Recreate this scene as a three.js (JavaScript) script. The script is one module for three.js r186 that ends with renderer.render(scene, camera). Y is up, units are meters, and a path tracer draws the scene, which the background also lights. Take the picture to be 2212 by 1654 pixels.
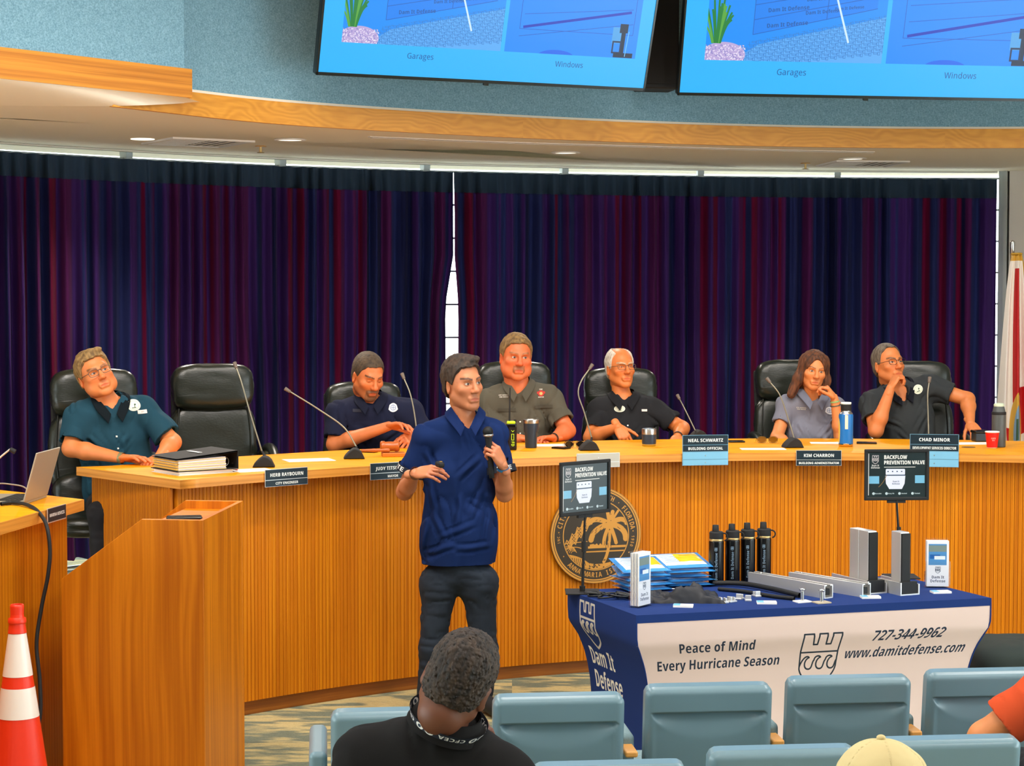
import * as THREE from 'three';
import { RoundedBoxGeometry } from 'three/addons/geometries/RoundedBoxGeometry.js';
import { mergeGeometries } from 'three/addons/utils/BufferGeometryUtils.js';
import { RectAreaLightUniformsLib } from 'three/addons/lights/RectAreaLightUniformsLib.js';

// ---------------------------------------------------------------- camera, sky, exposure, lights
const V = (x, y, z) => new THREE.Vector3(x, y, z);
const W = 2212, H = 1654, K = 1.5, FL = 2738 * K, EYE = 2.14, PITCH = 2.5 * Math.PI / 180, HOR = 633;
const YP = HOR + FL * Math.tan(PITCH);
const scene = new THREE.Scene();
const renderer = new THREE.WebGLRenderer();
renderer.toneMapping = THREE.LinearToneMapping;
renderer.toneMappingExposure = 1.06;
renderer.shadowMap.enabled = true;
RectAreaLightUniformsLib.init();
const camera = new THREE.PerspectiveCamera(2 * Math.atan(H / 2 / FL) * 180 / Math.PI, W / H, 0.05, 100);
camera.position.set(0, EYE, 0);
camera.lookAt(0, EYE - Math.tan(PITCH), -1);
camera.setViewOffset(W, H, 0, H / 2 - YP, W, H);
scene.background = new THREE.Color().setRGB(5.2, 6.0, 6.2);          // bright overcast daylight outside the windows
const WARM = new THREE.Color().setRGB(1, 0.9, 0.79), SOFT = new THREE.Color().setRGB(1, 0.93, 0.9);
// ceiling fittings of the hall (all out of frame, above the audience); built further down with the ceiling
const PANELS = [[-2.6, -6.6, 16], [0.4, -6.8, 16], [3.4, -6.8, 16], [-2.6, -3.2, 9], [0.4, -3.2, 9], [3.4, -3.2, 9], [-2.6, 0.6, 7], [0.4, 0.6, 7], [3.4, 0.6, 7]];   // light panels
const CAN_I = 16, DOWN_I = 9;
const CANS = [[-2.3, -7.0], [-1.1, -8.0], [0.2, -8.7], [1.5, -9.1], [2.8, -9.2]];               // recessed spots in front of the dais

// ---------------------------------------------------------------- helpers
let seed = 7;
const rnd = () => (seed = (seed * 16807) % 2147483647) / 2147483647;
const lerp = (a, b, t) => a + (b - a) * t, clamp = (x, a, b) => Math.min(b, Math.max(a, x));
const sstep = (a, b, x) => { const t = clamp((x - a) / (b - a), 0, 1); return t * t * (3 - 2 * t); };
const sp = Math.sin(PITCH), cp = Math.cos(PITCH);
// a point seen at (px, py) in the photograph, at distance d into the room; and the one on the level y = h
function ray(px, py) { const a = (px - W / 2) / FL, b = -(py - YP) / FL; return V(a, b * cp - sp, -b * sp - cp); }
function atA(px, py, d) { const r = ray(px, py); return r.multiplyScalar(d / -r.z).add(V(0, EYE, 0)); }
const at = (px, py, d) => atA(px, py, d * K);
function level(px, py, h) { const r = ray(px, py); return r.multiplyScalar((h - EYE) / r.y).add(V(0, EYE, 0)); }
const used = {};
function numbered(n) { const k = used[n] = (used[n] ?? -1) + 1; return k ? n + '_' + String(k).padStart(3, '0') : n; }
function shadow(o) { o.traverse((c) => { if (c.isMesh) { c.castShadow = c.receiveShadow = true; } }); return o; }
function tag(o, label, category, group) { o.userData.label = label; o.userData.category = category; if (group) o.userData.group = group; return o; }
function thing(name, label, category, pos = V(0, 0, 0), turn = 0, group) {
  const g = new THREE.Group(); g.name = numbered(name); g.position.copy(pos); g.rotation.y = turn; scene.add(g); return tag(g, label, category, group);
}
function part(name, geo, m, parent) { const o = new THREE.Mesh(geo, m); o.name = name; o.castShadow = o.receiveShadow = true; parent.add(o); return o; }
function single(name, label, category, geo, m, pos, turn = 0, group) { const o = part(numbered(name), geo, m, scene); if (pos) o.position.copy(pos); o.rotation.y = turn; return tag(o, label, category, group); }
function struct(name, geo, m, label) { const o = part(name, geo, m, scene); o.userData.kind = 'structure'; if (label) o.userData.label = label; return o; }
const norm = (g) => { const n = g.index ? g.toNonIndexed() : g; for (const k of Object.keys(n.attributes)) if (!['position', 'normal', 'uv'].includes(k)) n.deleteAttribute(k); if (!n.attributes.uv) n.setAttribute('uv', new THREE.BufferAttribute(new Float32Array(n.attributes.position.count * 2), 2)); return n; };
const merge = (list) => mergeGeometries(list.map(norm));
// uv in metres by the axis each face looks along; grain runs along v
function muv(g, off = 0, swap = false) {
  g = g.index ? g.toNonIndexed() : g; const p = g.attributes.position, n = g.attributes.normal, uv = new Float32Array(p.count * 2);
  for (let i = 0; i < p.count; i++) {
    const ax = Math.abs(n.getX(i)), ay = Math.abs(n.getY(i)), az = Math.abs(n.getZ(i));
    let u, v;
    if (ay > ax && ay > az) { u = p.getZ(i); v = p.getX(i); } else if (ax > az) { u = p.getZ(i); v = p.getY(i); } else { u = p.getX(i); v = p.getY(i); }
    if (swap && !(ay > ax && ay > az)) [u, v] = [v, u];
    uv[i * 2] = u + off; uv[i * 2 + 1] = v + off * 1.7;
  }
  g.setAttribute('uv', new THREE.BufferAttribute(uv, 2)); return g;
}
const bx = (w, h, d, x = 0, y = 0, z = 0, r = 0) => (r ? new RoundedBoxGeometry(w, h, d, 2, r) : new THREE.BoxGeometry(w, h, d)).translate(x, y, z);
const cyl = (r0, r1, h, x = 0, y = 0, z = 0, s = 24) => new THREE.CylinderGeometry(r1, r0, h, s).translate(x, y + h / 2, z);      // stands on y
const tube = (pts, r, seg = 24, rs = 8) => new THREE.TubeGeometry(new THREE.CatmullRomCurve3(pts.map((p) => Array.isArray(p) ? V(...p) : p)), seg, r, rs);
const lathe = (pts, s = 32) => new THREE.LatheGeometry(pts.map((p) => new THREE.Vector2(p[0], p[1])), s);
function rod(a, b, r0, r1 = r0, s = 10) { const d = b.clone().sub(a), g = new THREE.CylinderGeometry(r1, r0, d.length(), s); g.applyQuaternion(new THREE.Quaternion().setFromUnitVectors(V(0, 1, 0), d.normalize())); const m = a.clone().add(b).multiplyScalar(0.5); return g.translate(m.x, m.y, m.z); }
// grid surface from a function (u, v) -> Vector3; uv from uvf or plain
function surf(f, nu, nv, uvf, flip) {
  const pos = [], uv = [], idx = [];
  for (let j = 0; j <= nv; j++) for (let i = 0; i <= nu; i++) { const p = f(i / nu, j / nv); pos.push(p.x, p.y, p.z); const t = uvf ? uvf(i / nu, j / nv) : [i / nu, j / nv]; uv.push(t[0], t[1]); }
  for (let j = 0; j < nv; j++) for (let i = 0; i < nu; i++) { const a = j * (nu + 1) + i, b = a + 1, c = a + nu + 1, d = c + 1; if (flip) idx.push(a, c, b, b, c, d); else idx.push(a, b, c, b, d, c); }
  const g = new THREE.BufferGeometry(); g.setAttribute('position', new THREE.Float32BufferAttribute(pos, 3)); g.setAttribute('uv', new THREE.Float32BufferAttribute(uv, 2)); g.setIndex(idx); g.computeVertexNormals(); return g;
}
// solid prism: outline [[x, z]...] in plan between y0 and y1
function prism(outline, y0, y1, bevel = 0) {
  const s = new THREE.Shape(outline.map(([x, z]) => new THREE.Vector2(x, -z)));
  const g = new THREE.ExtrudeGeometry(s, { depth: y1 - y0 - 2 * bevel, bevelEnabled: bevel > 0, bevelThickness: bevel, bevelSize: bevel, bevelOffset: -bevel, bevelSegments: 2, curveSegments: 8 });
  return g.rotateX(-Math.PI / 2).translate(0, y0 + bevel, 0);
}
// noise
const HB = new Uint8Array(512); { const t = [...Array(256).keys()]; for (let i = 255; i > 0; i--) { const j = Math.floor(rnd() * (i + 1)); [t[i], t[j]] = [t[j], t[i]]; } for (let i = 0; i < 512; i++) HB[i] = t[i & 255]; }
function vn(x, y, z) {
  const ix = Math.floor(x), iy = Math.floor(y), iz = Math.floor(z); let fx = x - ix, fy = y - iy, fz = z - iz;
  fx = fx * fx * (3 - 2 * fx); fy = fy * fy * (3 - 2 * fy); fz = fz * fz * (3 - 2 * fz);
  const h = (a, b, c) => HB[HB[HB[(ix + a) & 255] + ((iy + b) & 255)] + ((iz + c) & 255)] / 255;
  const l = (a, b, t) => a + (b - a) * t;
  return l(l(l(h(0, 0, 0), h(1, 0, 0), fx), l(h(0, 1, 0), h(1, 1, 0), fx), fy), l(l(h(0, 0, 1), h(1, 0, 1), fx), l(h(0, 1, 1), h(1, 1, 1), fx), fy), fz) * 2 - 1;
}
const fbm = (x, y, z, o = 4) => { let s = 0, a = 0.5; for (let i = 0; i < o; i++) { s += a * vn(x, y, z); x *= 2.03; y *= 2.03; z *= 2.03; a *= 0.5; } return s; };
// textures
const lin2s = (x) => 255 * (x <= 0.0031308 ? 12.92 * x : 1.055 * Math.pow(clamp(x, 0, 1), 1 / 2.4) - 0.055);
function dtex(w, h, f, srgb = true, sx = 1, sy = 1) {      // f(u, v) -> [r, g, b] in 0..1 (display values); covers sx x sy metres
  const d = new Uint8Array(w * h * 4);
  for (let j = 0; j < h; j++) for (let i = 0; i < w; i++) { const c = f(i / w, j / h), k = (j * w + i) * 4; d[k] = clamp(c[0], 0, 1) * 255; d[k + 1] = clamp(c[1], 0, 1) * 255; d[k + 2] = clamp(c[2], 0, 1) * 255; d[k + 3] = 255; }
  const t = new THREE.DataTexture(d, w, h); t.wrapS = t.wrapT = THREE.RepeatWrapping; t.magFilter = THREE.LinearFilter; t.minFilter = THREE.LinearMipmapLinearFilter; t.repeat.set(1 / sx, 1 / sy); if (srgb) t.colorSpace = THREE.SRGBColorSpace; t.needsUpdate = true; return t;
}
function ctex(w, h, draw) { const c = document.createElement('canvas'); c.width = w; c.height = h; const g = c.getContext('2d'); draw(g, w, h); const t = new THREE.CanvasTexture(c); t.colorSpace = THREE.SRGBColorSpace; return t; }
const circ = (u, v, ru, rv, z, o) => fbm(Math.cos(u * 2 * Math.PI) * ru / (2 * Math.PI) + 40, Math.sin(u * 2 * Math.PI) * ru / (2 * Math.PI) + 40, v * rv + z, o);   // tiles along u
const M = (color, o = {}) => new THREE.MeshPhysicalMaterial({ color, roughness: 0.6, ...o });
// wood: straight grain along v
function woodTex(c0, c1, c2, fu, sx, sy, wave = 0) {
  return dtex(512, 512, (u, v) => {
    const vv = v < 0.5 ? v : 1 - v;                                  // mirrored so that it tiles
    const w = wave * fbm(u * 3 + 9, vv * 3, 3, 3), a = circ(u + w * 0.05, vv, fu, 1.6, 5, 4) * 1.1 + circ(u, vv, fu * 5, 3, 15, 2) * 0.5;
    const t = clamp(0.5 + a * 1.1, 0, 1), pore = Math.max(0, circ(u, vv, fu * 9, 9, 31, 1) - 0.45) * 0.5;
    return [0, 1, 2].map((k) => (t < 0.5 ? lerp(c0[k], c1[k], t * 2) : lerp(c1[k], c2[k], t * 2 - 1)) - pore * 0.25);
  }, true, sx, sy);
}
const OAK = [[0.72, 0.41, 0.02], [0.80, 0.47, 0.035], [0.87, 0.55, 0.07]];
const woodT = woodTex(...OAK, 60, 0.6, 2.2, 0.3);
const T = {};
T.slat = [[1, 1, 1], [0.94, 0.88, 0.8], [1.0, 0.95, 0.88], [0.88, 0.8, 0.7], [0.97, 0.93, 0.9]].map((c) => M(new THREE.Color().setRGB(...c), { map: woodT, roughness: 0.5, specularIntensity: 0.4 }));
T.top = M(0xffffff, { map: woodTex([0.88, 0.56, 0.0], [0.94, 0.62, 0.005], [0.97, 0.67, 0.02], 30, 1.2, 0.5, 0.3), roughness: 0.45, specularIntensity: 0.45 });
T.edge = M(0xffffff, { map: woodTex([0.78, 0.5, 0.17], [0.86, 0.57, 0.22], [0.9, 0.62, 0.27], 36, 0.5, 1.2, 0.3), roughness: 0.42 });
T.toe = M(0xffffff, { map: woodTex([0.56, 0.31, 0.07], [0.63, 0.36, 0.09], [0.7, 0.42, 0.12], 30, 0.5, 1.2, 0.3), roughness: 0.5 });
T.podium = M(0xffffff, { map: woodTex([0.68, 0.36, 0.02], [0.75, 0.42, 0.03], [0.82, 0.48, 0.06], 22, 0.7, 2.2, 1.2), roughness: 0.42, specularIntensity: 0.5 });
T.fascia = M(0xffffff, { map: dtex(1024, 128, (u, v) => { const w = fbm(u * 9, v * 1.5, 4, 3), a = Math.sin((v * 5 + w * 5 + u * 6) * 6.283) * 0.35 + fbm(u * 30, v * 30, 8, 3) * 0.5, t = clamp(0.55 + a * 0.4, 0, 1); return [lerp(0.80, 0.97, t), lerp(0.52, 0.70, t), lerp(0.16, 0.28, t)]; }, true, 3, 0.26), roughness: 0.45 });
T.fabric = M(0xffffff, { map: dtex(512, 512, (u, v) => { const a = fbm(u * 150, v * 150, 2, 2) * 0.13 + fbm(u * 260, v * 60, 7, 1) * 0.05; return [0.48 + a, 0.65 + a, 0.73 + a]; }, true, 0.8, 0.8), roughness: 0.95 });
T.beige = M(new THREE.Color().setRGB(0.93, 0.84, 0.7), { roughness: 0.85 });
T.white = M(new THREE.Color().setRGB(0.84, 0.8, 0.77), { roughness: 0.85 });
T.dark = M(0x0c0d10, { roughness: 0.6 });
T.steel = M(new THREE.Color().setRGB(0.62, 0.62, 0.6), { metalness: 1, roughness: 0.28 });
T.alu = M(new THREE.Color().setRGB(0.74, 0.74, 0.72), { metalness: 0.75, roughness: 0.42 });
T.gold = M(new THREE.Color().setRGB(0.75, 0.52, 0.22), { metalness: 0.9, roughness: 0.35 });
T.blackgloss = M(0x07080a, { roughness: 0.22 });
T.blackrub = M(0x101112, { roughness: 0.7 });
T.paper = M(0xf6f4ec, { roughness: 0.9 });
const leatherBump = dtex(256, 256, (u, v) => { const a = 0.5 + fbm(u * 60, v * 60, 1, 2) * 0.4 + fbm(u * 7, v * 7, 4, 2) * 0.5; return [a, a, a]; }, false, 0.4, 0.4);
T.leather = M(new THREE.Color().setRGB(0.012, 0.016, 0.011), { roughness: 0.3, bumpMap: leatherBump, bumpScale: 0.0006 });
T.carpet = M(0xffffff, { map: dtex(1024, 1024, (u, v) => {
  const tu = Math.floor(u * 3), o = tu * 13, a = fbm(u * 44 + o, v * 13 + o, 2, 4), b = fbm(u * 12 + o * 2, v * 4, 9, 3), g = fbm(u * 300, v * 300, 5, 1) * 0.06;
  const t = sstep(-0.35, 0.4, a * 1.2 + b * 0.9);
  return [lerp(0.42, 0.72, t) + g, lerp(0.45, 0.66, t) + g, lerp(0.38, 0.46, t) + g];
}, true, 1.8, 1.8), roughness: 1 });
T.shell = M(new THREE.Color().setRGB(0.165, 0.27, 0.315), { roughness: 0.3 });
T.pad = M(0xffffff, { map: dtex(256, 256, (u, v) => { const a = fbm(u * 90, v * 90, 2, 2) * 0.25; return [0.5 + a, 0.6 + a, 0.62 + a]; }, true, 0.3, 0.3), roughness: 0.95 });

// ---------------------------------------------------------------- structure
const CEN = [1.75, -1.34], PLAT = 0.27, DAIS = 1.235, SOF = 3.12, TOP = 4.95;
const arc = (r, deg) => { const t = deg * Math.PI / 180; return [CEN[0] + r * Math.sin(t), K * (CEN[1] - r * Math.cos(t))]; };
const yawOf = (deg) => -Math.atan(K * Math.tan(deg * Math.PI / 180));
const KZ = (l) => l.map(([x, z]) => [x, z * K]);
const arcP = (r, deg, y) => { const a = arc(r, deg); return V(a[0], y, a[1]); };
function arcDeg(px, r) { let lo = -60, hi = 40; for (let i = 0; i < 40; i++) { const m = (lo + hi) / 2, a = arc(r, m); if (W / 2 + FL * a[0] / -a[1] < px) lo = m; else hi = m; } return (lo + hi) / 2; }
const arcLen = (r, a, b) => { let s = 0; for (let i = 0; i < 60; i++) { const p = arc(r, lerp(a, b, i / 60)), q = arc(r, lerp(a, b, (i + 1) / 60)); s += Math.hypot(p[0] - q[0], p[1] - q[1]); } return s; };
const rWin = (deg) => 8.63 + Math.pow(Math.max(0, deg + 14), 2) * 0.00072;
const curveOf = (pts, n) => new THREE.CatmullRomCurve3(pts.map(([x, z]) => V(x, 0, z)), false, 'centripetal').getSpacedPoints(n).map((p) => [p.x, p.z]);
// a standing ribbon: curve in plan, from y0(i) to y1, th thick (towards the back)
function ribbon(pts, y0, y1, th) {
  const n = pts.length - 1, len = [0]; for (let i = 1; i <= n; i++) len.push(len[i - 1] + Math.hypot(pts[i][0] - pts[i - 1][0], pts[i][1] - pts[i - 1][1]));
  const back = pts.map((p, i) => { const a = pts[Math.max(0, i - 1)], b = pts[Math.min(n, i + 1)], dx = b[0] - a[0], dz = b[1] - a[1], l = Math.hypot(dx, dz); return [p[0] + dz / l * th, p[1] - dx / l * th]; });
  const f = (q, lo) => (u, v) => { const i = Math.round(u * n); return V(q[i][0], lerp(lo, y1, v), q[i][1]); };
  const uvf = (u, v) => [len[Math.round(u * n)], lerp(y0, y1, v)];
  const cap = (y, fl) => surf((u, v) => { const i = Math.round(u * n); return V(lerp(pts[i][0], back[i][0], v), y, lerp(pts[i][1], back[i][1], v)); }, n, 1, (u, v) => [len[Math.round(u * n)], v * th], fl);
  const end = (i, fl) => surf((u, v) => V(lerp(pts[i][0], back[i][0], u), lerp(y0, y1, v), lerp(pts[i][1], back[i][1], u)), 1, 1, (u, v) => [u * th, v * (y1 - y0)], fl);
  return merge([surf(f(pts, y0), n, 1, uvf), surf(f(back, y0), n, 1, uvf, true), cap(y0, true), cap(y1, false), end(0, true), end(n, false)]);
}
const fasciaPts = curveOf(KZ([[-2.95, -5.86], [-2.5, -6.28], [-2.1, -6.66], [-1.36, -7.35], [-0.305, -7.87], [1.077, -8.33], [2.27, -8.54], [3.46, -8.57], [6.6, -8.3]]), 120);
const leftWall = KZ([[-6.6, -3.05], [-1.76, -6.88]]);
// floor and platform
struct('floor', muv(bx(14, 0.2, 26, 0, -0.1, -6)), T.carpet);
{ const o = []; for (let d = -62; d <= 35; d += 3) o.push(arc(6.1, d)); for (let d = 35; d >= -62; d -= 3) o.push(arc(rWin(d) + 0.1, d)); struct('floor_platform', muv(prism(o, 0.001, PLAT)), T.carpet, 'carpeted platform behind the dais'); }
struct('ground_outside', bx(80, 0.1, 40, 0, -0.15, -38), M(new THREE.Color().setRGB(0.6, 0.6, 0.56)));
// hall shell, out of frame
for (const [nm, x] of [['wall_left', -6.7], ['wall_right', 6.7]]) {                 // side walls with a row of tall daylight windows, out of frame
  struct(nm, merge([bx(0.2, 0.25, 26, x, 0.025, -6), bx(0.2, 2.2, 26, x, 4.1, -6), bx(0.2, 2.95, 10.4, x, 1.57, -13.8), bx(0.2, 2.95, 8.2, x, 1.57, 2.9)]), T.white);
  for (let k = 0; k < 3; k++) { const g = new THREE.Group(); g.name = 'window_' + (20 + k + (x > 0 ? 3 : 0)); g.userData.kind = 'structure'; g.position.set(x, 0.15, -7.4 + k * 2.45); scene.add(g); const al = T.alu;
    part('frame', merge([bx(0.1, 0.06, 2.5, 0, 0.03, 0), bx(0.1, 0.06, 2.5, 0, 2.84, 0), bx(0.1, 2.9, 0.07, 0, 1.43, 1.22), bx(0.1, 2.9, 0.07, 0, 1.43, -1.22), bx(0.08, 2.86, 0.05, 0, 1.43, 0)]), al, g);
    for (const s of [-1, 1]) part('glass', bx(0.006, 2.84, 1.16, 0, 1.43, s * 0.6), M(0xffffff, { transmission: 1, thickness: 0, roughness: 0.02, ior: 1.45 }), g); }
}
struct('wall_back', bx(14, 5.3, 0.2, 0, 2.55, 6), T.white);
struct('ceiling', bx(14, 0.2, 26, 0, TOP + 0.1, -6), M(new THREE.Color().setRGB(0.7, 0.68, 0.62), { roughness: 0.95 }));
// soffit over the dais
{ const o = KZ([[-6.6, -6.0], [-3.0, -6.6]]); for (const p of fasciaPts) if (p[0] >= -2.1) o.push([p[0], p[1] - 0.01]);
  for (let d = 36; d >= -66; d -= 3) o.push(arc(rWin(d) + 0.4, d));
  struct('ceiling_soffit', muv(prism(o, SOF, SOF + 0.14)), T.beige, 'beige soffit over the dais'); }
{ const n = 24, F = (s) => V(lerp(leftWall[1][0], leftWall[0][0], s), SOF + 0.075, lerp(leftWall[1][1], leftWall[0][1], s));
  const kp = new THREE.CatmullRomCurve3([V(-1.72, SOF + 0.075, -7.06 * K), V(-2.1, SOF - 0.001, -6.675 * K), V(-3.0, SOF - 0.001, -6.62 * K), V(-4.6, SOF - 0.001, -6.35 * K), V(-6.6, SOF - 0.001, -6.02 * K)], false, 'centripetal');
  struct('ceiling_ramp', surf((u, v) => F(u * u * 0.6 + u * 0.4).lerp(kp.getPoint(u), v), n, 6), T.beige, 'sloping beige soffit beside the dais'); }
struct('trim_1', ribbon(fasciaPts.filter((p) => p[0] > -2.12), SOF - 0.004, SOF + 0.125, 0.03), T.fascia, 'curved oak fascia board under the fabric wall');
struct('wall_upper', ribbon(fasciaPts.filter((p) => p[0] > -1.98), SOF + 0.12, TOP, 0.1).translate(0, 0, -0.012), T.fabric, 'blue grey fabric covered wall above the fascia');
{ const L = leftWall, off = (k) => L.map(([x, z]) => [x - 0.76 * k, z - 0.65 * k]);
  struct('trim_2', ribbon(L.map(([x, z], i) => i ? [x + 0.03, z - 0.025] : [x, z]), SOF + 0.075, SOF + 0.23, 0.06), T.podium.clone(), 'straight oak fascia board beside the curved one');
  struct('wall_upper_side', ribbon(off(0.012), SOF + 0.2, TOP, 0.1), T.fabric, 'straight fabric covered wall panel'); }
T.band = T.podium; { const o = scene.getObjectByName('trim_2'); o.material = M(0xffffff, { map: woodTex([0.72, 0.44, 0.1], [0.8, 0.51, 0.14], [0.86, 0.57, 0.18], 20, 0.35, 1.6, 0.5), roughness: 0.45 }); const uv = o.geometry.attributes.uv; for (let i = 0; i < uv.count; i++) uv.setXY(i, uv.getY(i), uv.getX(i)); }
// window wall along the arc: mullions, bars and glass
{ const alu = M(new THREE.Color().setRGB(0.55, 0.6, 0.6), { metalness: 0.3, roughness: 0.5 }), glass = M(0xffffff, { transmission: 1, thickness: 0, roughness: 0.02, ior: 1.45 });
  const bays = []; for (let d = -45.2; d < 14; d += 7.25) bays.push(d); bays[bays.length - 1] = 13.9; let k = 0;
  const barG = new THREE.BoxGeometry(1.2, 0.018, 0.03);
  for (let b = 0; b < bays.length; b++) {
    const g = new THREE.Group(); g.name = 'window_' + (++k); g.userData.kind = 'structure'; const d0 = bays[b], p = arcP(rWin(d0), d0, PLAT); g.position.copy(p); g.rotation.y = yawOf(d0); scene.add(g);
    part('mullion', bx(0.05, SOF - PLAT, 0.09, 0, (SOF - PLAT) / 2, 0), alu, g);
    if (b === bays.length - 1) { part('mullion', bx(0.03, SOF - PLAT, 0.1, 0.03, (SOF - PLAT) / 2, 0.02), alu, g); continue; }
    g.updateMatrixWorld(); const e = arcP(rWin(bays[b + 1]), bays[b + 1], PLAT).applyMatrix4(g.matrixWorld.clone().invert());
    const len = Math.hypot(e.x, e.z), ang = Math.atan2(-e.z, e.x);
    const bay = (geo) => geo.rotateY(ang).translate(e.x / 2, 0, e.z / 2);
    part('glass', bay(bx(len - 0.05, SOF - PLAT, 0.006, 0, (SOF - PLAT) / 2, 0)), glass, g);
    for (let y = 0.02; y < SOF - PLAT; y += 0.252) part('glazing_bar', bay(bx(len - 0.04, 0.014, 0.03, 0, y, 0)), alu, g);
  }
  const side = (a, b) => { const o = []; for (let d = a; d <= b; d += 2) o.push(arc(rWin(d) - 0.06, d)); for (let d = b; d >= a; d -= 2) o.push(arc(rWin(d) + 0.2, d)); return prism(o, 0, SOF + 0.1); };
  struct('wall_window_side', side(-66, -46), T.white); struct('wall_window_end', side(14.2, 36.2), T.white, 'plain white wall beside the curtain');
  // wall between soffit and hall walls is closed by the soffit slab
}
// curtains
const stripes = []; { let x = 0; while (x < 4.6) { const w = 0.018 + rnd() * rnd() * 0.07, k = rnd(); stripes.push([x, k < 0.34 ? [0.22, 0.12, 0.34] : k < 0.58 ? [0.28, 0.09, 0.27] : k < 0.68 ? [0.35, 0.04, 0.17] : k < 0.87 ? [0.13, 0.15, 0.32] : [0.08, 0.09, 0.22]]); x += w; } }
const curtT = dtex(2048, 64, (u, v) => { const x = u * 4.6; let i = 0; while (i < stripes.length - 1 && stripes[i + 1][0] <= x) i++; const a = stripes[i][1], b = stripes[Math.min(i + 1, stripes.length - 1)][1], nx = stripes[Math.min(i + 1, stripes.length - 1)][0], t = sstep(nx - 0.018, nx, x), n = fbm(u * 500, v * 6, 3, 1) * 0.02; return [0, 1, 2].map((k) => lerp(a[k], b[k], t) + n); }, true, 4.6, 1);
T.curtain = M(0xffffff, { map: curtT, roughness: 1, transmission: 0.15, thickness: 0, specularIntensity: 0.2 });
T.heading = M(new THREE.Color().setRGB(0.012, 0.035, 0.075), { roughness: 0.9 });
function curtain(label, d0, d1, edge0, edge1, uoff) {
  const y0 = PLAT + 0.1, y1 = SOF - 0.075, L = arcLen(8.55, d0, d1), c = arcP(8.5, (d0 + d1) / 2, PLAT), g = thing('curtain', label, 'curtain', V(c.x, PLAT, c.z), 0, 'stage curtains');
  const ph = []; { let s = 0; while (s < L + 0.3) { ph.push(s); s += 0.085 + rnd() * 0.06; } }
  const fold = (s) => { let i = 0; while (i < ph.length - 2 && ph[i + 1] <= s) i++; const t = (s - ph[i]) / (ph[i + 1] - ph[i]); return [Math.cos(t * 2 * Math.PI), Math.abs(Math.sin(t * Math.PI)), i]; };
  const f = (lo, hi, amp) => (u, v) => {
    const y = lerp(lo, hi, v), h = clamp((y1 - y) / 2.7, 0, 1), s0 = u * L, drift = (fbm(s0 * 2.2, h * 1.4, 3, 2)) * 0.09 * h, [cw, sw, i] = fold(clamp(s0 + drift, 0, L + 0.2));
    const a = (0.042 + 0.024 * vn(i * 1.7, h * 1.2, 2)) * (0.45 + 0.55 * sstep(0, 0.12, h)) + amp, rr = cw * a + (sw - 0.6) * 0.012;
    let deg = d0 + (d1 - d0) * u + (u < 0.06 ? edge0(y) * (1 - u / 0.06) : u > 0.94 ? edge1(y) * (u - 0.94) / 0.06 : 0);
    const q = arcP(rWin(deg) - 0.17 - rr, deg, y); return q.sub(g.position);
  };
  const nu = Math.round(L / 0.0095);
  part('drape', surf(f(y0, y1 - 0.15, 0), nu, 16, (u, v) => [u * L + uoff, v]), T.curtain, g);
  part('heading', surf(f(y1 - 0.155, y1, 0.002), nu, 3), T.heading, g);
  const track = []; for (let i = 0; i <= 30; i++) { const deg = d0 + (d1 - d0) * i / 30; track.push(arcP(rWin(deg) - 0.17, deg, SOF - 0.02).sub(g.position)); }
  part('curtain_track', new THREE.TubeGeometry(new THREE.CatmullRomCurve3(track), 60, 0.009, 6), T.alu, g);
  return g;
}
const gapW = (y) => y > 2.42 ? 0 : y > 2.05 ? (2.42 - y) / 0.37 : 1;
curtain('long dark purple curtain hanging behind the five seats nearer the laptop desk', -46, -15.0, () => 0, (y) => -0.42 * gapW(y), 0);
curtain('long dark purple curtain hanging behind the seats next to the flag', -15.0, 13.5, (y) => 0.2 * gapW(y), () => 0, 1.9);
// soffit fittings
const soff = (px, py) => level(px, py, SOF);
function downlight(px, py, label, seen = true) {
  const p = soff(px, py), g = thing('downlight', label, 'ceiling light', p, 0, 'round recessed lights in the soffit');
  part('trim_ring', lathe([[0.075, -0.001], [0.1, -0.001], [0.102, -0.008], [0.09, -0.012], [0.074, -0.006]]), T.white, g);
  part('lens', new THREE.CylinderGeometry(0.075, 0.075, 0.006, 32).translate(0, -0.004, 0), M(0xffffff, { emissive: new THREE.Color().setRGB(1, 0.93, 0.75), emissiveIntensity: 1.3 }), g);
  const s = new THREE.SpotLight(WARM, DOWN_I, 0, 1.15, 0.6); s.position.set(0, -0.03, 0); s.target.position.set(0, -2, 0.6); s.castShadow = true; s.shadow.radius = 3; g.add(s, s.target);
}
downlight(627, 300, 'recessed downlight in the soffit nearest the grille by the step'); downlight(1222, 328, 'middle recessed downlight below the gap between the screens'); downlight(1842, 341, 'recessed downlight beside the dark slotted vent near the flag');
{ const p = V(-2.35, SOF, -8.1 * K), g = thing('downlight', 'recessed downlight at the end of the soffit beyond the vent', 'ceiling light', p, 0, 'round recessed lights in the soffit');
  part('lens', new THREE.CylinderGeometry(0.075, 0.075, 0.008, 32), M(0xffffff, { emissive: new THREE.Color().setRGB(1, 0.93, 0.75), emissiveIntensity: 1.3 }), g);
  const s = new THREE.SpotLight(WARM, DOWN_I, 0, 1.15, 0.6); s.position.set(0, -0.03, 0); s.target.position.set(0, -2, 0.6); s.castShadow = true; s.shadow.radius = 3; g.add(s, s.target); }
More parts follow.
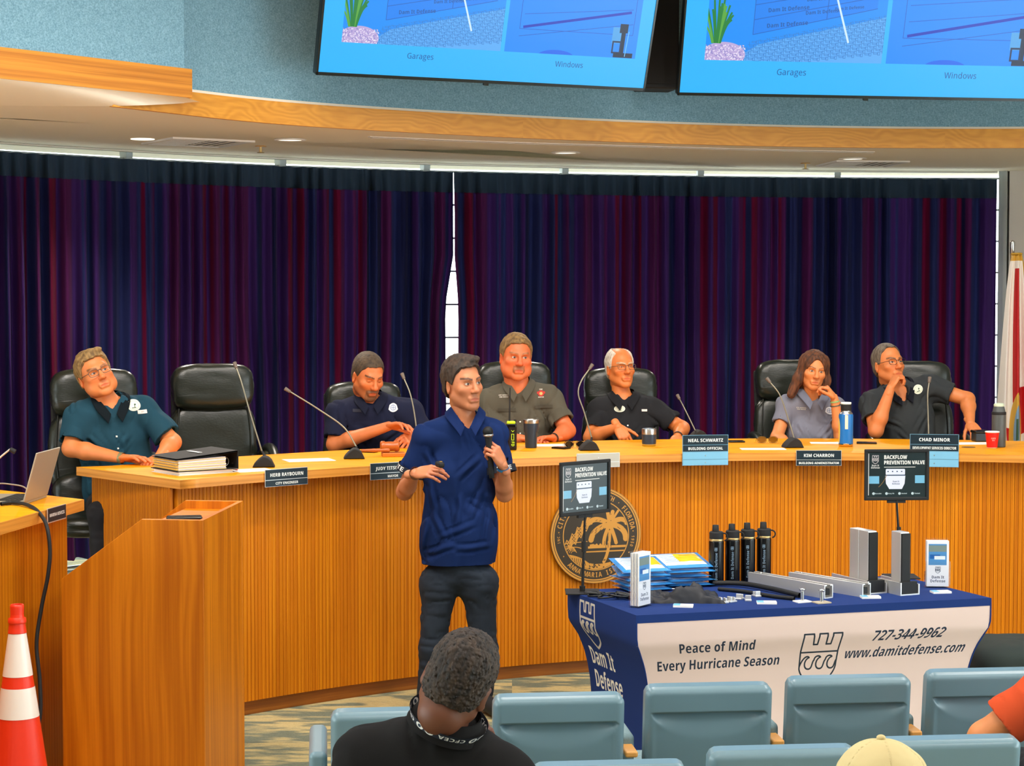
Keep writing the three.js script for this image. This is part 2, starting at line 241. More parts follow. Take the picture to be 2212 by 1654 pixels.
function vent(px, py, turn, label) {
  const g = thing('air_vent', label, 'vent', soff(px, py), turn, 'square air grilles in the soffit');
  part('frame', merge([bx(0.56, 0.012, 0.03, 0, -0.006, 0.265), bx(0.56, 0.012, 0.03, 0, -0.006, -0.265), bx(0.03, 0.012, 0.5, 0.265, -0.006, 0), bx(0.03, 0.012, 0.5, -0.265, -0.006, 0)]), T.white, g);
  part('backing', bx(0.5, 0.002, 0.5, 0, -0.001, 0), T.dark, g);
  for (let i = 0; i < 9; i++) part('louver', bx(0.245, 0.002, 0.03, -0.125, -0.008, -0.22 + i * 0.055).rotateX(0), T.white, g);
  for (let i = 0; i < 4; i++) part('louver', bx(0.03, 0.002, 0.5, 0.03 + i * 0.06, -0.008, 0), T.white, g);
}
vent(427, 306, 0.55, 'white louvred air grille in the soffit behind the oak step'); vent(1862, 352, 0.12, 'dark slotted air grille in the soffit near the flag');
for (const [px, py, l] of [[563, 315, 'small sprinkler head between the air grille and a downlight'], [1740, 352, 'small sprinkler head near the dark slotted vent']]) {
  const g = thing('sprinkler', l, 'sprinkler', soff(px, py), 0, 'sprinkler heads in the soffit');
  part('plate', new THREE.CylinderGeometry(0.035, 0.04, 0.008, 20).translate(0, -0.004, 0), T.gold, g); part('stem', new THREE.CylinderGeometry(0.009, 0.009, 0.04, 10).translate(0, -0.025, 0), T.gold, g); part('deflector', new THREE.CylinderGeometry(0.026, 0.02, 0.004, 12).translate(0, -0.045, 0), T.gold, g);
}
{ const pts = curveOf([[800, 294], [1100, 306], [1460, 316.5], [1700, 323], [1890, 327]].map(([a, b]) => { const p = soff(a, b); return [p.x, p.z]; }), 40), g = thing('slot_diffuser', 'long white slot diffuser curving along the soffit', 'vent', V(0, SOF, 0));
  part('frame', ribbon(pts, -0.004, 0.0, 0.045), T.white, g); part('slot', ribbon(pts.map(([x, z]) => [x + 0.004, z - 0.055]), -0.002, 0.0, 0.03), M(0x8f7f68), g); part('frame', ribbon(pts.map(([x, z]) => [x + 0.008, z - 0.095]), -0.004, 0.0, 0.03), T.white, g); }
// hall ceiling lights above the audience
PANELS.forEach(([x, z, PANEL_L], i) => {
  const g = thing('light_panel', 'ceiling light panel above the audience', 'ceiling light', V(x, TOP, z), 0, 'light panels over the audience');
  part('frame', merge([bx(1.3, 0.03, 0.04, 0, -0.015, 0.62), bx(1.3, 0.03, 0.04, 0, -0.015, -0.62), bx(0.04, 0.03, 1.2, 0.63, -0.015, 0), bx(0.04, 0.03, 1.2, -0.63, -0.015, 0)]), T.white, g);
  part('lamp_diffuser', bx(1.2, 0.012, 1.2, 0, -0.008, 0), M(0xffffff, { emissive: SOFT, emissiveIntensity: 1.2 }), g);
  const l = new THREE.RectAreaLight(SOFT, PANEL_L, 1.2, 1.2); l.position.set(0, -0.04, 0); l.rotation.x = -Math.PI / 2; g.add(l);
});
CANS.forEach(([x, z]) => {
  const g = thing('spot_can', 'recessed ceiling spot in front of the dais', 'ceiling light', V(x, TOP, z), 0, 'recessed spots in front of the dais');
  part('trim_ring', lathe([[0.08, -0.002], [0.11, -0.002], [0.11, -0.012], [0.08, -0.008]]), T.white, g); part('lens', new THREE.CylinderGeometry(0.08, 0.08, 0.006, 24).translate(0, -0.004, 0), M(0xffffff, { emissive: SOFT, emissiveIntensity: 1.5 }), g);
  const s = new THREE.SpotLight(WARM, CAN_I, 0, 0.86, 0.8); s.position.set(0, -0.05, 0); s.target.position.set(0.15, -3.4, -1.6); s.castShadow = true; s.shadow.radius = 3; g.add(s, s.target);
});
// ---------------------------------------------------------------- screens
function logo(g, x, y, s, col, lw) {   // shield with three merlons and three waves, s = width
  g.strokeStyle = col; g.lineWidth = lw; g.lineJoin = 'round'; g.beginPath();
  g.moveTo(x - s / 2, y - s * 0.05); g.lineTo(x - s * 0.46, y - s * 0.5); for (const [a, b] of [[-0.22, -0.5], [-0.2, -0.24], [-0.1, -0.24], [-0.08, -0.5], [0.12, -0.5], [0.12, -0.24], [0.24, -0.24], [0.26, -0.5], [0.48, -0.5], [0.47, -0.05]]) g.lineTo(x + a * s, y + b * s); g.closePath(); g.stroke();
  g.beginPath(); g.moveTo(x - s / 2, y - s * 0.05); g.lineTo(x - s * 0.5, y + s * 0.35); g.quadraticCurveTo(x - s * 0.45, y + s * 0.6, x - s * 0.02, y + s * 0.78); g.quadraticCurveTo(x + s * 0.42, y + s * 0.6, x + s * 0.47, y + s * 0.3); g.lineTo(x + s * 0.47, y - s * 0.05); g.stroke();
  g.beginPath(); g.moveTo(x - s * 0.5, y + s * 0.3); for (let k = 0; k < 3; k++) { const a = x - s * 0.42 + k * s * 0.3; g.bezierCurveTo(a, y + s * 0.05, a + s * 0.12, y + s * 0.02, a + s * 0.16, y + s * 0.08); g.bezierCurveTo(a + s * 0.02, y + s * 0.12, a + s * 0.02, y + s * 0.38, a + s * 0.18, y + s * 0.36); g.bezierCurveTo(a + s * 0.28, y + s * 0.34, a + s * 0.24, y + s * 0.2, a + s * 0.3, y + s * 0.14); } g.stroke();
}
const slide = ctex(1920, 1080, (g, w, h) => {
  g.fillStyle = '#28b2ff'; g.fillRect(0, 0, w, h);
  const py = 828; g.save(); g.translate(0, 90);
  // left picture: flood boards over a garage door
  g.fillStyle = '#0a8df8'; g.fillRect(112, 120, 905, py - 120); g.save(); g.beginPath(); g.rect(112, 120, 905, py - 120); g.clip();
  g.fillStyle = '#58a8f0'; g.beginPath(); g.moveTo(250, py); g.lineTo(380, 745); g.lineTo(1017, 600); g.lineTo(1017, py); g.fill();
  g.strokeStyle = '#2f77c8'; g.lineWidth = 2.5; for (let k = -20; k < 60; k++) { for (let j = 0; j < 14; j++) { const x = 300 + k * 22 + j * 11, y = 640 + j * 15 - k * 2.5; g.strokeRect(x, y, (k + j) % 2 ? 20 : 10, (k + j) % 2 ? 7 : 14); } }
  g.fillStyle = '#0a8df8'; g.beginPath(); g.moveTo(112, 120); g.lineTo(1017, 120); g.lineTo(1017, 590); g.lineTo(330, 735); g.lineTo(320, 760); g.lineTo(112, 760); g.fill();
  g.fillStyle = '#0a80ee'; g.beginPath(); g.moveTo(345, 120); g.lineTo(975, 120); g.lineTo(965, 560); g.lineTo(345, 700); g.fill();
  g.strokeStyle = '#0a56b8'; g.lineWidth = 3; for (let k = 0; k < 8; k++) { g.beginPath(); g.moveTo(345, 700 - k * 72); g.lineTo(968, 560 - k * 58); g.stroke(); }
  g.beginPath(); g.moveTo(345, 120); g.lineTo(345, 700); g.moveTo(720, 120); g.lineTo(712, 618); g.stroke();
  g.fillStyle = '#0b4f9e'; for (let k = 0; k < 7; k++) for (const [x, a, s] of [[392, 668, 28], [585, 600, 24], [735, 575, 20], [860, 520, 17]]) { g.save(); g.translate(x, a - k * 70 * (s / 26)); g.rotate(-0.1); g.font = 'bold ' + s + 'px sans-serif'; g.fillText('\u2588 Dam It Defense', 0, 0); g.restore(); }
  g.strokeStyle = '#cfe8ff'; g.lineWidth = 10; g.beginPath(); g.moveTo(728, 560 - 120); g.lineTo(835, 730); g.stroke();
  g.fillStyle = '#b9a6d8'; g.beginPath(); g.ellipse(205, 800, 110, 62, 0, 0, 7); g.fill(); g.fillStyle = '#8f86c8'; for (let k = 0; k < 120; k++) g.fillRect(110 + rnd() * 200, 750 + rnd() * 80, 7, 5); g.fillStyle = '#e6dcf2'; for (let k = 0; k < 140; k++) g.fillRect(110 + rnd() * 200, 750 + rnd() * 80, 6, 5);
  for (let k = 0; k < 26; k++) { g.strokeStyle = k % 3 ? '#1c7d36' : '#58a440'; g.lineWidth = 9; g.beginPath(); const a = (rnd() - 0.5) * 2.4; g.moveTo(165 + a * 18, 745); g.quadraticCurveTo(165 + a * 40, 650, 165 + a * 75, 590 - rnd() * 90 + Math.abs(a) * 60); g.stroke(); }
  g.restore();
  // right picture: board over a window
  g.fillStyle = '#0587fb'; g.fillRect(1040, 120, 800, py - 120); g.save(); g.beginPath(); g.rect(1040, 120, 800, py - 120); g.clip();
  g.strokeStyle = '#0a62cc'; g.lineWidth = 4; g.strokeRect(1115, 60, 690, 640); for (let k = 0; k < 7; k++) { g.beginPath(); g.moveTo(1135, 620 - k * 80); g.lineTo(1790, 560 - k * 72); g.stroke(); }
  g.strokeStyle = '#0a2fb4'; g.lineWidth = 14; g.beginPath(); g.moveTo(1135, 690); g.lineTo(1780, 575); g.stroke();
  g.strokeStyle = '#0a56b8'; g.lineWidth = 3; g.beginPath(); g.moveTo(1115, 740); g.lineTo(1800, 640); g.stroke();
  g.fillStyle = '#0b4f9e'; g.font = 'bold 34px sans-serif'; g.fillText('Dam It Defense', 1560, 380); g.fillStyle = '#0663e6'; g.beginPath(); g.ellipse(1350, 840, 110, 36, 0, 0, 7); g.fill();
  g.fillStyle = '#4a9fe0'; g.fillRect(1680, 660, 56, 88); g.fillStyle = '#071a3c'; g.fillRect(1722, 640, 50, 50); g.fillRect(1735, 680, 26, 130); g.strokeStyle = '#0a2450'; g.lineWidth = 9; g.strokeRect(1690, 740, 48, 60); g.fillRect(1700, 800, 120, 26); g.strokeStyle = '#6fc0f8'; g.lineWidth = 5; g.beginPath(); g.moveTo(1780, 680); g.lineTo(1772, 820); g.stroke();
  g.restore();
  g.restore(); g.fillStyle = '#0a4f96'; g.font = '42px sans-serif'; g.textAlign = 'center'; g.fillText('Garages', 560, 985); g.fillText('Windows', 1440, 985);
});
function screen(bl, br, label) {
  const L = bl.distanceTo(br), dir = br.clone().sub(bl).normalize(), yaw = Math.atan2(-dir.z, dir.x), hgt = L * 0.572, tilt = 0.31;
  const g = thing('wall_screen', label, 'television', bl.clone().lerp(br, 0.5), yaw, 'wall mounted screens'); g.rotation.order = 'YXZ'; g.rotation.x = tilt;
  part('housing', bx(L, hgt, 0.055, 0, hgt / 2, -0.034, 0.006), T.blackgloss, g);
  part('bezel', merge([bx(L, 0.018, 0.012, 0, 0.009, 0), bx(L, 0.014, 0.012, 0, hgt - 0.007, 0), bx(0.012, hgt, 0.012, -L / 2 + 0.006, hgt / 2, 0), bx(0.012, hgt, 0.012, L / 2 - 0.006, hgt / 2, 0)]), T.blackgloss, g);
  const s = part('screen', new THREE.PlaneGeometry(L - 0.024, hgt - 0.03).translate(0, hgt / 2 + 0.002, 0.001), new THREE.MeshStandardMaterial({ color: 0x000000, emissive: 0xffffff, emissiveMap: slide, emissiveIntensity: 1.0, roughness: 0.3 }), g);
  part('sensor', bx(0.03, 0.015, 0.02, 0, -0.007, -0.01), T.blackgloss, g);
  part('wall_mount', merge([bx(0.5, 0.35, 0.04, 0, hgt / 2, -0.08), rod(V(-0.15, hgt / 2, -0.08), V(-0.15, hgt / 2 - 0.1, -0.55), 0.02), rod(V(0.15, hgt / 2, -0.08), V(0.15, hgt / 2 - 0.1, -0.55), 0.02)]), T.blackrub, g);
  const l = new THREE.RectAreaLight(new THREE.Color().setRGB(0.05, 0.45, 1), SCREEN_L, L - 0.03, hgt - 0.03); l.position.set(0, hgt / 2, 0.02); l.rotation.y = Math.PI; g.add(l);
}
const SCREEN_L = 0.5;
screen(at(682, 161, 7.2), at(1392, 197, 7.78), 'large blue lit screen mounted above the middle of the dais');
screen(at(1463, 206, 7.9), at(2265, 219, 8.17), 'large blue lit screen mounted nearest the white wall and flag');
{ const p = at(1428, 191, 8.12), g = thing('wall_speaker', 'black loudspeaker cabinet in the gap between the two screens', 'loudspeaker', p, 0.2); part('cabinet', bx(0.24, 0.9, 0.24, 0.0, 0.45, -0.12, 0.01), T.dark, g); part('grille', bx(0.2, 0.84, 0.01, 0, 0.45, 0.004), T.blackrub, g); }

// ---------------------------------------------------------------- dais
const R0 = 5.84, RP = 5.89, RB = 6.55, TH = 0.044, DL = -35.1, DR = 24;
{ const g = thing('council_dais', 'long curved oak council dais with slatted front and thick golden top', 'dais', V(...((a) => [a[0], 0, a[1]])(arc(6.2, -8))));
  const o = g.position, sh = (geo) => geo.translate(-o.x, 0, -o.z);
  // top
  const out = []; for (let d = DL; d <= DR; d += 1) out.push(arc(R0, d)); for (let d = DR; d >= -36.6; d -= 1) out.push(arc(RB, d)); out.reverse();
  const inn = (k) => { const q = []; for (let d = DL; d <= DR; d += 1) q.push(arc(R0 + k, d)); for (let d = DR; d >= -36.6; d -= 1) q.push(arc(RB, d)); q.push([-2.272, -6.59 * K]); return q.reverse(); };
  part('worktop', sh(muv(prism(inn(0.004), DAIS - TH, DAIS))), T.top, g);
  // front edge band, along the arc and the end
  const ed = [[-2.272, -6.59 * K]]; for (let d = DL; d <= DR; d += 1) ed.push(arc(R0, d));
  const eg = ribbon([...ed], DAIS - TH, DAIS - 0.0005, 0.02); { const uv = eg.attributes.uv; for (let i = 0; i < uv.count; i++) uv.setXY(i, uv.getY(i), uv.getX(i)); }
  part('edge_band', sh(eg), T.edge, g);
  // carcass behind the slats and the toe board
  const carc = []; for (let d = DL; d <= DR; d += 1) carc.push(arc(RP + 0.018, d));
  const endA = [-2.19, -6.62 * K]; const panelPts = [endA, ...carc];
  part('carcass', sh(ribbon(panelPts, 0.08, DAIS - TH, 0.02)), T.slat[3], g);
  part('toe_board', sh((() => { const q = [[-2.16, -6.64 * K]]; for (let d = DL; d <= DR; d += 1) q.push(arc(RP + 0.03, d)); const r = ribbon(q, 0, 0.078, 0.02), uv = r.attributes.uv; for (let i = 0; i < uv.count; i++) uv.setXY(i, uv.getY(i), uv.getX(i)); return r; })()), T.toe, g);
  // slats, one by one
  const pitch = 0.022, hs = DAIS - TH - 0.075, variants = [0, 1, 2, 3, 4, 5].map((k) => { const s = new THREE.Shape(); const w = 0.0211 / 2, dp = 0.016; s.moveTo(-w, 0); s.lineTo(-w, dp - 0.004); s.quadraticCurveTo(-w, dp, -w + 0.004, dp); s.lineTo(w - 0.004, dp); s.quadraticCurveTo(w, dp, w, dp - 0.004); s.lineTo(w, 0); s.closePath(); return muv(new THREE.ExtrudeGeometry(s, { depth: hs, bevelEnabled: false, curveSegments: 2 }).rotateX(-Math.PI / 2).rotateY(Math.PI).rotateY(Math.PI).scale(1, 1, -1).translate(0, 0.075, 0), k * 0.137); });
  variants.forEach((v) => { const ix = v.attributes.position; for (let i = 0; i < ix.count; i += 3) { for (const a of Object.values(v.attributes)) { const n = a.itemSize; for (let k = 0; k < n; k++) { const t = a.array[(i + 1) * n + k]; a.array[(i + 1) * n + k] = a.array[(i + 2) * n + k]; a.array[(i + 2) * n + k] = t; } } } v.computeVertexNormals(); });
  let cnt = 0; const slat = (x, z, ry) => { const m = part(cnt ? 'slat_' + String(cnt).padStart(3, '0') : 'slat', variants[Math.floor(rnd() * 6)], T.slat[Math.floor(rnd() * 5)], g); cnt++; m.position.set(x - o.x, 0, z - o.z); m.rotation.y = ry; };
  { let d = DL + 0.12; while (d < 17.6 && cnt < 296) { const a = arc(RP + 0.018, d), b = arc(RP + 0.018, d + 0.1); slat(a[0], a[1], yawOf(d)); d += 0.1 * pitch / Math.hypot(a[0] - b[0], a[1] - b[1]); } }
  const c0 = arc(RP + 0.018, DL - 0.1), ex = endA[0] - c0[0], ez = endA[1] - c0[1], el = Math.hypot(ex, ez), er = Math.atan2(-ez, ex) + Math.PI, rest = []; for (let s = 0.014, k = 0; s < el; s += pitch, k++) rest.push(variants[k % 6].clone().rotateY(er).translate(c0[0] + ex / el * s - o.x, 0, c0[1] + ez / el * s - o.z));
  part('end_slats', merge(rest), T.slat[1], g).userData.kind = 'stuff';
}
// seal on the front of the dais
{ const deg = arcDeg(1286, RP), tex = ctex(1024, 1024, (g, w) => {
    const gold = '#c58b35', dk = '#33291a', c = 512; g.fillStyle = gold; g.fillRect(0, 0, w, w); g.fillStyle = dk; g.beginPath(); g.arc(c, c, 492, 0, 7); g.fill(); g.strokeStyle = gold; g.lineWidth = 14; g.beginPath(); g.arc(c, c, 478, 0, 7); g.stroke(); g.lineWidth = 10; g.beginPath(); g.arc(c, c, 372, 0, 7); g.stroke();
    const put = (s, a0, da, flip, size = 74) => { g.fillStyle = gold; g.font = '600 ' + size + 'px sans-serif'; g.textAlign = 'center'; g.textBaseline = 'middle'; [...s].forEach((ch, i) => { const a = (a0 + (flip ? -1 : 1) * da * i) * Math.PI / 180; g.save(); g.translate(c + Math.sin(a) * 424, c - Math.cos(a) * 424); g.rotate(flip ? a + Math.PI : a); g.scale(0.8, 1); g.fillText(ch, 0, 0); g.restore(); }); };
    put('CITY OF HOLMES BEACH \u00b7 FLORIDA', -76, 5.4, false); put('ANNA MARIA ISLAND', 224, 5.6, true); put('INC.', -99, 4, false, 40); put('1950', 94, 4.4, false, 48);
    for (const a of [-84, 86, 118, -120]) { g.beginPath(); g.arc(c + Math.sin(a * Math.PI / 180) * 424, c - Math.cos(a * Math.PI / 180) * 424, 7, 0, 7); g.fill(); }
    g.save(); g.beginPath(); g.arc(c, c, 364, 0, 7); g.clip(); g.strokeStyle = g.fillStyle = gold; g.lineCap = 'round';
    // horizon, water and beach
    g.fillRect(420, 628, 460, 24); g.fillRect(400, 680, 480, 14); g.beginPath(); g.moveTo(100, 700); g.quadraticCurveTo(300, 700, 420, 800); g.quadraticCurveTo(560, 860, 900, 740); g.lineTo(900, 950); g.lineTo(100, 950); g.fill();
    g.beginPath(); g.moveTo(440, 628); for (let x = 440; x < 640; x += 20) g.lineTo(x, 625 - 26 * Math.abs(Math.sin(x * 0.07))); g.lineTo(640, 628); g.fill();
    g.lineWidth = 9; for (let k = 0; k < 6; k++) { g.beginPath(); for (let t = 0; t < 14; t++) g.lineTo(160 + t * 20 + k * 12, 600 - t * 22 - Math.sin(t * 2 + k) * 26 + k * 8); g.stroke(); }
    g.beginPath(); g.moveTo(130, 590); g.lineTo(410, 575); g.stroke(); g.beginPath(); g.ellipse(260, 690, 120, 60, 0, 3.1, 6.3); g.stroke(); g.lineWidth = 6; for (let k = 0; k < 6; k++) { g.beginPath(); g.ellipse(200 + k * 12, 660 + k * 6, 70 - k * 8, 44 - k * 5, 0, 3, 6.2); g.stroke(); }
    // palm
    g.lineWidth = 34; g.beginPath(); g.moveTo(600, 800); g.quadraticCurveTo(665, 700, 668, 480); g.stroke();
    for (const [x, y, x1, y1, wd] of [[430, 380, 500, 300, 54], [455, 560, 480, 430, 60], [860, 390, 800, 310, 54], [850, 560, 850, 430, 60], [770, 250, 720, 320, 26], [640, 250, 650, 320, 40], [700, 270, 690, 320, 44], [600, 610, 600, 520, 40], [740, 600, 720, 520, 40]]) { g.lineWidth = wd; g.beginPath(); g.moveTo(668, 400); g.quadraticCurveTo(x1, y1, x, y); g.stroke(); }
    g.strokeStyle = dk; g.lineWidth = 5; for (let k = 0; k < 40; k++) { const a = rnd() * 6.28, r = 60 + rnd() * 170; g.beginPath(); g.moveTo(668 + Math.cos(a) * r, 430 + Math.sin(a) * r * 0.9); g.lineTo(668 + Math.cos(a) * (r + 26) + 4, 430 + Math.sin(a) * (r + 26) * 0.9 + 22); g.stroke(); }
    g.fillStyle = dk; for (let k = 0; k < 60; k++) { g.beginPath(); g.ellipse(430 + rnd() * 380, 760 + rnd() * 110, 4 + rnd() * 9, 3 + rnd() * 10, rnd() * 3, 0, 7); g.fill(); } g.lineWidth = 6; for (let k = 0; k < 8; k++) { g.beginPath(); g.moveTo(220 + k * 22, 740 + k * 4); g.lineTo(240 + k * 22, 830); g.stroke(); }
    g.restore();
  });
  const g = thing('wall_seal', 'round brown and gold city seal with palm tree on dais front', 'seal', atA(1286, 1155, -arcP(RP - 0.004, deg, 0).z), yawOf(deg));
  part('disc', new THREE.CylinderGeometry(0.272, 0.272, 0.016, 72).rotateX(Math.PI / 2).translate(0, 0, 0.004), M(0x7a5421, { roughness: 0.5 }), g);
  part('face', new THREE.CircleGeometry(0.27, 72).translate(0, 0, 0.0125), M(0xffffff, { map: tex, roughness: 0.5 }), g);
}
// name plates
function plate(px, py, wpx, lines, label, opt = {}) {
  const deg = arcDeg(px, R0), p0 = arcP(R0 - 0.006, deg, 0), d = -p0.z, Y = yawOf(deg), w = wpx * d / FL / (Math.cos(Y) - p0.x / d * Math.sin(Y)), y = atA(px, py, d).y;
  const strips = opt.strips ?? [0.05, 0.03], hgt = strips.reduce((a, b) => a + b) + 0.004 * strips.length;
  const g = thing('name_plate', label, 'name plate', V(p0.x, y - hgt / 2, p0.z), Y, 'name plates along the dais');
  part('holder', merge([bx(w + 0.006, hgt, 0.004, 0, hgt / 2, 0), ...(opt.clip ? [bx(w, 0.004, 0.03, 0, 0.004, 0.012)] : [])]), opt.blue ? M(new THREE.Color().setRGB(0.25, 0.5, 0.66), { roughness: 0.25, metalness: 0.3 }) : T.alu, g);
  let yy = hgt - 0.002; strips.forEach((s, i) => { yy -= s; if (lines[i] !== undefined) { const t = ctex(512, Math.round(512 * s / w), (c, W_, H_) => { c.fillStyle = '#06202c'; c.fillRect(0, 0, W_, H_); c.fillStyle = '#f4f4ee'; c.font = 'bold ' + Math.round(H_ * (i ? 0.62 : 0.5)) + 'px sans-serif'; c.textAlign = 'center'; c.textBaseline = 'middle'; c.fillText(lines[i], W_ / 2, H_ * 0.54, W_ * 0.92); });
      part('strip', bx(w, s, 0.003, 0, yy + s / 2, 0.0035), M(0x06202c, { roughness: 0.4 }), g); part('lettering', new THREE.PlaneGeometry(w - 0.002, s - 0.001).translate(0, yy + s / 2, 0.0053), M(0xffffff, { map: t, roughness: 0.45 }), g); }
    else { part('strip', bx(w, s, 0.003, 0, yy + s / 2, 0.003), opt.blue ? M(new THREE.Color().setRGB(0.2, 0.48, 0.68), { roughness: 0.3 }) : M(0xb9b4a8, { roughness: 0.4 }), g); part('screw', new THREE.CylinderGeometry(0.003, 0.003, 0.002, 10).rotateX(Math.PI / 2).translate(0, yy + s / 2, 0.006), T.steel, g); }
    yy -= 0.004; });
}
plate(616, 1030, 90, ['HERB RAYBOURN', 'CITY ENGINEER'], 'navy name plate for the city engineer below the black binder');
plate(846, 1016, 94, ['JUDY TITSWORTH', 'MAYOR'], 'navy name plate half hidden behind the standing speaker');
plate(1292, 994, 91, [], 'blank silver name plate holder behind the backflow sign', { strips: [0.046, 0.026] });
plate(1524, 972, 97, ['NEAL SCHWARTZ', 'BUILDING OFFICIAL', undefined, undefined], 'tall name plate for the building official with empty lower strips', { strips: [0.052, 0.034, 0.04, 0.03], blue: true });
plate(1770, 989, 96, ['KIM CHARRON', 'BUILDING ADMINISTRATOR'], 'navy name plate in front of the woman in grey');
plate(2020, 973, 104, ['CHAD MINOR', 'DEVELOPMENT SERVICES DIRECTOR', undefined, undefined], 'tall name plate above a pale blue strip near the red cup', { strips: [0.054, 0.034, 0.042, 0.04], blue: true });
// microphones on the dais
function mic(name, bxp, byp, pts, label, h = DAIS, wide = 0.1) {
  const b = level(bxp, byp, h), g = thing('gooseneck_microphone', label, 'microphone', b, 0, 'gooseneck microphones');
  g.rotation.y = 0.1; const loc = (p) => p.clone().sub(b).applyAxisAngle(V(0, 1, 0), -0.1);
  const s = new THREE.Shape(); s.moveTo(-wide / 2, 0); s.lineTo(wide / 2, 0); s.lineTo(wide * 0.36, 0.026); s.quadraticCurveTo(wide * 0.2, 0.046, 0.0, 0.046); s.quadraticCurveTo(-wide * 0.3, 0.03, -wide / 2, 0);
  part('base', new THREE.ExtrudeGeometry(s, { depth: 0.09, bevelEnabled: true, bevelSize: 0.006, bevelThickness: 0.008, bevelSegments: 2 }).translate(0, 0.006, -0.045), T.blackrub, g);
  const d0 = -b.z, P = pts.map(([x, y], i) => loc(atA(x, y, d0 + 0.12 * (i + 1) / pts.length))), root = V(0.012, 0.045, 0);
  const P0 = P[0]; part('lower_stem', rod(root, P0, 0.0075, 0.006), T.blackrub, g);
  part('gooseneck', tube([P0, ...P.slice(1)].length > 1 ? P : [root, P0], 0.0042, 20, 8), M(0x8b8674, { metalness: 0.6, roughness: 0.4 }), g);
  const a = P[P.length - 1], dir = a.clone().sub(P[P.length - 2] ?? root).normalize();
  part('capsule_head', rod(a, a.clone().addScaledVector(dir, 0.035), 0.008, 0.011, 14), M(0x6e6158, { roughness: 0.8 }), g);
  return g;
}
mic('m', 570, 1008, [[566, 975], [540, 890], [520, 820], [511, 795]], 'tall gooseneck microphone standing before the empty leather chair');
mic('m', 765, 990, [[770, 965], [745, 925], [690, 885], [627, 846]], 'gooseneck microphone leaning over from beside the gavel');
mic('m', 905, 984, [[902, 960], [897, 905], [886, 850], [873, 818]], 'gooseneck microphone beside the speaker before the bearded man');
mic('m', 1272, 972, [[1278, 945], [1262, 890], [1249, 848], [1256, 822], [1273, 797]], 'bent gooseneck microphone above the blank silver plate');
mic('m', 1508, 948, [[1505, 936], [1490, 905], [1475, 875], [1468, 862]], 'thin gooseneck microphone behind the building official plate');
mic('m', 1712, 966, [[1716, 948], [1703, 905], [1683, 850], [1664, 826]], 'gooseneck microphone standing before the woman in grey');
mic('m', 2010, 962, [[2006, 938], [2005, 900], [2004, 850], [2007, 826]], 'upright gooseneck microphone before the man touching his mouth');
// things lying on the dais
const onDais = (px, py) => level(px, py, DAIS);
function sheet(name, cx, cy, w, d, turn, label, group, m = T.paper, th = 0.002) { return single(name, label, 'paper', bx(w, th, d, 0, th / 2 + 0.0006, 0), m, onDais(cx, cy), turn, group); }
sheet('paper_sheet', 545, 1016, 0.2, 0.16, 0.5, 'white paper sheets sticking out beside the binder', 'papers on the dais');
sheet('paper_sheet', 667, 994, 0.26, 0.17, 0.35, 'white paper sheet lying between two microphones', 'papers on the dais');
sheet('paper_sheet', 1190, 962, 0.24, 0.15, 0.15, 'white papers under the hands of the man in olive', 'papers on the dais');
sheet('paper_sheet', 1648, 970, 0.26, 0.11, 0.0, 'white paper strip in front of the folded glasses', 'papers on the dais');
sheet('paper_sheet', 1790, 957, 0.22, 0.12, -0.1, 'white papers between the woman and the blue bottle', 'papers on the dais');
sheet('paper_sheet', 2105, 958, 0.24, 0.16, 0.1, 'white papers under the black device by the red cup', 'papers on the dais');
{ // binders
  const b = onDais(420, 1019), g = thing('ring_binder', 'thick open-ended black ring binder stuffed with tabbed pages', 'binder', b.clone().add(V(0, 0.018, 0)), 0.62);
  const wdt = 0.34, dep = 0.3; part('cover', merge([bx(wdt, 0.004, dep, 0, 0.002, 0), surf((u, v) => V((u - 0.5) * wdt, 0.062 + 0.028 * u, (v - 0.5) * -dep), 4, 4).translate(0, 0.004, 0), surf((u, v) => V((u - 0.5) * wdt, 0.059 + 0.028 * u, (v - 0.5) * -dep), 4, 4, null, true), bx(0.004, 0.092, dep, wdt / 2, 0.046, 0)]), T.blackrub, g);
  for (let k = 0; k < 14; k++) { const y = 0.006 + k * 0.0042; part('page_block', bx(wdt - 0.075 - rnd() * 0.008, 0.0036, dep - 0.012 - rnd() * 0.01, -0.026 + rnd() * 0.004, y, 0).rotateZ(0.03 * k / 14), k % 3 ? M(0xdfdde2, { roughness: 0.9 }) : M(0xe7d08a, { roughness: 0.9 }), g); }
  for (let k = 0; k < 4; k++) part('index_tab', bx(0.014, 0.006, dep - 0.03, -wdt / 2 + 0.012, 0.012 + k * 0.013, 0), M(0xdcb04e, { roughness: 0.9 }), g);
  for (const z of [-0.08, 0, 0.08]) part('ring', new THREE.TorusGeometry(0.024, 0.002, 6, 20).translate(0.128, 0.034, z), T.steel, g);
  part('label_strip', bx(0.024, 0.0012, 0.13, 0.01, 0.0835, -0.02).rotateZ(0.0), T.paper, g);
  const u = thing('slim_binder', 'slim white folder with red edge lying under the black binder', 'binder', b, 0.66);
  part('cover', merge([bx(0.33, 0.002, 0.29, 0, 0.001, 0), bx(0.33, 0.002, 0.29, 0, 0.016, 0)]), M(0xe4e4ea, { roughness: 0.5 }), u); part('pages', bx(0.3, 0.012, 0.27, -0.006, 0.008, 0), T.paper, u); part('spine', bx(0.006, 0.006, 0.29, 0.165, 0.012, 0), M(0xb8201c, { roughness: 0.5 }), u);
}
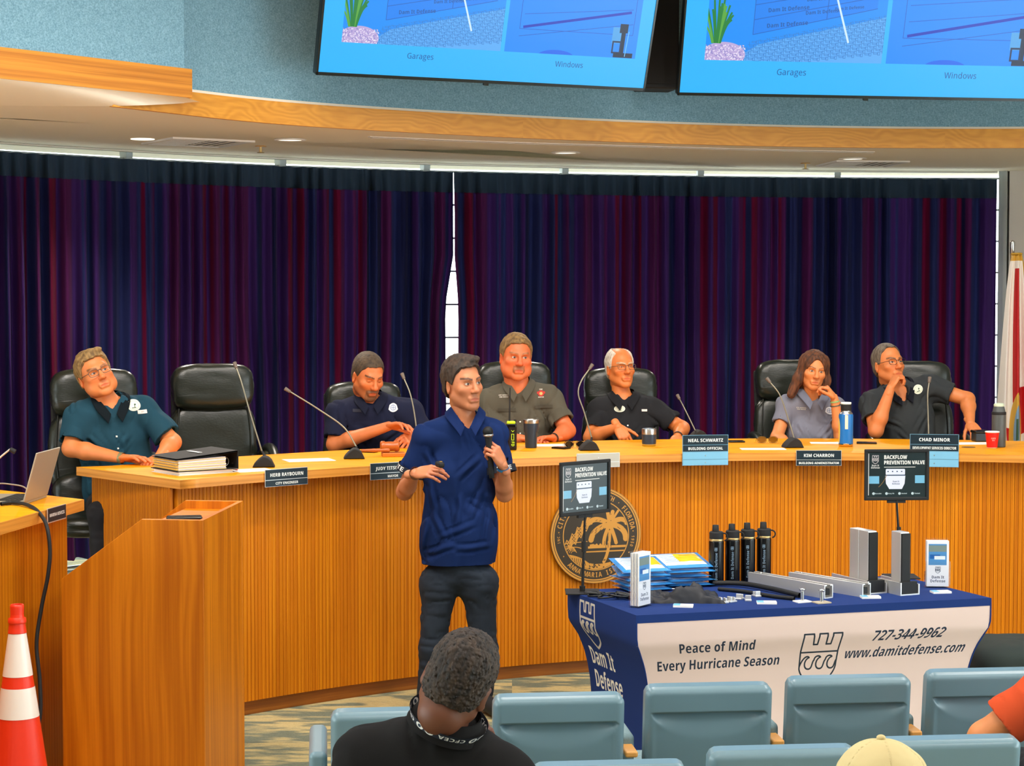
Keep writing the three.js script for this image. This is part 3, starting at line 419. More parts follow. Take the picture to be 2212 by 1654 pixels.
{ const b = onDais(842, 985), g = thing('gavel', 'turned wooden gavel resting across its sound block', 'gavel', b.clone().add(V(0, 0.024, 0)), 0.15), w = M(0xb0581c, { roughness: 0.3 });
  part('head', lathe([[0, -0.055], [0.026, -0.053], [0.03, -0.045], [0.03, -0.03], [0.026, -0.026], [0.027, 0], [0.026, 0.026], [0.03, 0.03], [0.03, 0.045], [0.026, 0.053], [0, 0.055]]).rotateZ(Math.PI / 2).translate(0.0, 0.031, 0), w, g); part('handle', lathe([[0, 0], [0.012, 0.005], [0.013, 0.03], [0.008, 0.05], [0.011, 0.09], [0.008, 0.12], [0.008, 0.16]]).rotateZ(Math.PI / 2).translate(-0.0, 0.012, 0.03), w, g);
  const k = thing('sound_block', 'flat wooden sound block under the gavel', 'sound block', b.clone().add(V(0.02, 0, 0)), 0.15); part('block', bx(0.13, 0.022, 0.1, 0, 0.011, 0, 0.004), M(0xc06a20, { roughness: 0.35 }), k); }
{ const b = onDais(1105, 972), g = thing('two_way_radio', 'black two-way radio with lime trim and long antenna', 'radio', b, -0.05), lime = M(0xb6e21a, { roughness: 0.4 });
  part('body', bx(0.06, 0.155, 0.042, 0, 0.0775, 0, 0.008), T.blackgloss, g); part('top_panel', bx(0.05, 0.018, 0.036, -0.002, 0.16, 0, 0.006), lime, g); part('antenna', rod(V(-0.012, 0.165, 0), V(-0.009, 0.36, -0.01), 0.006, 0.0035), T.blackrub, g); part('knob', cyl(0.008, 0.008, 0.016, 0.02, 0.162, 0), T.blackrub, g);
  const t = ctex(128, 384, (c, w, h) => { c.fillStyle = '#07080a'; c.fillRect(0, 0, w, h); c.strokeStyle = c.fillStyle = '#b6e21a'; c.lineWidth = 9; c.strokeRect(44, 130, 40, 110); c.font = 'bold 76px sans-serif'; c.textAlign = 'center'; c.save(); c.translate(64, 300); c.rotate(Math.PI / 2); c.fillText('FD', 10, 24); c.restore(); c.beginPath(); c.moveTo(40, 60); c.lineTo(64, 90); c.lineTo(90, 60); c.stroke(); });
  part('lettering', new THREE.PlaneGeometry(0.04, 0.12).translate(0.008, 0.075, 0.0215), M(0xffffff, { map: t, roughness: 0.4 }), g); }
function tumbler(name, px, py, prof, label, bands) { const g = thing(name, label, name.includes('bottle') ? 'bottle' : 'tumbler', onDais(px, py)); bands.forEach(([n, pts, m]) => part(n, lathe(pts, 36), m, g)); return g; }
const navyCoat = M(new THREE.Color().setRGB(0.025, 0.045, 0.075), { roughness: 0.35, metalness: 0.3 }), greyCoat = M(new THREE.Color().setRGB(0.09, 0.1, 0.1), { roughness: 0.45, metalness: 0.2 });
tumbler('tumbler', 1147, 967, 0, 'tall tapered navy tumbler with steel rim near the radio', [['body', [[0, 0], [0.031, 0], [0.034, 0.004], [0.037, 0.09], [0.042, 0.096], [0.044, 0.145]], navyCoat], ['rim', [[0.044, 0.145], [0.046, 0.166], [0.043, 0.166], [0.04, 0.15], [0, 0.15]], T.steel]]);
tumbler('tumbler', 1402, 963, 0, 'short dark tumbler with steel rim on the open worktop', [['foot', [[0, 0], [0.04, 0], [0.041, 0.012]], T.steel], ['body', [[0.041, 0.012], [0.0425, 0.02], [0.0425, 0.07]], navyCoat], ['rim', [[0.0425, 0.07], [0.043, 0.102], [0.038, 0.105], [0.034, 0.09], [0, 0.09]], T.steel]]);
{ const t = ctex(1024, 512, (c, w, h) => { c.fillStyle = '#0a6fc0'; c.fillRect(0, 0, w, h); const dot = (x, y, rx, ry, col) => { c.fillStyle = col; c.beginPath(); c.ellipse(x, y, rx, ry, 0, 0, 7); c.fill(); }; dot(640, 330, 70, 75, '#f1e2c4'); dot(640, 330, 48, 52, '#d9c39a'); c.fillStyle = '#f1e2c4'; c.fillRect(610, 60, 70, 130); c.fillStyle = '#e04030'; c.fillRect(650, 50, 30, 30); c.fillStyle = '#ead2e2'; c.beginPath(); c.roundRect(760, 340, 110, 110, 20); c.fill(); c.fillStyle = '#c04a50'; c.fillRect(790, 370, 50, 40); dot(950, 230, 40, 70, '#e6e0d8'); dot(420, 200, 60, 60, '#f0d050'); });
  const g = tumbler('water_bottle', 1827, 964, 0, 'blue water bottle covered in stickers with white cap', [['body', [[0, 0.012], [0.042, 0.012], [0.0425, 0.02], [0.0425, 0.185], [0.04, 0.192]], M(0xffffff, { map: t, roughness: 0.4 })], ['foot', [[0, 0], [0.04, 0], [0.042, 0.012]], T.gold], ['collar', [[0.04, 0.192], [0.036, 0.2], [0.03, 0.205], [0.03, 0.215]], T.steel], ['cap', [[0.03, 0.212], [0.031, 0.216], [0.031, 0.25], [0.028, 0.252]], T.blackrub], ['lid', [[0.03, 0.25], [0.031, 0.255], [0.03, 0.262], [0, 0.264]], M(0xe9efdf, { roughness: 0.5 })]]); g.rotation.y = -4.05; }
tumbler('water_bottle', 2157, 965, 0, 'tall grey metal bottle with pale lid behind the red cup', [['body', [[0, 0], [0.038, 0], [0.0405, 0.004], [0.041, 0.19], [0.038, 0.2]], greyCoat], ['band', [[0.0405, 0.19], [0.042, 0.191], [0.042, 0.206], [0.038, 0.208]], T.blackrub], ['shoulder', [[0.038, 0.206], [0.034, 0.225], [0.03, 0.24]], greyCoat], ['lid', [[0.03, 0.238], [0.031, 0.25], [0.024, 0.258], [0, 0.26]], M(0xc4d0b4, { roughness: 0.6 })]]);
{ const t = ctex(512, 256, (c, w, h) => { c.fillStyle = '#e0100c'; c.fillRect(0, 0, w, h); c.fillStyle = '#f4c0b8'; c.font = 'bold 34px sans-serif'; c.textAlign = 'center'; c.fillText('OPS', 128, 110); c.fillText('FF', 128, 145); });
  const g = tumbler('paper_cup', 2143, 968, 0, 'small red paper cup with white rim', [['wall', [[0.03, 0.006], [0.04, 0.094]], M(0xffffff, { map: t, roughness: 0.5 })], ['base', [[0, 0.002], [0.029, 0], [0.03, 0.008]], T.paper], ['rim', [[0.039, 0.092], [0.042, 0.094], [0.042, 0.099], [0.039, 0.1], [0.036, 0.09], [0.03, 0.02], [0, 0.02]], T.paper]]); g.rotation.y = -1.6; g.userData.category = 'cup'; }
function glassesGeo(w = 0.064, lensH = 0.038) { const r = []; for (const s of [-1, 1]) { const e = new THREE.CatmullRomCurve3([...Array(14).keys()].map((k) => { const a = k / 14 * 6.283; return V(s * 0.034 + Math.sign(Math.cos(a)) * Math.pow(Math.abs(Math.cos(a)), 0.7) * w * 0.42, Math.sign(Math.sin(a)) * Math.pow(Math.abs(Math.sin(a)), 0.7) * lensH / 2, -Math.abs(s * 0.034 + Math.cos(a) * 0.027) * 0.1); }), true); r.push(new THREE.TubeGeometry(e, 30, 0.0016, 6, true)); } r.push(tube([[-0.008, 0.006, 0], [0, 0.009, 0.002], [0.008, 0.006, 0]], 0.0016, 8, 6)); return r; }
function spectacles(px, py, turn, label, frame, lens) { const g = thing('folded_glasses', label, 'glasses', onDais(px, py), turn, 'glasses lying on the dais'); part('frame', merge(glassesGeo()).translate(0, 0.021, 0), frame, g); for (const s of [-1, 1]) part('lens', new THREE.CircleGeometry(0.023, 20).scale(1.1, 0.78, 1).translate(s * 0.034, 0.021, -0.002), lens, g); for (const s of [-1, 1]) part('temple', tube([[s * 0.062, 0.028, -0.004], [s * 0.06, 0.02, -0.06], [s * 0.055, 0.004, -0.12]], 0.0018, 10, 6), frame, g); }
spectacles(1242, 967, 0.1, 'dark sunglasses lying beside the bent microphone', T.blackgloss, M(0x171310, { roughness: 0.1 })); spectacles(1658, 957, 0, 'amber tinted glasses standing open before the woman', M(0x7a5a20, { roughness: 0.3, metalness: 0.5 }), M(0x8a6018, { roughness: 0.15, transmission: 0.4 }));
{ const flat = (px, py, w, d, turn, label, n = 'phone') => { const g = thing(n, label, n.replace('_', ' '), onDais(px, py), turn); part('case', bx(w, 0.01, d, 0, 0.005, 0, 0.004), T.blackgloss, g); part('screen', bx(w * 0.9, 0.0008, d * 0.9, 0, 0.0104, 0), T.blackgloss, g); };
  flat(1872, 958, 0.12, 0.07, -0.15, 'black phone lying flat beside the blue bottle'); flat(1590, 955, 0.1, 0.06, 0.1, 'black phone behind the building official plate'); flat(1212, 969, 0.06, 0.1, 0.9, 'black phone under the edge of the papers'); flat(796, 977, 0.05, 0.1, 1.2, 'small black remote beside the gavel handle', 'remote_control');
  const p = thing('grommet', 'dark oval cable grommet set in the worktop', 'grommet', onDais(2092, 966)); part('ring', cyl(0.04, 0.04, 0.002, 0, 0.0005, 0), M(0x6a4c20, { roughness: 0.6 }), p);
  const m = thing('desk_device', 'black and grey desktop device under the resting hand', 'device', onDais(2118, 953), 0.1); part('body', bx(0.09, 0.055, 0.09, 0, 0.0275, 0, 0.008), M(0x2a343c, { roughness: 0.4 }), m); part('lid', bx(0.1, 0.018, 0.1, 0, 0.06, 0, 0.008), T.blackgloss, m); }
// ---------------------------------------------------------------- clerk's desk, laptop, lectern, cone
{ const g = thing('clerk_desk', 'low oak clerk desk with slatted front beside the lectern', 'desk', V(-2.7, 0, -8.7)), o = g.position, sh = (geo) => geo.translate(-o.x, 0, -o.z), HD = 1.21, xz = (p) => [p.x, p.z];
  const A = xz(level(179, 1078, HD)), B1 = xz(level(0, 1128, HD)), A1 = xz(level(0, 1058, HD)), ext = (p, q, k) => [p[0] + (q[0] - p[0]) * k, p[1] + (q[1] - p[1]) * k], B = ext(A, B1, 2.6), D = ext(A, A1, 3.4), C = [D[0] - 0.1, B[1]];
  part('worktop', sh(muv(prism([D, C, B, A], HD - 0.05, HD))), T.top, g);
  const eb = ribbon([B, A], HD - 0.05, HD - 0.0005, 0.01).translate(0.006, 0, 0.001); { const uv = eb.attributes.uv; for (let i = 0; i < uv.count; i++) uv.setXY(i, uv.getY(i), uv.getX(i)); } part('edge_band', sh(eb), T.edge, g);
  const dx = A[0] - B[0], dz = A[1] - B[1], l = Math.hypot(dx, dz), n = [-dz / l, dx / l], P = [A[0] - n[0] * 0.07 - dx / l * 0.05, A[1] - n[1] * 0.07 - dz / l * 0.05], Q = [B[0] - n[0] * 0.07, B[1] - n[1] * 0.07];
  part('carcass', sh(ribbon([Q, P], 0, HD - 0.05, 0.02)), T.toe, g); part('side_panel', sh(muv(ribbon([P, [P[0] - 0.5, P[1] - 0.2]], 0, HD - 0.05, 0.02))), T.slat[2], g);
  const ry = Math.atan2(-dz, dx), geo = [0, 1, 2].map((k) => muv(bx(0.026, HD - 0.06, 0.014, 0, (HD - 0.06) / 2, 0.007), k * 0.21)); for (let s = 0.014; s < 1.9; s += 0.0275) { const m = part('slat', geo[Math.floor(rnd() * 3)], T.slat[Math.floor(rnd() * 5)], g); m.position.set(P[0] - dx / l * s - o.x + n[0] * 0.0, 0, P[1] - dz / l * s - o.z); m.rotation.y = ry; }
  let TN = 0; while (W / 2 + FL * lerp(A[0], B[0], TN) / -lerp(A[1], B[1], TN) > 111) TN += 0.002;
  // its name plate
  const q = thing('name_plate', 'small dark name plate on the clerk desk behind the cable', 'name plate', V(lerp(A[0], B[0], TN) + n[0] * 0.016, HD - 0.058, lerp(A[1], B[1], TN) + n[1] * 0.016), Math.atan2(n[0], n[1])); part('holder', bx(0.2, 0.064, 0.004, 0, 0.032, 0), T.alu, q); const t = ctex(512, 150, (c, w, h) => { c.fillStyle = '#06202c'; c.fillRect(0, 0, w, h); c.fillStyle = '#efefe6'; c.font = 'bold 52px sans-serif'; c.textAlign = 'center'; c.fillText('MARINA KOVICIS', w / 2, 96, w * 0.84); }); part('lettering', new THREE.PlaneGeometry(0.196, 0.057).translate(0, 0.033, 0.0025), M(0xffffff, { map: t, roughness: 0.45 }), q);
  // laptop
  const lp = level(22, 1082, HD), lt = thing('laptop', 'open silver laptop seen from its edge on the clerk desk', 'laptop', lp, -1.64), sil = M(0xa59a86, { metalness: 0.3, roughness: 0.45 });
  part('keyboard_deck', bx(0.33, 0.016, 0.23, 0, 0.008, 0, 0.004), sil, lt); part('keyboard', bx(0.28, 0.002, 0.11, 0, 0.0168, -0.035), M(0x3c3a34, { roughness: 0.7 }), lt);
  for (let r = 0; r < 5; r++) for (let k = 0; k < 12; k++) part('key', bx(0.019, 0.003, 0.017, -0.127 + k * 0.0231, 0.018, -0.079 + r * 0.022), M(0x24231f, { roughness: 0.6 }), lt);
  const lid = part('lid', bx(0.33, 0.225, 0.008, 0, 0.1125, 0, 0.003), sil, lt); lid.position.set(0, 0.014, -0.115); lid.rotation.x = -0.28; part('display', new THREE.PlaneGeometry(0.31, 0.2).translate(0, 0.115, 0.0045), T.blackgloss, lid);
  single('laptop_cable', 'thin grey cable looping behind the laptop', 'cable', tube([at(64, 1062, 5.8), at(48, 1050, 5.85), at(25, 1046, 5.85), at(0, 1044, 5.85), at(-30, 1050, 5.85)], 0.0035, 24), M(0x8c8276, { roughness: 0.5 }));
  const e = (px, py, d) => at(px, py, d);
  single('black_cable', 'black cable hanging from the laptop over the desk edge to the floor', 'cable', tube([level(2, 1088, HD + 0.01), level(25, 1085, HD + 0.012), level(58, 1090, HD + 0.012), e(85, 1108, 5.38), e(102, 1140, 5.3), e(108, 1190, 5.28), e(104, 1240, 5.27), e(90, 1310, 5.26), e(79, 1390, 5.24), e(86, 1470, 5.22), e(87, 1540, 5.2), e(78, 1590, 5.18), e(60, 1680, 5.12), V(-2.0, 0.012, -7.55)], 0.0085, 90), T.blackrub);
  const ms = thing('gooseneck_microphone', 'gooseneck microphone tip beside the laptop', 'microphone', level(-75, 1066, HD), 0, 'gooseneck microphones'), mo = ms.position; part('base', bx(0.1, 0.03, 0.1, 0, 0.015, 0, 0.01), T.blackrub, ms); part('gooseneck', tube([V(0, 0.03, 0), at(-30, 1020, 5.9).sub(mo), at(0, 988, 5.9).sub(mo), at(22, 970, 5.9).sub(mo)], 0.0045, 16), T.alu, ms); part('capsule_head', rod(at(22, 970, 5.9).sub(mo), at(33, 976, 5.9).sub(mo), 0.01, 0.012), T.blackrub, ms);
}
{ // lectern
  const HL = 1.21, t = 0.02, xz = (p) => [p.x, p.z], B = xz(level(438, 1124, HL)), A = xz(level(306, 1122, HL)), C = xz(level(524, 1082, HL));
  const eT = ((128 - 1106) / FL * -B[1] - B[0]) / ((A[0] - B[0]) - (128 - 1106) / FL * -(A[1] - B[1])), E = [B[0] + (A[0] - B[0]) * eT, B[1] + (A[1] - B[1]) * eT];
  const g = thing('lectern', 'plain oak lectern with sloping side and tray top', 'lectern', V(-1.65, 0, -8.6)), o = g.position;
  const ux = V(B[0] - E[0], 0, B[1] - E[1]), wl = ux.length(); ux.normalize(); const uz = V(C[0] - B[0], 0, C[1] - B[1]), dl = uz.length(); uz.normalize();
  const P = (a, b, y) => V(B[0], 0, B[1]).addScaledVector(ux, -a).addScaledVector(uz, b).add(V(-o.x, y, -o.z));
  const aw = Math.hypot(B[0] - A[0], B[1] - A[1]), hE = atA(128, 1250.7, -E[1]).y;
  const side = (b0) => { const s = new THREE.Shape(); s.moveTo(0, 0); s.lineTo(0, HL); s.lineTo(-aw, HL); s.lineTo(-wl, hE); s.lineTo(-wl, 0); s.closePath(); const e = new THREE.ExtrudeGeometry(s, { depth: t, bevelEnabled: true, bevelSize: 0.0015, bevelThickness: 0.0015, bevelSegments: 1 }), m = new THREE.Matrix4().makeBasis(ux, V(0, 1, 0), V(0, 0, 0).crossVectors(ux, V(0, 1, 0))); e.translate(0, 0, -t); const muvd = muv(e, b0 * 0.4); return muvd.applyMatrix4(m); };
  const put = (geo, a, b, y = 0) => { const p = P(a, b, y); return geo.translate(p.x, p.y, p.z); };
  part('side_panel', put(side(0.1), 0, 0), T.podium, g); part('side_panel', put(side(0.7), 0, dl - t), T.podium, g);
  const quad = (p0, p1, p2, p3, th, uvs) => { const n = p1.clone().sub(p0).cross(p3.clone().sub(p0)).normalize().multiplyScalar(th), f = (k) => (u, v) => p0.clone().lerp(p1, u).lerp(p3.clone().lerp(p2, u), v).addScaledVector(n, k); const w = p0.distanceTo(p1), h = p0.distanceTo(p3), q = [p0, p1, p2, p3]; const uvf = (u, v) => [u * w + uvs, v * h]; const parts = [surf(f(0), 1, 1, uvf), surf(f(-1), 1, 1, uvf, true)]; for (let k = 0; k < 4; k++) { const a = q[k], b = q[(k + 1) % 4]; parts.push(surf((u, v) => a.clone().lerp(b, u).addScaledVector(n, -v), 1, 1, (u, v) => [v * th, u], true)); } return merge(parts); };
  part('front_panel', quad(P(0, t, 0), P(0, dl - t, 0), P(0, dl - t, HL - 0.0), P(0, t, HL - 0.0), t, 0.3), T.podium, g);
  part('back_panel', quad(P(wl, dl - t, 0), P(wl, t, 0), P(wl, t, hE - 0.01), P(wl, dl - t, hE - 0.01), t, 0.6), T.podium, g);
  part('tray', quad(P(t, t, HL - 0.05), P(t, dl - t, HL - 0.05), P(aw, dl - t, HL - 0.05), P(aw, t, HL - 0.05), -0.015, 0.1), T.podium, g); part('reading_slope', quad(P(aw, t, HL - 0.05), P(aw, dl - t, HL - 0.05), P(wl - t, dl - t, hE - 0.06), P(wl - t, t, hE - 0.06), -0.015, 0.2), T.podium, g);
  const ph = P(0.13, 0.2, HL - 0.038).add(o), k = thing('phone', 'black phone lying in the lectern tray', 'phone', ph, 0.2); part('case', bx(0.15, 0.022, 0.075, 0, 0.02, 0, 0.008), T.blackgloss, k); part('screen', bx(0.135, 0.001, 0.06, 0, 0.0312, 0), T.blackgloss, k); part('stand', bx(0.06, 0.016, 0.05, 0, 0.002, 0, 0.004), T.blackrub, k);
}
{ const p = V((30 - 1106) / FL * 4.97 * K, 0, -4.97 * K), g = thing('traffic_cone', 'orange traffic cone with two white reflective bands', 'traffic cone', p), or = M(new THREE.Color().setRGB(0.85, 0.035, 0.008), { roughness: 0.4 }), wh = M(0xf2e6dc, { roughness: 0.25 });
  const rad = (y) => 0.142 - (0.142 - 0.028) * (y - 0.04) / 0.8;
  const seg = (a, b, e = 0) => lathe([[rad(a) + e, a], [rad(b) + e, b]], 40);
  part('base_plate', bx(0.37, 0.04, 0.37, 0, 0.02, 0, 0.015), or, g); part('cone_body', merge([seg(0.04, 0.9 - 0.06), lathe([[0.034, 0.84], [0.036, 0.845], [0.034, 0.86], [0.028, 0.862], [0.026, 0.872], [0.0275, 0.905], [0.025, 0.914], [0.018, 0.914], [0.018, 0.86]], 40)]), or, g);
  const yOf = (py) => 2.14 - (py - HOR) * 4.97 * K / FL; part('reflective_band', seg(yOf(1463), yOf(1371), 0.0015), wh, g); part('reflective_band', seg(yOf(1553), yOf(1488), 0.0015), wh, g); part('sleeve', seg(yOf(1370), yOf(1330), 0.003), or, g); }

// ---------------------------------------------------------------- display table
const TB = 0.745;
const tbl = (px, py) => level(px, py, TB);
{ const FLc = level(1375, 1329, TB), FRc = level(2140, 1291, TB), BLc = level(1226, 1275, TB), cen = FRc.clone().add(BLc).multiplyScalar(0.5).setY(0), hx = FRc.clone().sub(FLc).multiplyScalar(0.5), hz = FLc.clone().sub(BLc).multiplyScalar(0.5);
  const g = thing('display_table', 'display table under a stretched navy and white cover with printed slogans', 'table', cen);
  const ins = (y) => { const t = clamp((TB - y) / TB, 0, 1); return [0.0, 0.0, 0.004, 0.045, 0.07, 0.085, 0.095, 0.1, 0.1, 0.098, 0.092, 0.08].reduce((s, v, i, a) => { const p = t * 11; return s + v * Math.max(0, 1 - Math.abs(p - i)); }, 0); };
  const P = (a, b, y) => { const k = ins(y); return V(0, y, 0).addScaledVector(hx, a * (1 - k * 1.05)).addScaledVector(hz, b * (1 - k * 1.7)); };
  const navy = M(new THREE.Color().setRGB(0.012, 0.035, 0.16), { roughness: 0.85, specularIntensity: 0.3 });
  const frontT = ctex(2048, 860, (c, w, h) => { c.fillStyle = '#dac2b9'; c.fillRect(0, 0, w, h); c.fillStyle = '#0d2036'; c.textAlign = 'center'; const tx = (s, x, y, z) => { c.save(); c.translate(x * w, y * h); c.transform(0.86, 0, -0.16, 1, 0, 0); c.font = '600 ' + z + 'px sans-serif'; c.fillText(s, 0, 0); c.restore(); };
    tx('Peace of Mind', 0.215, 0.215, 76); tx('Every Hurricane Season', 0.215, 0.325, 76); tx('727-344-9962', 0.765, 0.2, 82); tx('www.damitdefense.com', 0.777, 0.31, 76); logo(c, 0.515 * w, 0.27 * h, 235, '#10202e', 9); });
  const sideT = ctex(512, 512, (c, w, h) => { c.fillStyle = '#1d346f'; c.fillRect(0, 0, w, h); logo(c, 0.3 * w, 0.145 * h, 115, '#c6c3ba', 8); c.fillStyle = '#e6e4da'; c.font = '800 78px sans-serif'; c.save(); c.translate(0.1 * w, 0.44 * h); c.scale(0.8, 1); c.fillText('Dam It', 0, 0); c.fillText('Defense', 0, 76); c.font = '600 30px sans-serif'; c.fillText('Flood Prevention', 0, 122); c.restore(); });
  part('cover_top', merge([surf((u, v) => P(u * 2 - 1, 1 - v * 2, TB), 12, 6), ...[]]), navy, g);
  const skirt = (f, n) => surf((u, v) => f(u, 0.012 + (TB - 0.012) * v), n, 40);
  const lip = 0.035, hem = (f) => surf((u, v) => f(u, TB - lip * (1 - v)).multiply(V(1.004, 1, 1.004)), 20, 3);
  part('cover_front', surf((u, v) => P(u * 2 - 1, 1, 0.012 + (TB - 0.03 - 0.012) * v), 30, 40), M(0xffffff, { map: frontT, roughness: 0.8 }), g);
  part('cover_lip', hem((u, y) => P(u * 2 - 1, 1, y)), navy, g);
  part('cover_side', surf((u, v) => P(-1, u * 2 - 1, 0.012 + (TB - 0.012) * v), 14, 40), M(0xffffff, { map: sideT, roughness: 0.85, specularIntensity: 0.3 }), g);
  part('cover_side', surf((u, v) => P(1, 1 - u * 2, 0.012 + (TB - 0.012) * v), 14, 40), navy, g); part('cover_back', skirt((u, y) => P(1 - u * 2, -1, y), 20), navy, g);
  for (const [a, b] of [[-1, -1], [1, -1], [-1, 1], [1, 1]]) { const p = P(a, b, 0); part('foot', cyl(0.02, 0.02, 0.02, p.x * 0.985, 0, p.z * 0.97), T.blackrub, g); }
  part('cover_seam', merge([-1, 1].map((s) => tube([...Array(14).keys()].map((i) => P(s, 1, 0.012 + (TB - 0.02) * i / 13)), 0.004, 30, 6))), navy, g);
}
const signT = ctex(880, 660, (c, w, h) => { c.fillStyle = '#0d2328'; c.fillRect(0, 0, w, h); c.fillStyle = '#e8e4de'; c.fillRect(14, 20, 10, h - 50); c.font = '900 76px sans-serif'; c.save(); c.translate(245, 100); c.scale(0.86, 1); c.fillText('BACKFLOW', 0, 0); c.fillText('PREVENTION VALVE', 0, 78); c.restore(); c.fillRect(250, 215, 470, 8); logo(c, 120, 95, 95, '#cfc4c4', 7); c.fillStyle = '#e0dcd8'; c.font = '800 34px sans-serif'; c.textAlign = 'center'; c.fillText('Dam It', 120, 206); c.fillText('Defense', 120, 238);
  c.fillStyle = '#6fb0d0'; c.fillRect(28, 350, 150, 110); c.fillRect(715, 340, 145, 115); c.fillStyle = '#d9dcf0'; c.beginPath(); c.roundRect(275, 245, 290, 90, 16); c.fill(); c.beginPath(); c.moveTo(270, 345); c.lineTo(570, 345); c.lineTo(560, 460); c.lineTo(520, 540); c.lineTo(330, 540); c.lineTo(280, 460); c.fill(); c.fillStyle = '#23405a'; c.fillRect(270, 330, 300, 14); c.font = '800 30px sans-serif'; c.fillText('Dam It', 430, 440); c.fillText('Defense', 430, 474); for (let k = 0; k < 4; k++) c.fillRect(300 + k * 68, 275, 20, 16);
  c.strokeStyle = '#8d6a3a'; c.lineWidth = 8; c.beginPath(); c.moveTo(170, 510); c.quadraticCurveTo(250, 440, 290, 330); c.stroke(); c.fillStyle = '#b9c8cc'; c.font = '600 26px sans-serif'; ['Durable', 'Easy fit', 'Sealed', 'Tested'].forEach((s, i) => { c.beginPath(); c.arc(95 + i * 195, 605, 20, 0, 7); c.fill(); c.fillText(s, 165 + i * 195, 614); }); });
function signStand(px, py, cx, cy, turn, label) {
  const b = tbl(px, py), d = -b.z, g = thing('sign_stand', label, 'sign', b, 0, 'sign stands on the display table'), q = atA(cx, cy, d).sub(b), w = 0.292, h = 0.222;
  part('base', bx(0.16, 0.006, 0.16, 0, 0.003, 0, 0.002), T.blackrub, g); part('pole', merge([rod(V(0, 0, 0), V(q.x, q.y - h / 2, 0), 0.0075, 0.005), cyl(0.011, 0.011, 0.05, q.x * 0.5, (q.y - h / 2) * 0.5, 0), cyl(0.012, 0.014, 0.03, 0, 0, 0)]), T.blackrub, g);
  const f = part('frame', merge([bx(w + 0.03, 0.016, 0.014, 0, h / 2 + 0.007, 0, 0.004), bx(w + 0.03, 0.016, 0.014, 0, -h / 2 - 0.007, 0, 0.004), bx(0.016, h + 0.02, 0.014, w / 2 + 0.007, 0, 0, 0.004), bx(0.016, h + 0.02, 0.014, -w / 2 - 0.007, 0, 0, 0.004), bx(w, h, 0.005, 0, 0, -0.004), bx(0.09, 0.02, 0.014, 0, -h / 2 - 0.018, -0.004)]), T.blackrub, g); f.position.copy(q); f.rotation.y = turn;
  part('poster', new THREE.PlaneGeometry(w, h), M(0xffffff, { map: signT, roughness: 0.3 }), f);
}
signStand(1258, 1279, 1264, 1053, 0.72, 'framed backflow valve sign standing in front of the round seal'); signStand(1946, 1246, 1937, 1025, 0.06, 'framed backflow valve sign standing behind the metal posts');
// bags in two stacks
{ const bagT = ctex(256, 256, (c, w, h) => { c.fillStyle = '#3f8fd0'; c.fillRect(0, 0, w, h); c.fillStyle = '#dfeaf0'; c.fillRect(14, 20, 228, 216); c.fillStyle = '#f2c41a'; c.fillRect(104, 30, 134, 150); c.fillStyle = '#8fb8d8'; for (let k = 0; k < 6; k++) c.fillRect(28, 50 + k * 26, 80, 10); c.fillStyle = '#d8a010'; c.fillRect(135, 60, 60, 16); });
  const topM = M(0xffffff, { map: bagT, roughness: 0.2, clearcoat: 0.6, clearcoatRoughness: 0.1 }), blue = M(0x2f86cf, { roughness: 0.25, clearcoat: 0.5, clearcoatRoughness: 0.15 });
  const make = (px, py, n, nm, lab, where) => { const b = tbl(px, py); for (let k = 0; k < n; k++) { const w = 0.21 + rnd() * 0.03, d = 0.19, th = 0.022, r = (rnd() - 0.5) * 0.3 + 0.25; const g = thing('packaged_kit', k === n - 1 ? lab : ['lowest', 'second lowest', 'middle', 'second highest'][k] + ' blue packaged kit in the stack ' + where, 'package', b.clone().add(V((rnd() - 0.5) * 0.025, k * th, (rnd() - 0.5) * 0.03)), r, 'blue packaged kits'); if (k > 2) { g.rotation.order = 'YXZ'; g.rotation.x = 0.1 * (k - 2); g.position.y += 0.008 * (k - 2); }
      const sh = (s) => surf((u, v) => { const e = Math.min(u, 1 - u, v, 1 - v), z = Math.pow(clamp(e * 6, 0, 1), 0.6); return V((u - 0.5) * w, th / 2 + s * th * 0.5 * z + (s > 0 ? fbm(u * 6 + k * 7, v * 6, px, 2) * 0.006 * z : 0), -(v - 0.5) * d); }, 14, 14, null, s < 0);
      part('pouch', merge([sh(-1), surf((u, v) => { const e = Math.min(u, 1 - u, v, 1 - v); return V((u - 0.5) * (w + 0.02), th / 2, -(v - 0.5) * (d + 0.02)); }, 2, 2)]), blue, g); part('printed_card', sh(1), topM, g); } };
  make(1385, 1271, 5, 'a', 'top yellow and white packaged kit of the stack behind the brochure rack', 'behind the brochure rack');
  make(1472, 1262, 5, 'b', 'top yellow and white packaged kit of the stack next to black bottles', 'next to the black bottles'); }
{ // crumpled black bag
  const b = tbl(1472, 1297), g = thing('fabric_bag', 'crumpled black fabric bag lying before the packaged kits', 'bag', b), navyBag = M(new THREE.Color().setRGB(0.006, 0.008, 0.014), { roughness: 0.55 });
  part('cloth', surf((u, v) => { const a = u * 2 - 1, c = v * 2 - 1, e = clamp(1 - Math.max(Math.abs(a), Math.abs(c)), 0, 1), z = Math.pow(e, 0.45); return V(a * 0.18 + fbm(u * 5, v * 5, 1, 3) * 0.03, z * (0.062 + fbm(u * 6, v * 5, 6, 3) * 0.09), -c * 0.085 + fbm(u * 5, v * 5, 9, 3) * 0.02); }, 40, 26), navyBag, g); part('bag_logo', bx(0.03, 0.0015, 0.01, -0.03, 0.058, 0.02), T.paper, g); }
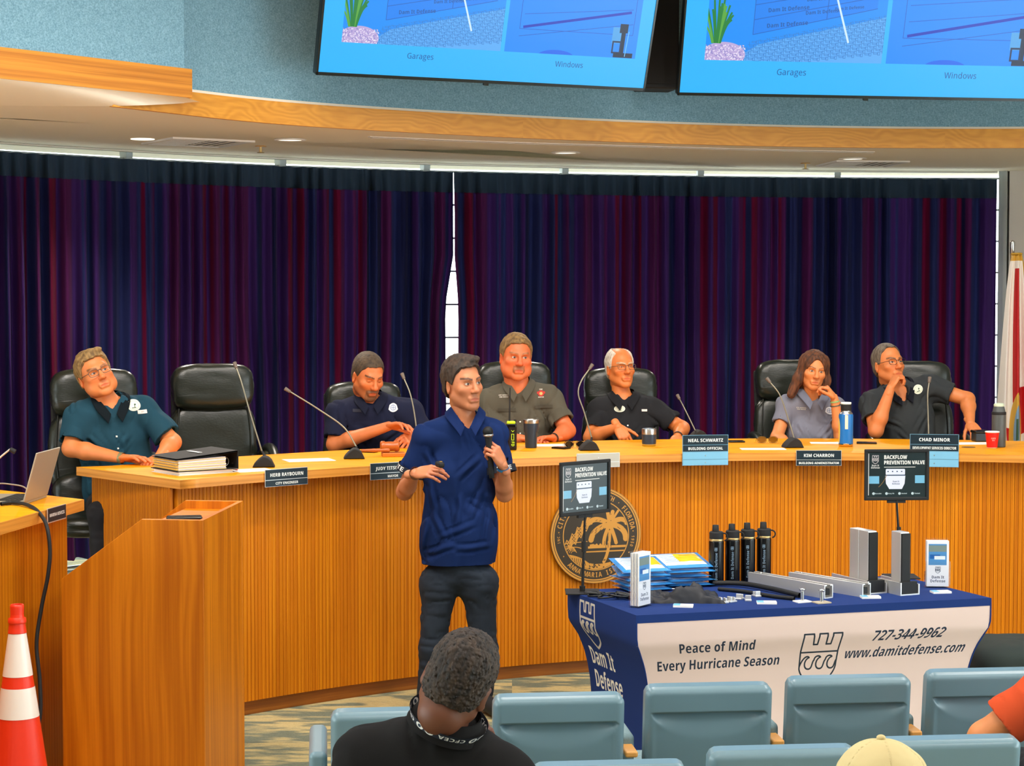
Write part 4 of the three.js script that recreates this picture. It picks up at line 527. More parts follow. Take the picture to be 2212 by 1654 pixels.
{ const b = tbl(1318, 1292), pts = []; for (let k = 0; k < 80; k++) { const t = k / 80 * 22, r = 0.02 + 0.05 * Math.abs(Math.sin(k * 0.61)); pts.push(V(Math.cos(t) * r * 1.6 + fbm(k * 0.3, 2, 1, 2) * 0.05, 0.006 + 0.026 * Math.abs(Math.sin(k * 0.37)) * (1 - r * 6), Math.sin(t * 1.13) * r + fbm(k * 0.3, 7, 1, 2) * 0.03)); }
  single('tangled_cord', 'tangled pile of black cord beside the sign stand base', 'cord', tube(pts, 0.0042, 420, 6), M(0x15191a, { roughness: 0.5 }), b); }
// brochure racks
function rack(px, py, turn, h, label, clear) {
  const g = thing('brochure_rack', label, 'brochure holder', tbl(px, py), turn, 'brochure holders'), w = 0.115, acr = M(0xffffff, { transmission: 1, thickness: 0, roughness: 0.05, ior: 1.3 });
  part('holder', merge([bx(w, 0.004, 0.05, 0, 0.002, 0), bx(w, h * 0.55, 0.002, 0, h * 0.275, 0.026), bx(w, h, 0.002, 0, h / 2, -0.026), bx(0.002, h * 0.55, 0.05, w / 2, h * 0.275, 0), bx(0.002, h * 0.55, 0.05, -w / 2, h * 0.275, 0)]), acr, g);
  const t = ctex(300, 640, (c, W_, H_) => { c.fillStyle = '#eceef4'; c.fillRect(0, 0, W_, H_); c.fillStyle = '#4d8ec6'; c.fillRect(20, 40, 250, 300); c.fillStyle = '#7a8c88'; c.fillRect(20, 60, 250, 90); c.fillStyle = '#1f5fa8'; c.fillRect(40, 190, 140, 60); c.fillStyle = '#dfe9ee'; c.fillRect(100, 210, 150, 50); logo(c, 150, 400, 70, '#1d3550', 6); c.fillStyle = '#16304e'; c.font = '800 54px sans-serif'; c.textAlign = 'center'; c.fillText('Dam It', 150, 530); c.fillText('Defense', 150, 585); });
  for (let k = 0; k < 6; k++) part('brochure', bx(w - 0.012, h * 0.94, 0.004, 0, h * 0.5, -0.02 + k * 0.0075), k % 2 ? T.paper : M(0xc8ccd4, { roughness: 0.6 }), g);
  part('brochure_print', new THREE.PlaneGeometry(w - 0.013, h * 0.93).translate(0, h * 0.5, 0.0198), M(0xffffff, { map: t, roughness: 0.3 }), g);
}
rack(1384, 1309, 0.95, 0.25, 'clear brochure holder turned sideways at the table front corner'); rack(2024, 1268, -0.05, 0.23, 'white brochure holder standing beyond the metal posts');
// four bottles
[[1547, 1262], [1582, 1259], [1615, 1256], [1650, 1254]].forEach(([px, py], i) => {
  const g = thing('sports_bottle', ['black sports bottle nearest the blue packaged kits', 'second black sports bottle from the packaged kits', 'third black sports bottle from the packaged kits', 'last black sports bottle of the row, with a loop handle'][i], 'bottle', tbl(px, py), -0.25, 'black sports bottles');
  part('body', lathe([[0, 0], [0.034, 0], [0.036, 0.004], [0.036, 0.205], [0.033, 0.212]]), T.blackgloss, g); part('collar', lathe([[0.033, 0.21], [0.0345, 0.213], [0.0345, 0.219], [0.032, 0.222]]), T.gold, g); part('cap', lathe([[0.033, 0.22], [0.0335, 0.222], [0.0335, 0.25], [0.03, 0.255], [0, 0.255]]), T.blackrub, g); part('spout', lathe([[0.016, 0.254], [0.0165, 0.256], [0.015, 0.286], [0, 0.287]]).translate(-0.004, 0, 0), T.blackrub, g);
  part('handle', new THREE.TorusGeometry(0.018, 0.0035, 8, 20, Math.PI * 1.6).rotateZ(-1.4).translate(0.036, 0.23, 0), T.blackrub, g);
  const t = ctex(96, 512, (c, w, h) => { c.fillStyle = '#07080a'; c.fillRect(0, 0, w, h); c.fillStyle = '#7f97a8'; c.save(); c.translate(30, 500); c.rotate(-Math.PI / 2); c.font = '800 62px sans-serif'; c.fillText('Dam It Defense', 0, 44, 400); c.restore(); logo(c, 48, 50, 44, '#7f97a8', 5); });
  part('lettering', surf((u, v) => { const a = (u - 0.5) * 0.75 + 0.1; return V(Math.sin(a) * 0.0364, 0.02 + v * 0.17, Math.cos(a) * 0.0364); }, 8, 1), M(0xffffff, { map: t, roughness: 0.25 }), g);
});
// metal parts
const chan = (w, h, t, len) => { const s = new THREE.Shape(); s.moveTo(-w / 2, 0); s.lineTo(w / 2, 0); s.lineTo(w / 2, h); s.lineTo(w / 2 - w * 0.3, h); s.lineTo(w / 2 - w * 0.3, h - t); s.lineTo(w / 2 - t, h - t); s.lineTo(w / 2 - t, t); s.lineTo(-w / 2 + t, t); s.lineTo(-w / 2 + t, h - t); s.lineTo(-w / 2 + w * 0.3, h - t); s.lineTo(-w / 2 + w * 0.3, h); s.lineTo(-w / 2, h); s.closePath(); return new THREE.ExtrudeGeometry(s, { depth: len, bevelEnabled: false }).translate(0, 0, -len / 2); };
for (const [x0, y0, x1, y1, l] of [[1625, 1262, 1790, 1292, 'long silver channel bar nearest the black bottles'], [1712, 1262, 1872, 1289, 'long silver channel bar nearest the metal posts']]) {
  const a = tbl(x0, y0), b = tbl(x1, y1), m = a.clone().lerp(b, 0.5), d = b.clone().sub(a), g = thing('channel_bar', l, 'metal bar', m, Math.atan2(d.x, d.z), 'loose channel bars'); part('channel', chan(0.055, 0.062, 0.005, d.length()), T.alu, g); part('end_insert', bx(0.03, 0.03, 0.02, 0, 0.028, d.length() / 2 - 0.02), T.blackrub, g); part('screw', new THREE.SphereGeometry(0.006, 10, 8).translate(0.0, 0.062, -d.length() / 2 + 0.06), T.steel, g); }
for (const [px, py, l, n] of [[1882, 1279, 'double silver post with black face standing near the channel bars', 2], [1952, 1282, 'single silver post with black face standing near white brochures', 1]]) {
  const g = thing('sample_post', l, 'metal post', tbl(px, py), 0.42, 'upright sample posts'), t = 0.006;
  part('foot_channel', merge([bx(0.1, t, 0.3, 0, t / 2, -0.1), bx(t, 0.06, 0.3, -0.05, 0.03, -0.1), bx(t, 0.05, 0.3, 0.05, 0.025, -0.1)]), T.alu, g); part('seal_strip', bx(0.085, 0.055, 0.02, 0, 0.034, 0.035), T.blackrub, g);
  for (let k = 0; k < n; k++) part('post', merge([bx(0.048, 0.28, 0.075, 0, 0.148, -0.03 - k * 0.078, 0.003)]), T.alu, g); part('post_face', bx(0.046, 0.272, 0.01, 0, 0.146, 0.013), T.blackrub, g);
  for (let k = 0; k < 3; k++) part('bolt_head', new THREE.SphereGeometry(0.009, 10, 8).translate(0.062, 0.02 + k * 0.012, -0.05 - k * 0.06), T.steel, g); }
{ const strip = (p, l, r) => single('rubber_strip', l, 'rubber strip', new THREE.TubeGeometry(new THREE.CatmullRomCurve3(p.map(([x, y, h]) => tbl(x, y).add(V(0, h, 0)))), 40, r, 8), T.blackrub, undefined, 0, 'black rubber strips');
  strip([[1540, 1266, 0.016], [1600, 1268, 0.018], [1660, 1278, 0.018], [1728, 1292, 0.014]], 'thick black rubber strip curving towards the bolts', 0.012); strip([[1552, 1276, 0.01], [1610, 1282, 0.01], [1670, 1292, 0.01], [1716, 1297, 0.01]], 'thinner black rubber strip in front of the thick one', 0.009); }
for (let k = 0; k < 5; k++) { const g = thing('clamp_bracket', ['small silver clamp bracket nearest the black bag', 'second small clamp bracket from the black bag', 'middle one of the five small clamp brackets', 'small clamp bracket before the rubber strip', 'small clamp bracket nearest the white card stack'][k], 'bracket', tbl(1562 + k * 18, [1302, 1300, 1294, 1297, 1288][k]), 0.3 + k * 0.4, 'small clamp brackets'); part('plate', bx(0.045, 0.008, 0.03, 0, 0.004, 0, 0.002), T.alu, g); part('lug', bx(0.008, 0.022, 0.026, -0.012, 0.016, 0, 0.002), T.alu, g); part('lug', bx(0.008, 0.018, 0.026, 0.01, 0.014, 0, 0.002), T.alu, g); }
[[1733, 1300, 'short bolt standing on a white square plate'], [1775, 1302, 'tall bolt standing on a tan square plate']].forEach(([px, py, l], i) => { const g = thing('anchor_bolt', l, 'bolt', tbl(px, py), 0.4, 'anchor bolts on plates'); part('plate', bx(0.07, 0.006, 0.055, 0, 0.003, 0, 0.001), i ? M(0xb9ab92, { roughness: 0.6 }) : T.paper, g); part('shank', cyl(0.008, 0.008, 0.045, 0, 0.006, 0), T.steel, g); part('bolt_head', lathe([[0.008, 0.05], [0.013, 0.052], [0.015, 0.058], [0.013, 0.064], [0, 0.065]]), T.steel, g); });
[[1476, 1310, 'stack of business cards before the black bag'], [1656, 1303, 'stack of business cards before the rubber strips'], [1880, 1291, 'stack of business cards between channel bar and post'], [2032, 1280, 'stack of business cards before the white brochures']].forEach(([px, py, l], i) => { const g = thing('card_stack', l, 'business cards', tbl(px, py), -0.15 + i * 0.1, 'business card stacks'); part('cards', bx(0.088, 0.009, 0.052, 0, 0.0045, 0), T.paper, g); part('card_print', bx(0.03, 0.0006, 0.05, -0.028, 0.0094, 0), M(0x6fb6de, { roughness: 0.5 }), g); });
// ---------------------------------------------------------------- leather chairs behind the dais
const backEdge = (px) => -arcP(RB, arcDeg(px, RB), 0).z;
function cushion(w, h, d, r, bulge, nx = 20, ny = 16) { const g = new RoundedBoxGeometry(w, h, d, 5, r), p = g.attributes.position; for (let i = 0; i < p.count; i++) { const x = p.getX(i) / (w / 2), y = p.getY(i) / (h / 2), z = p.getZ(i); p.setZ(i, z + Math.sign(z) * bulge * Math.max(0, 1 - x * x) * Math.max(0, 1 - y * y) + fbm(x * 3 + w * 9, y * 3 + h * 7, 2, 2) * 0.006); } g.computeVertexNormals(); return g; }
function puff(w, h, d, n = 2.6, wr = 0.004) { const g = new THREE.SphereGeometry(1, 40, 28), p = g.attributes.position; const e = (v, s) => Math.sign(v) * Math.pow(Math.abs(v), 2 / n) * s; for (let i = 0; i < p.count; i++) { const v = V(p.getX(i), p.getY(i), p.getZ(i)); const f = Math.pow(Math.pow(Math.abs(v.x), n) + Math.pow(Math.abs(v.y), n) + Math.pow(Math.abs(v.z), n), -1 / n); v.multiplyScalar(f); const k = 1 + wr * 14 * fbm(v.x * 4 + w, v.y * 3 + h * 3, v.z * 3, 3); p.setXYZ(i, v.x * w / 2 * k, v.y * h / 2 * k, v.z * d / 2 * k); } g.computeVertexNormals(); return g; }
function execChair(px, topPy, dOff, turn, label, lean = 0.16) {
  const d = backEdge(px) + dOff, top = atA(px, topPy, d).y, g = thing('leather_chair', label, 'office chair', V(atA(px, 900, d).x, PLAT, -d), turn, 'black leather chairs behind the dais'), hb = top - PLAT - 0.82;   // seat level
  const tl = (y) => -(y) * Math.sin(lean);
  const bp = (geo, y, z = 0) => geo.rotateX(-lean).translate(0, hb + y, z - y * Math.sin(lean));
  part('headrest', bp(puff(0.47, 0.27, 0.17, 4.2, 0.003), 0.685, 0.02), T.leather, g);
  part('backrest', bp(puff(0.5, 0.46, 0.12, 4.5, 0.004), 0.35, 0), T.leather, g);
  part('lumbar_cushion', bp(puff(0.47, 0.24, 0.15, 3.2, 0.005), 0.14, 0.03), T.leather, g);
  part('back_shell', bp(new RoundedBoxGeometry(0.46, 0.7, 0.03, 3, 0.012), 0.4, -0.075), T.blackrub, g);
  for (const s of [-1, 1]) part('piping', bp(tube([[s * 0.2, -0.2, 0.052], [s * 0.212, 0, 0.056], [s * 0.2, 0.2, 0.052]], 0.005, 16, 6), 0.36, 0), M(0x16180f, { roughness: 0.35 }), g);
  part('seat', puff(0.52, 0.13, 0.5, 4).translate(0, hb, 0.24), T.leather, g);
  for (const s of [-1, 1]) { part('armrest', tube([[s * 0.28, hb + 0.27, -0.06], [s * 0.298, hb + 0.33, 0.06], [s * 0.3, hb + 0.335, 0.22], [s * 0.295, hb + 0.29, 0.36]], 0.028, 24, 12).scale(1, 1, 1), T.leather, g); part('arm_support', tube([[s * 0.26, hb - 0.05, 0.18], [s * 0.3, hb, 0.2], [s * 0.3, hb + 0.31, 0.2]], 0.014, 12, 8), M(0x4a3a26, { roughness: 0.5 }), g); }
  part('column', cyl(0.03, 0.025, hb - 0.12, 0, 0.07, 0.22), T.steel, g);
  const star = []; for (let k = 0; k < 5; k++) { const a = k / 5 * 6.283; star.push(rod(V(0, 0.1, 0.22), V(Math.cos(a) * 0.3, 0.07, 0.22 + Math.sin(a) * 0.3), 0.028, 0.018, 8)); } part('star_base', merge(star), T.blackrub, g);
  for (let k = 0; k < 5; k++) { const a = k / 5 * 6.283; part('caster', new THREE.CylinderGeometry(0.03, 0.03, 0.04, 14).rotateZ(Math.PI / 2).rotateY(a).translate(Math.cos(a) * 0.3, 0.03, 0.22 + Math.sin(a) * 0.3), T.blackrub, g); }
  return g;
}
execChair(206, 798, 0.62, 0.3, 'black leather chair under the man nearest the laptop'); execChair(462, 786, 0.55, 0.3, 'empty black leather chair behind the black binder', 0.1); execChair(790, 826, 0.6, 0.25, 'black leather chair under the bearded man looking down'); execChair(1112, 782, 0.6, 0.05, 'black leather chair under the man in olive'); execChair(1342, 796, 0.6, 0.02, 'black leather chair under the white haired man'); execChair(1716, 778, 0.58, 0.1, 'black leather chair under the woman in grey'); execChair(1977, 781, 0.6, -0.1, 'black leather chair under the man touching his mouth');
// ---------------------------------------------------------------- audience chairs
const shellG = (() => { const w = 0.442, h = 0.5, f = (u, v) => { const x = (u - 0.5) * w, y = v * h; const ed = Math.min(u * w, (1 - u) * w, v * h + 0.04, (1 - v) * h); let z = 0.022 * Math.sqrt(clamp(ed / 0.02, 0, 1)); const yy = h - y, a = Math.abs(x) / (w / 2 - 0.028); if (a < 1 && yy > 0.088) { const arcY = 0.088 + 0.1 * Math.sqrt(1 - a * a * 0.98); z -= 0.026 * sstep(0, 0.006, yy - 0.088) * (1 - sstep(0.0, 1, (yy - 0.088) / Math.max(0.02, arcY - 0.088))); z -= 0.006 * sstep(0.1, 0.16, yy) * sstep(1, 0.97, a); } return [x, y, z]; };
  const cr = (x, y) => { const r = 0.03, hw = w / 2 - r, t = h - r, dx = Math.max(0, Math.abs(x) - hw), dy = Math.max(0, y - t), l = Math.hypot(dx, dy); if (dx > 0 && dy > 0) { const m = Math.max(dx, dy) / l; return [Math.sign(x) * (hw + dx * m), t + dy * m]; } return [x, y]; };
  const back = surf((u, v) => { const [x, y, z] = f(u, v), c = cr(x, y); return V(c[0], c[1], z + 0.012); }, 60, 80); const fr = surf((u, v) => { const c = cr((u - 0.5) * w, v * h); return V(c[0], c[1], -0.028); }, 20, 20, null, true);
  const rim = []; const out = []; for (let i = 0; i <= 20; i++) out.push([-w / 2, i / 20 * h]); for (let i = 1; i <= 20; i++) out.push([-w / 2 + i / 20 * w, h]); for (let i = 1; i <= 20; i++) out.push([w / 2, h - i / 20 * h]);
  const pts = out.map(([x, y]) => cr(x, y)); return merge([back, fr, surf((u, v) => { const i = Math.round(u * (pts.length - 1)); return V(pts[i][0], pts[i][1], lerp(-0.028, 0.0125, v)); }, pts.length - 1, 1, null, true)]); })();
function seatChair() {
  const g = new THREE.Group();
  const s = part('back_shell', shellG, T.shell, g); s.position.set(0, 0.3, 0); s.rotation.x = 0.12;
  part('back_pad', new RoundedBoxGeometry(0.42, 0.44, 0.05, 3, 0.02).rotateX(0.12).translate(0, 0.53, -0.02), T.pad, g);
  part('seat_pad', new RoundedBoxGeometry(0.43, 0.09, 0.46, 3, 0.03).translate(0, 0.4, -0.27), T.pad, g); part('seat_pan', new RoundedBoxGeometry(0.44, 0.04, 0.42, 2, 0.015).translate(0, 0.34, -0.26), T.shell, g);
  part('arm_panel', new RoundedBoxGeometry(0.056, 0.36, 0.4, 3, 0.02).translate(0.25, 0.45, -0.26), T.pad, g); part('arm_cap', new RoundedBoxGeometry(0.044, 0.022, 0.3, 2, 0.008).translate(0.25, 0.585, -0.1), M(0xe0a050, { roughness: 0.4 }), g);
  part('pedestal', merge([cyl(0.04, 0.04, 0.33, 0, 0, -0.24), bx(0.3, 0.02, 0.34, 0, 0.01, -0.24)]), T.blackrub, g);
  return g;
}
const seatProto = seatChair();
function seat(px, d, h, label, group, lone) { const g = seatProto.clone(); g.name = numbered('audience_seat'); const X = (px - W / 2) / FL * d * K; g.position.set(X, h - 0.797, -d * K); g.rotation.y = 0.1 + 0.02 * 0; scene.add(g); tag(g, label, 'seat', group);
  if (lone) { part('arm_panel', new RoundedBoxGeometry(0.06, 0.4, 0.42, 3, 0.02).translate(-0.262, 0.45, -0.2), T.shell, g); } return g; }
const rowL = ['blue grey seat behind the man in the black jacket', 'seat of the nearer-stage row in front of the dark table side', 'seat in front of the words about hurricane season', 'seat in front of the printed shield on the table', 'seat in front of the dark ottoman'];
[[859, 4.1], [1203, 4.25], [1526, 4.36], [1829, 4.45], [2126, 4.53]].forEach(([x, d], i) => seat(x, d, 0.797, rowL[i], 'seats of the row nearer the stage', i === 0));
[[1312, 3.61, 0.805], [1685, 3.72, 0.81], [2044, 3.83, 0.8]].forEach(([x, d, h], i) => seat(x, d, h, ['seat of the nearer row, partly cut by the frame beside the black jacket', 'seat of the nearer row between its two neighbours behind the cap', 'seat of the nearer row beside the orange sleeve'][i], 'seats of the row nearer the camera'));
for (const [x, d, l] of [[985, 3.05, 'seat holding the man in the black jacket'], [1930, 2.28, 'seat holding the person in the pale cap'], [2372, 3.93, 'seat holding the person with the orange sleeve']]) seat(x, d, 0.8, l, 'occupied audience seats');
{ const p = level(2205, 1480, 0.0), g = thing('ottoman', 'dark grey upholstered low stool beside the dais end', 'stool', V(at(2195, 1400, 6.2).x, 0, -6.2 * K), 0.1); part('cushion', puff(0.5, 0.3, 0.5, 5, 0.002).translate(0, 0.29, 0), M(0x26302c, { roughness: 0.9 }), g); part('base', bx(0.4, 0.16, 0.4, 0, 0.08, 0, 0.01), T.blackrub, g); }
// ---------------------------------------------------------------- flag
{ const d = 8.55 * K, p = V(atA(2184, 800, d).x, PLAT, -d), g = thing('flag_on_pole', 'white flag with red saltire and gold fringe hanging from a pole', 'flag', p), topY = atA(2182, 520, d).y - PLAT;
  part('pole', cyl(0.014, 0.014, topY - 0.06, 0, 0.03, 0, 14), T.gold, g); part('finial', lathe([[0, 0], [0.016, 0.002], [0.016, 0.075], [0.011, 0.085], [0, 0.088]]).translate(0, topY - 0.085, 0), T.steel, g); part('base', lathe([[0.16, 0], [0.16, 0.02], [0.04, 0.05], [0.02, 0.08], [0, 0.08]]), T.gold, g);
  const t = ctex(512, 1024, (c, w, h) => { c.fillStyle = '#ece4da'; c.fillRect(0, 0, w, h); c.fillStyle = '#c00d12'; c.beginPath(); c.moveTo(150, 60); c.lineTo(270, 60); c.lineTo(310, 420); c.lineTo(300, 590); c.lineTo(190, 620); c.lineTo(165, 300); c.fill(); c.beginPath(); c.moveTo(300, 560); c.lineTo(420, 540); c.lineTo(440, 720); c.lineTo(310, 760); c.fill(); c.beginPath(); c.moveTo(120, 720); c.lineTo(250, 740); c.lineTo(290, 900); c.lineTo(230, 960); c.fill();
    c.fillStyle = '#d9a63a'; c.beginPath(); c.ellipse(250, 740, 85, 160, 0, 0, 7); c.fill(); c.fillStyle = '#7f9fb8'; c.beginPath(); c.ellipse(255, 745, 52, 110, 0, 0, 7); c.fill(); c.fillStyle = '#3c5a3c'; c.fillRect(225, 690, 30, 90); c.fillStyle = '#d8c8b8'; c.fillRect(230, 790, 60, 40); c.fillStyle = '#d2a030'; c.fillRect(0, 0, w, 28); });
  const yT = topY - 0.09, yB = 0.5, spread = (v) => lerp(0.035, 0.17, Math.pow(1 - v, 0.6)); const f = (u, v) => { const s = spread(v), a = (u - 0.5) * 2; return V(a * s * 0.85 - 0.0 + 0.02, lerp(yB, yT, v) - Math.abs(a) * 0.05 * (1 - v), 0.03 + s * 0.5 * Math.cos(a * 9 + v * 1.5) * 0.55 + 0.07 * (1 - a * a)); };
  part('flag_cloth', surf(f, 60, 30), M(0xffffff, { map: t, roughness: 0.6 }), g); part('fringe', merge([tube([...Array(20).keys()].map((i) => f(0.995, 1 - i / 19)), 0.008, 40, 6), tube([...Array(12).keys()].map((i) => f(i / 11, 1)), 0.009, 24, 6)]), M(0xc79a2c, { roughness: 0.8 }), g);
}

// ---------------------------------------------------------------- people: smooth bodies from distance fields
class Field {
  constructor() { this.p = []; this.post = null; }
  cap(a, b, ra, rb = ra, k = 0.03, o = {}) { const d = b.clone().sub(a); this.p.push({ t: 0, ax: a.x, ay: a.y, az: a.z, dx: d.x, dy: d.y, dz: d.z, l2: Math.max(1e-9, d.lengthSq()), ra, rb, k, sub: !!o.sub, fx: o.f?.x ?? 0, fy: o.f?.y ?? 0, fz: o.f?.z ?? 0, fs: o.s ? 1 / o.s - 1 : 0, sc: o.s ? Math.min(1, 0.5 + o.s * 0.5) : 1 }); return this; }
  ell(c, r, k = 0.02, o = {}) { const m = o.m ?? [V(1, 0, 0), V(0, 1, 0), V(0, 0, 1)]; this.p.push({ t: 1, ax: c.x, ay: c.y, az: c.z, r, m, k, sub: !!o.sub }); return this; }
  at(x, y, z) {
    let d = 1e3;
    for (const q of this.p) {
      let e; const px = x - q.ax, py = y - q.ay, pz = z - q.az;
      if (q.t === 0) {
        let wx = px, wy = py, wz = pz, ddx = q.dx, ddy = q.dy, ddz = q.dz, l2 = q.l2;
        if (q.fs) { const f = (px * q.fx + py * q.fy + pz * q.fz) * q.fs; wx += q.fx * f; wy += q.fy * f; wz += q.fz * f; const g = (ddx * q.fx + ddy * q.fy + ddz * q.fz) * q.fs; ddx += q.fx * g; ddy += q.fy * g; ddz += q.fz * g; l2 = ddx * ddx + ddy * ddy + ddz * ddz; }
        let t = (wx * ddx + wy * ddy + wz * ddz) / l2; t = t < 0 ? 0 : t > 1 ? 1 : t;
        const ex = wx - ddx * t, ey = wy - ddy * t, ez = wz - ddz * t; e = (Math.sqrt(ex * ex + ey * ey + ez * ez) - (q.ra + (q.rb - q.ra) * t)) * q.sc;
      } else {
        const m = q.m, a = (px * m[0].x + py * m[0].y + pz * m[0].z), b = (px * m[1].x + py * m[1].y + pz * m[1].z), c = (px * m[2].x + py * m[2].y + pz * m[2].z), r = q.r;
        const k0 = Math.sqrt(a * a / (r[0] * r[0]) + b * b / (r[1] * r[1]) + c * c / (r[2] * r[2])), k1 = Math.sqrt(a * a / (r[0] ** 4) + b * b / (r[1] ** 4) + c * c / (r[2] ** 4)); e = k1 > 1e-9 ? k0 * (k0 - 1) / k1 : -Math.min(r[0], r[1], r[2]);
      }
      if (q.sub) { e = -e; const h = Math.max(q.k - Math.abs(d - e), 0) / q.k; d = Math.max(d, e) + h * h * q.k * 0.25; }
      else { const h = Math.max(q.k - Math.abs(d - e), 0) / q.k; d = Math.min(d, e) - h * h * q.k * 0.25; }
    }
    return this.post ? this.post(d, x, y, z) : d;
  }
}
function meshField(F, lo, hi, cell, color) {
  const nx = Math.ceil((hi.x - lo.x) / cell) + 1, ny = Math.ceil((hi.y - lo.y) / cell) + 1, nz = Math.ceil((hi.z - lo.z) / cell) + 1, val = new Float32Array(nx * ny * nz), B = 5, rad = B * cell * 0.9;
  const id = (i, j, k) => (k * ny + j) * nx + i;
  for (let k = 0; k < nz; k += B) for (let j = 0; j < ny; j += B) for (let i = 0; i < nx; i += B) {
    const c = F.at(lo.x + (i + B / 2 - 0.5) * cell, lo.y + (j + B / 2 - 0.5) * cell, lo.z + (k + B / 2 - 0.5) * cell), far = Math.abs(c) > rad * 1.3 + 0.01;
    for (let kk = k; kk < Math.min(k + B, nz); kk++) for (let jj = j; jj < Math.min(j + B, ny); jj++) for (let ii = i; ii < Math.min(i + B, nx); ii++) val[id(ii, jj, kk)] = far ? Math.sign(c) : F.at(lo.x + ii * cell, lo.y + jj * cell, lo.z + kk * cell);
  }
  const vid = new Int32Array(nx * ny * nz).fill(-1), pos = [];
  for (let k = 0; k < nz - 1; k++) for (let j = 0; j < ny - 1; j++) for (let i = 0; i < nx - 1; i++) {
    let m = 0; const v = []; for (let c = 0; c < 8; c++) { const t = val[id(i + (c & 1), j + ((c >> 1) & 1), k + (c >> 2))]; v.push(t); if (t < 0) m |= 1 << c; } if (m === 0 || m === 255) continue;
    let sx = 0, sy = 0, sz = 0, n = 0;
    for (let a = 0; a < 8; a++) for (const b of [1, 2, 4]) { const e = a | b; if (e === a) continue; if ((v[a] < 0) !== (v[e] < 0)) { const t = v[a] / (v[a] - v[e]); sx += (a & 1) + (b === 1 ? t : 0); sy += ((a >> 1) & 1) + (b === 2 ? t : 0); sz += (a >> 2) + (b === 4 ? t : 0); n++; } }
    vid[id(i, j, k)] = pos.length / 3; pos.push(lo.x + (i + sx / n) * cell, lo.y + (j + sy / n) * cell, lo.z + (k + sz / n) * cell);
  }
  const idx = [], quad = (a, b, c, d, f) => { if (a < 0 || b < 0 || c < 0 || d < 0) return; if (f) idx.push(a, b, c, a, c, d); else idx.push(a, c, b, a, d, c); };
  for (let k = 1; k < nz - 1; k++) for (let j = 1; j < ny - 1; j++) for (let i = 1; i < nx - 1; i++) {
    const s = val[id(i, j, k)] < 0;
    if (s !== val[id(i + 1, j, k)] < 0) quad(vid[id(i, j - 1, k - 1)], vid[id(i, j, k - 1)], vid[id(i, j, k)], vid[id(i, j - 1, k)], s);
    if (s !== val[id(i, j + 1, k)] < 0) quad(vid[id(i - 1, j, k - 1)], vid[id(i - 1, j, k)], vid[id(i, j, k)], vid[id(i, j, k - 1)], s);
    if (s !== val[id(i, j, k + 1)] < 0) quad(vid[id(i - 1, j - 1, k)], vid[id(i, j - 1, k)], vid[id(i, j, k)], vid[id(i - 1, j, k)], s);
  }
  const nrm = new Float32Array(pos.length), col = new Float32Array(pos.length), h = cell * 0.45;
  for (let q = 0; q < pos.length; q += 3) {
    let x = pos[q], y = pos[q + 1], z = pos[q + 2], gx, gy, gz;
    { const d = F.at(x, y, z); gx = F.at(x + h, y, z) - d; gy = F.at(x, y + h, z) - d; gz = F.at(x, y, z + h) - d; const l = Math.hypot(gx, gy, gz) || 1; gx /= l; gy /= l; gz /= l; const s = clamp(d, -cell * 0.6, cell * 0.6) * 0.9; x -= gx * s; y -= gy * s; z -= gz * s; }
    pos[q] = x; pos[q + 1] = y; pos[q + 2] = z; nrm[q] = gx; nrm[q + 1] = gy; nrm[q + 2] = gz;
    if (color) { const c = color(x, y, z); col[q] = c[0]; col[q + 1] = c[1]; col[q + 2] = c[2]; }
  }
  const g = new THREE.BufferGeometry(); g.setAttribute('position', new THREE.Float32BufferAttribute(pos, 3)); g.setAttribute('normal', new THREE.BufferAttribute(nrm, 3)); if (color) g.setAttribute('color', new THREE.BufferAttribute(col, 3)); g.setIndex(idx); return g;
}
const bounds = (pts, m) => { const lo = V(1e9, 1e9, 1e9), hi = V(-1e9, -1e9, -1e9); for (const p of pts) { lo.min(p); hi.max(p); } return [lo.addScalar(-m), hi.addScalar(m)]; };
const skinM = M(0xffffff, { vertexColors: true, roughness: 0.52 });
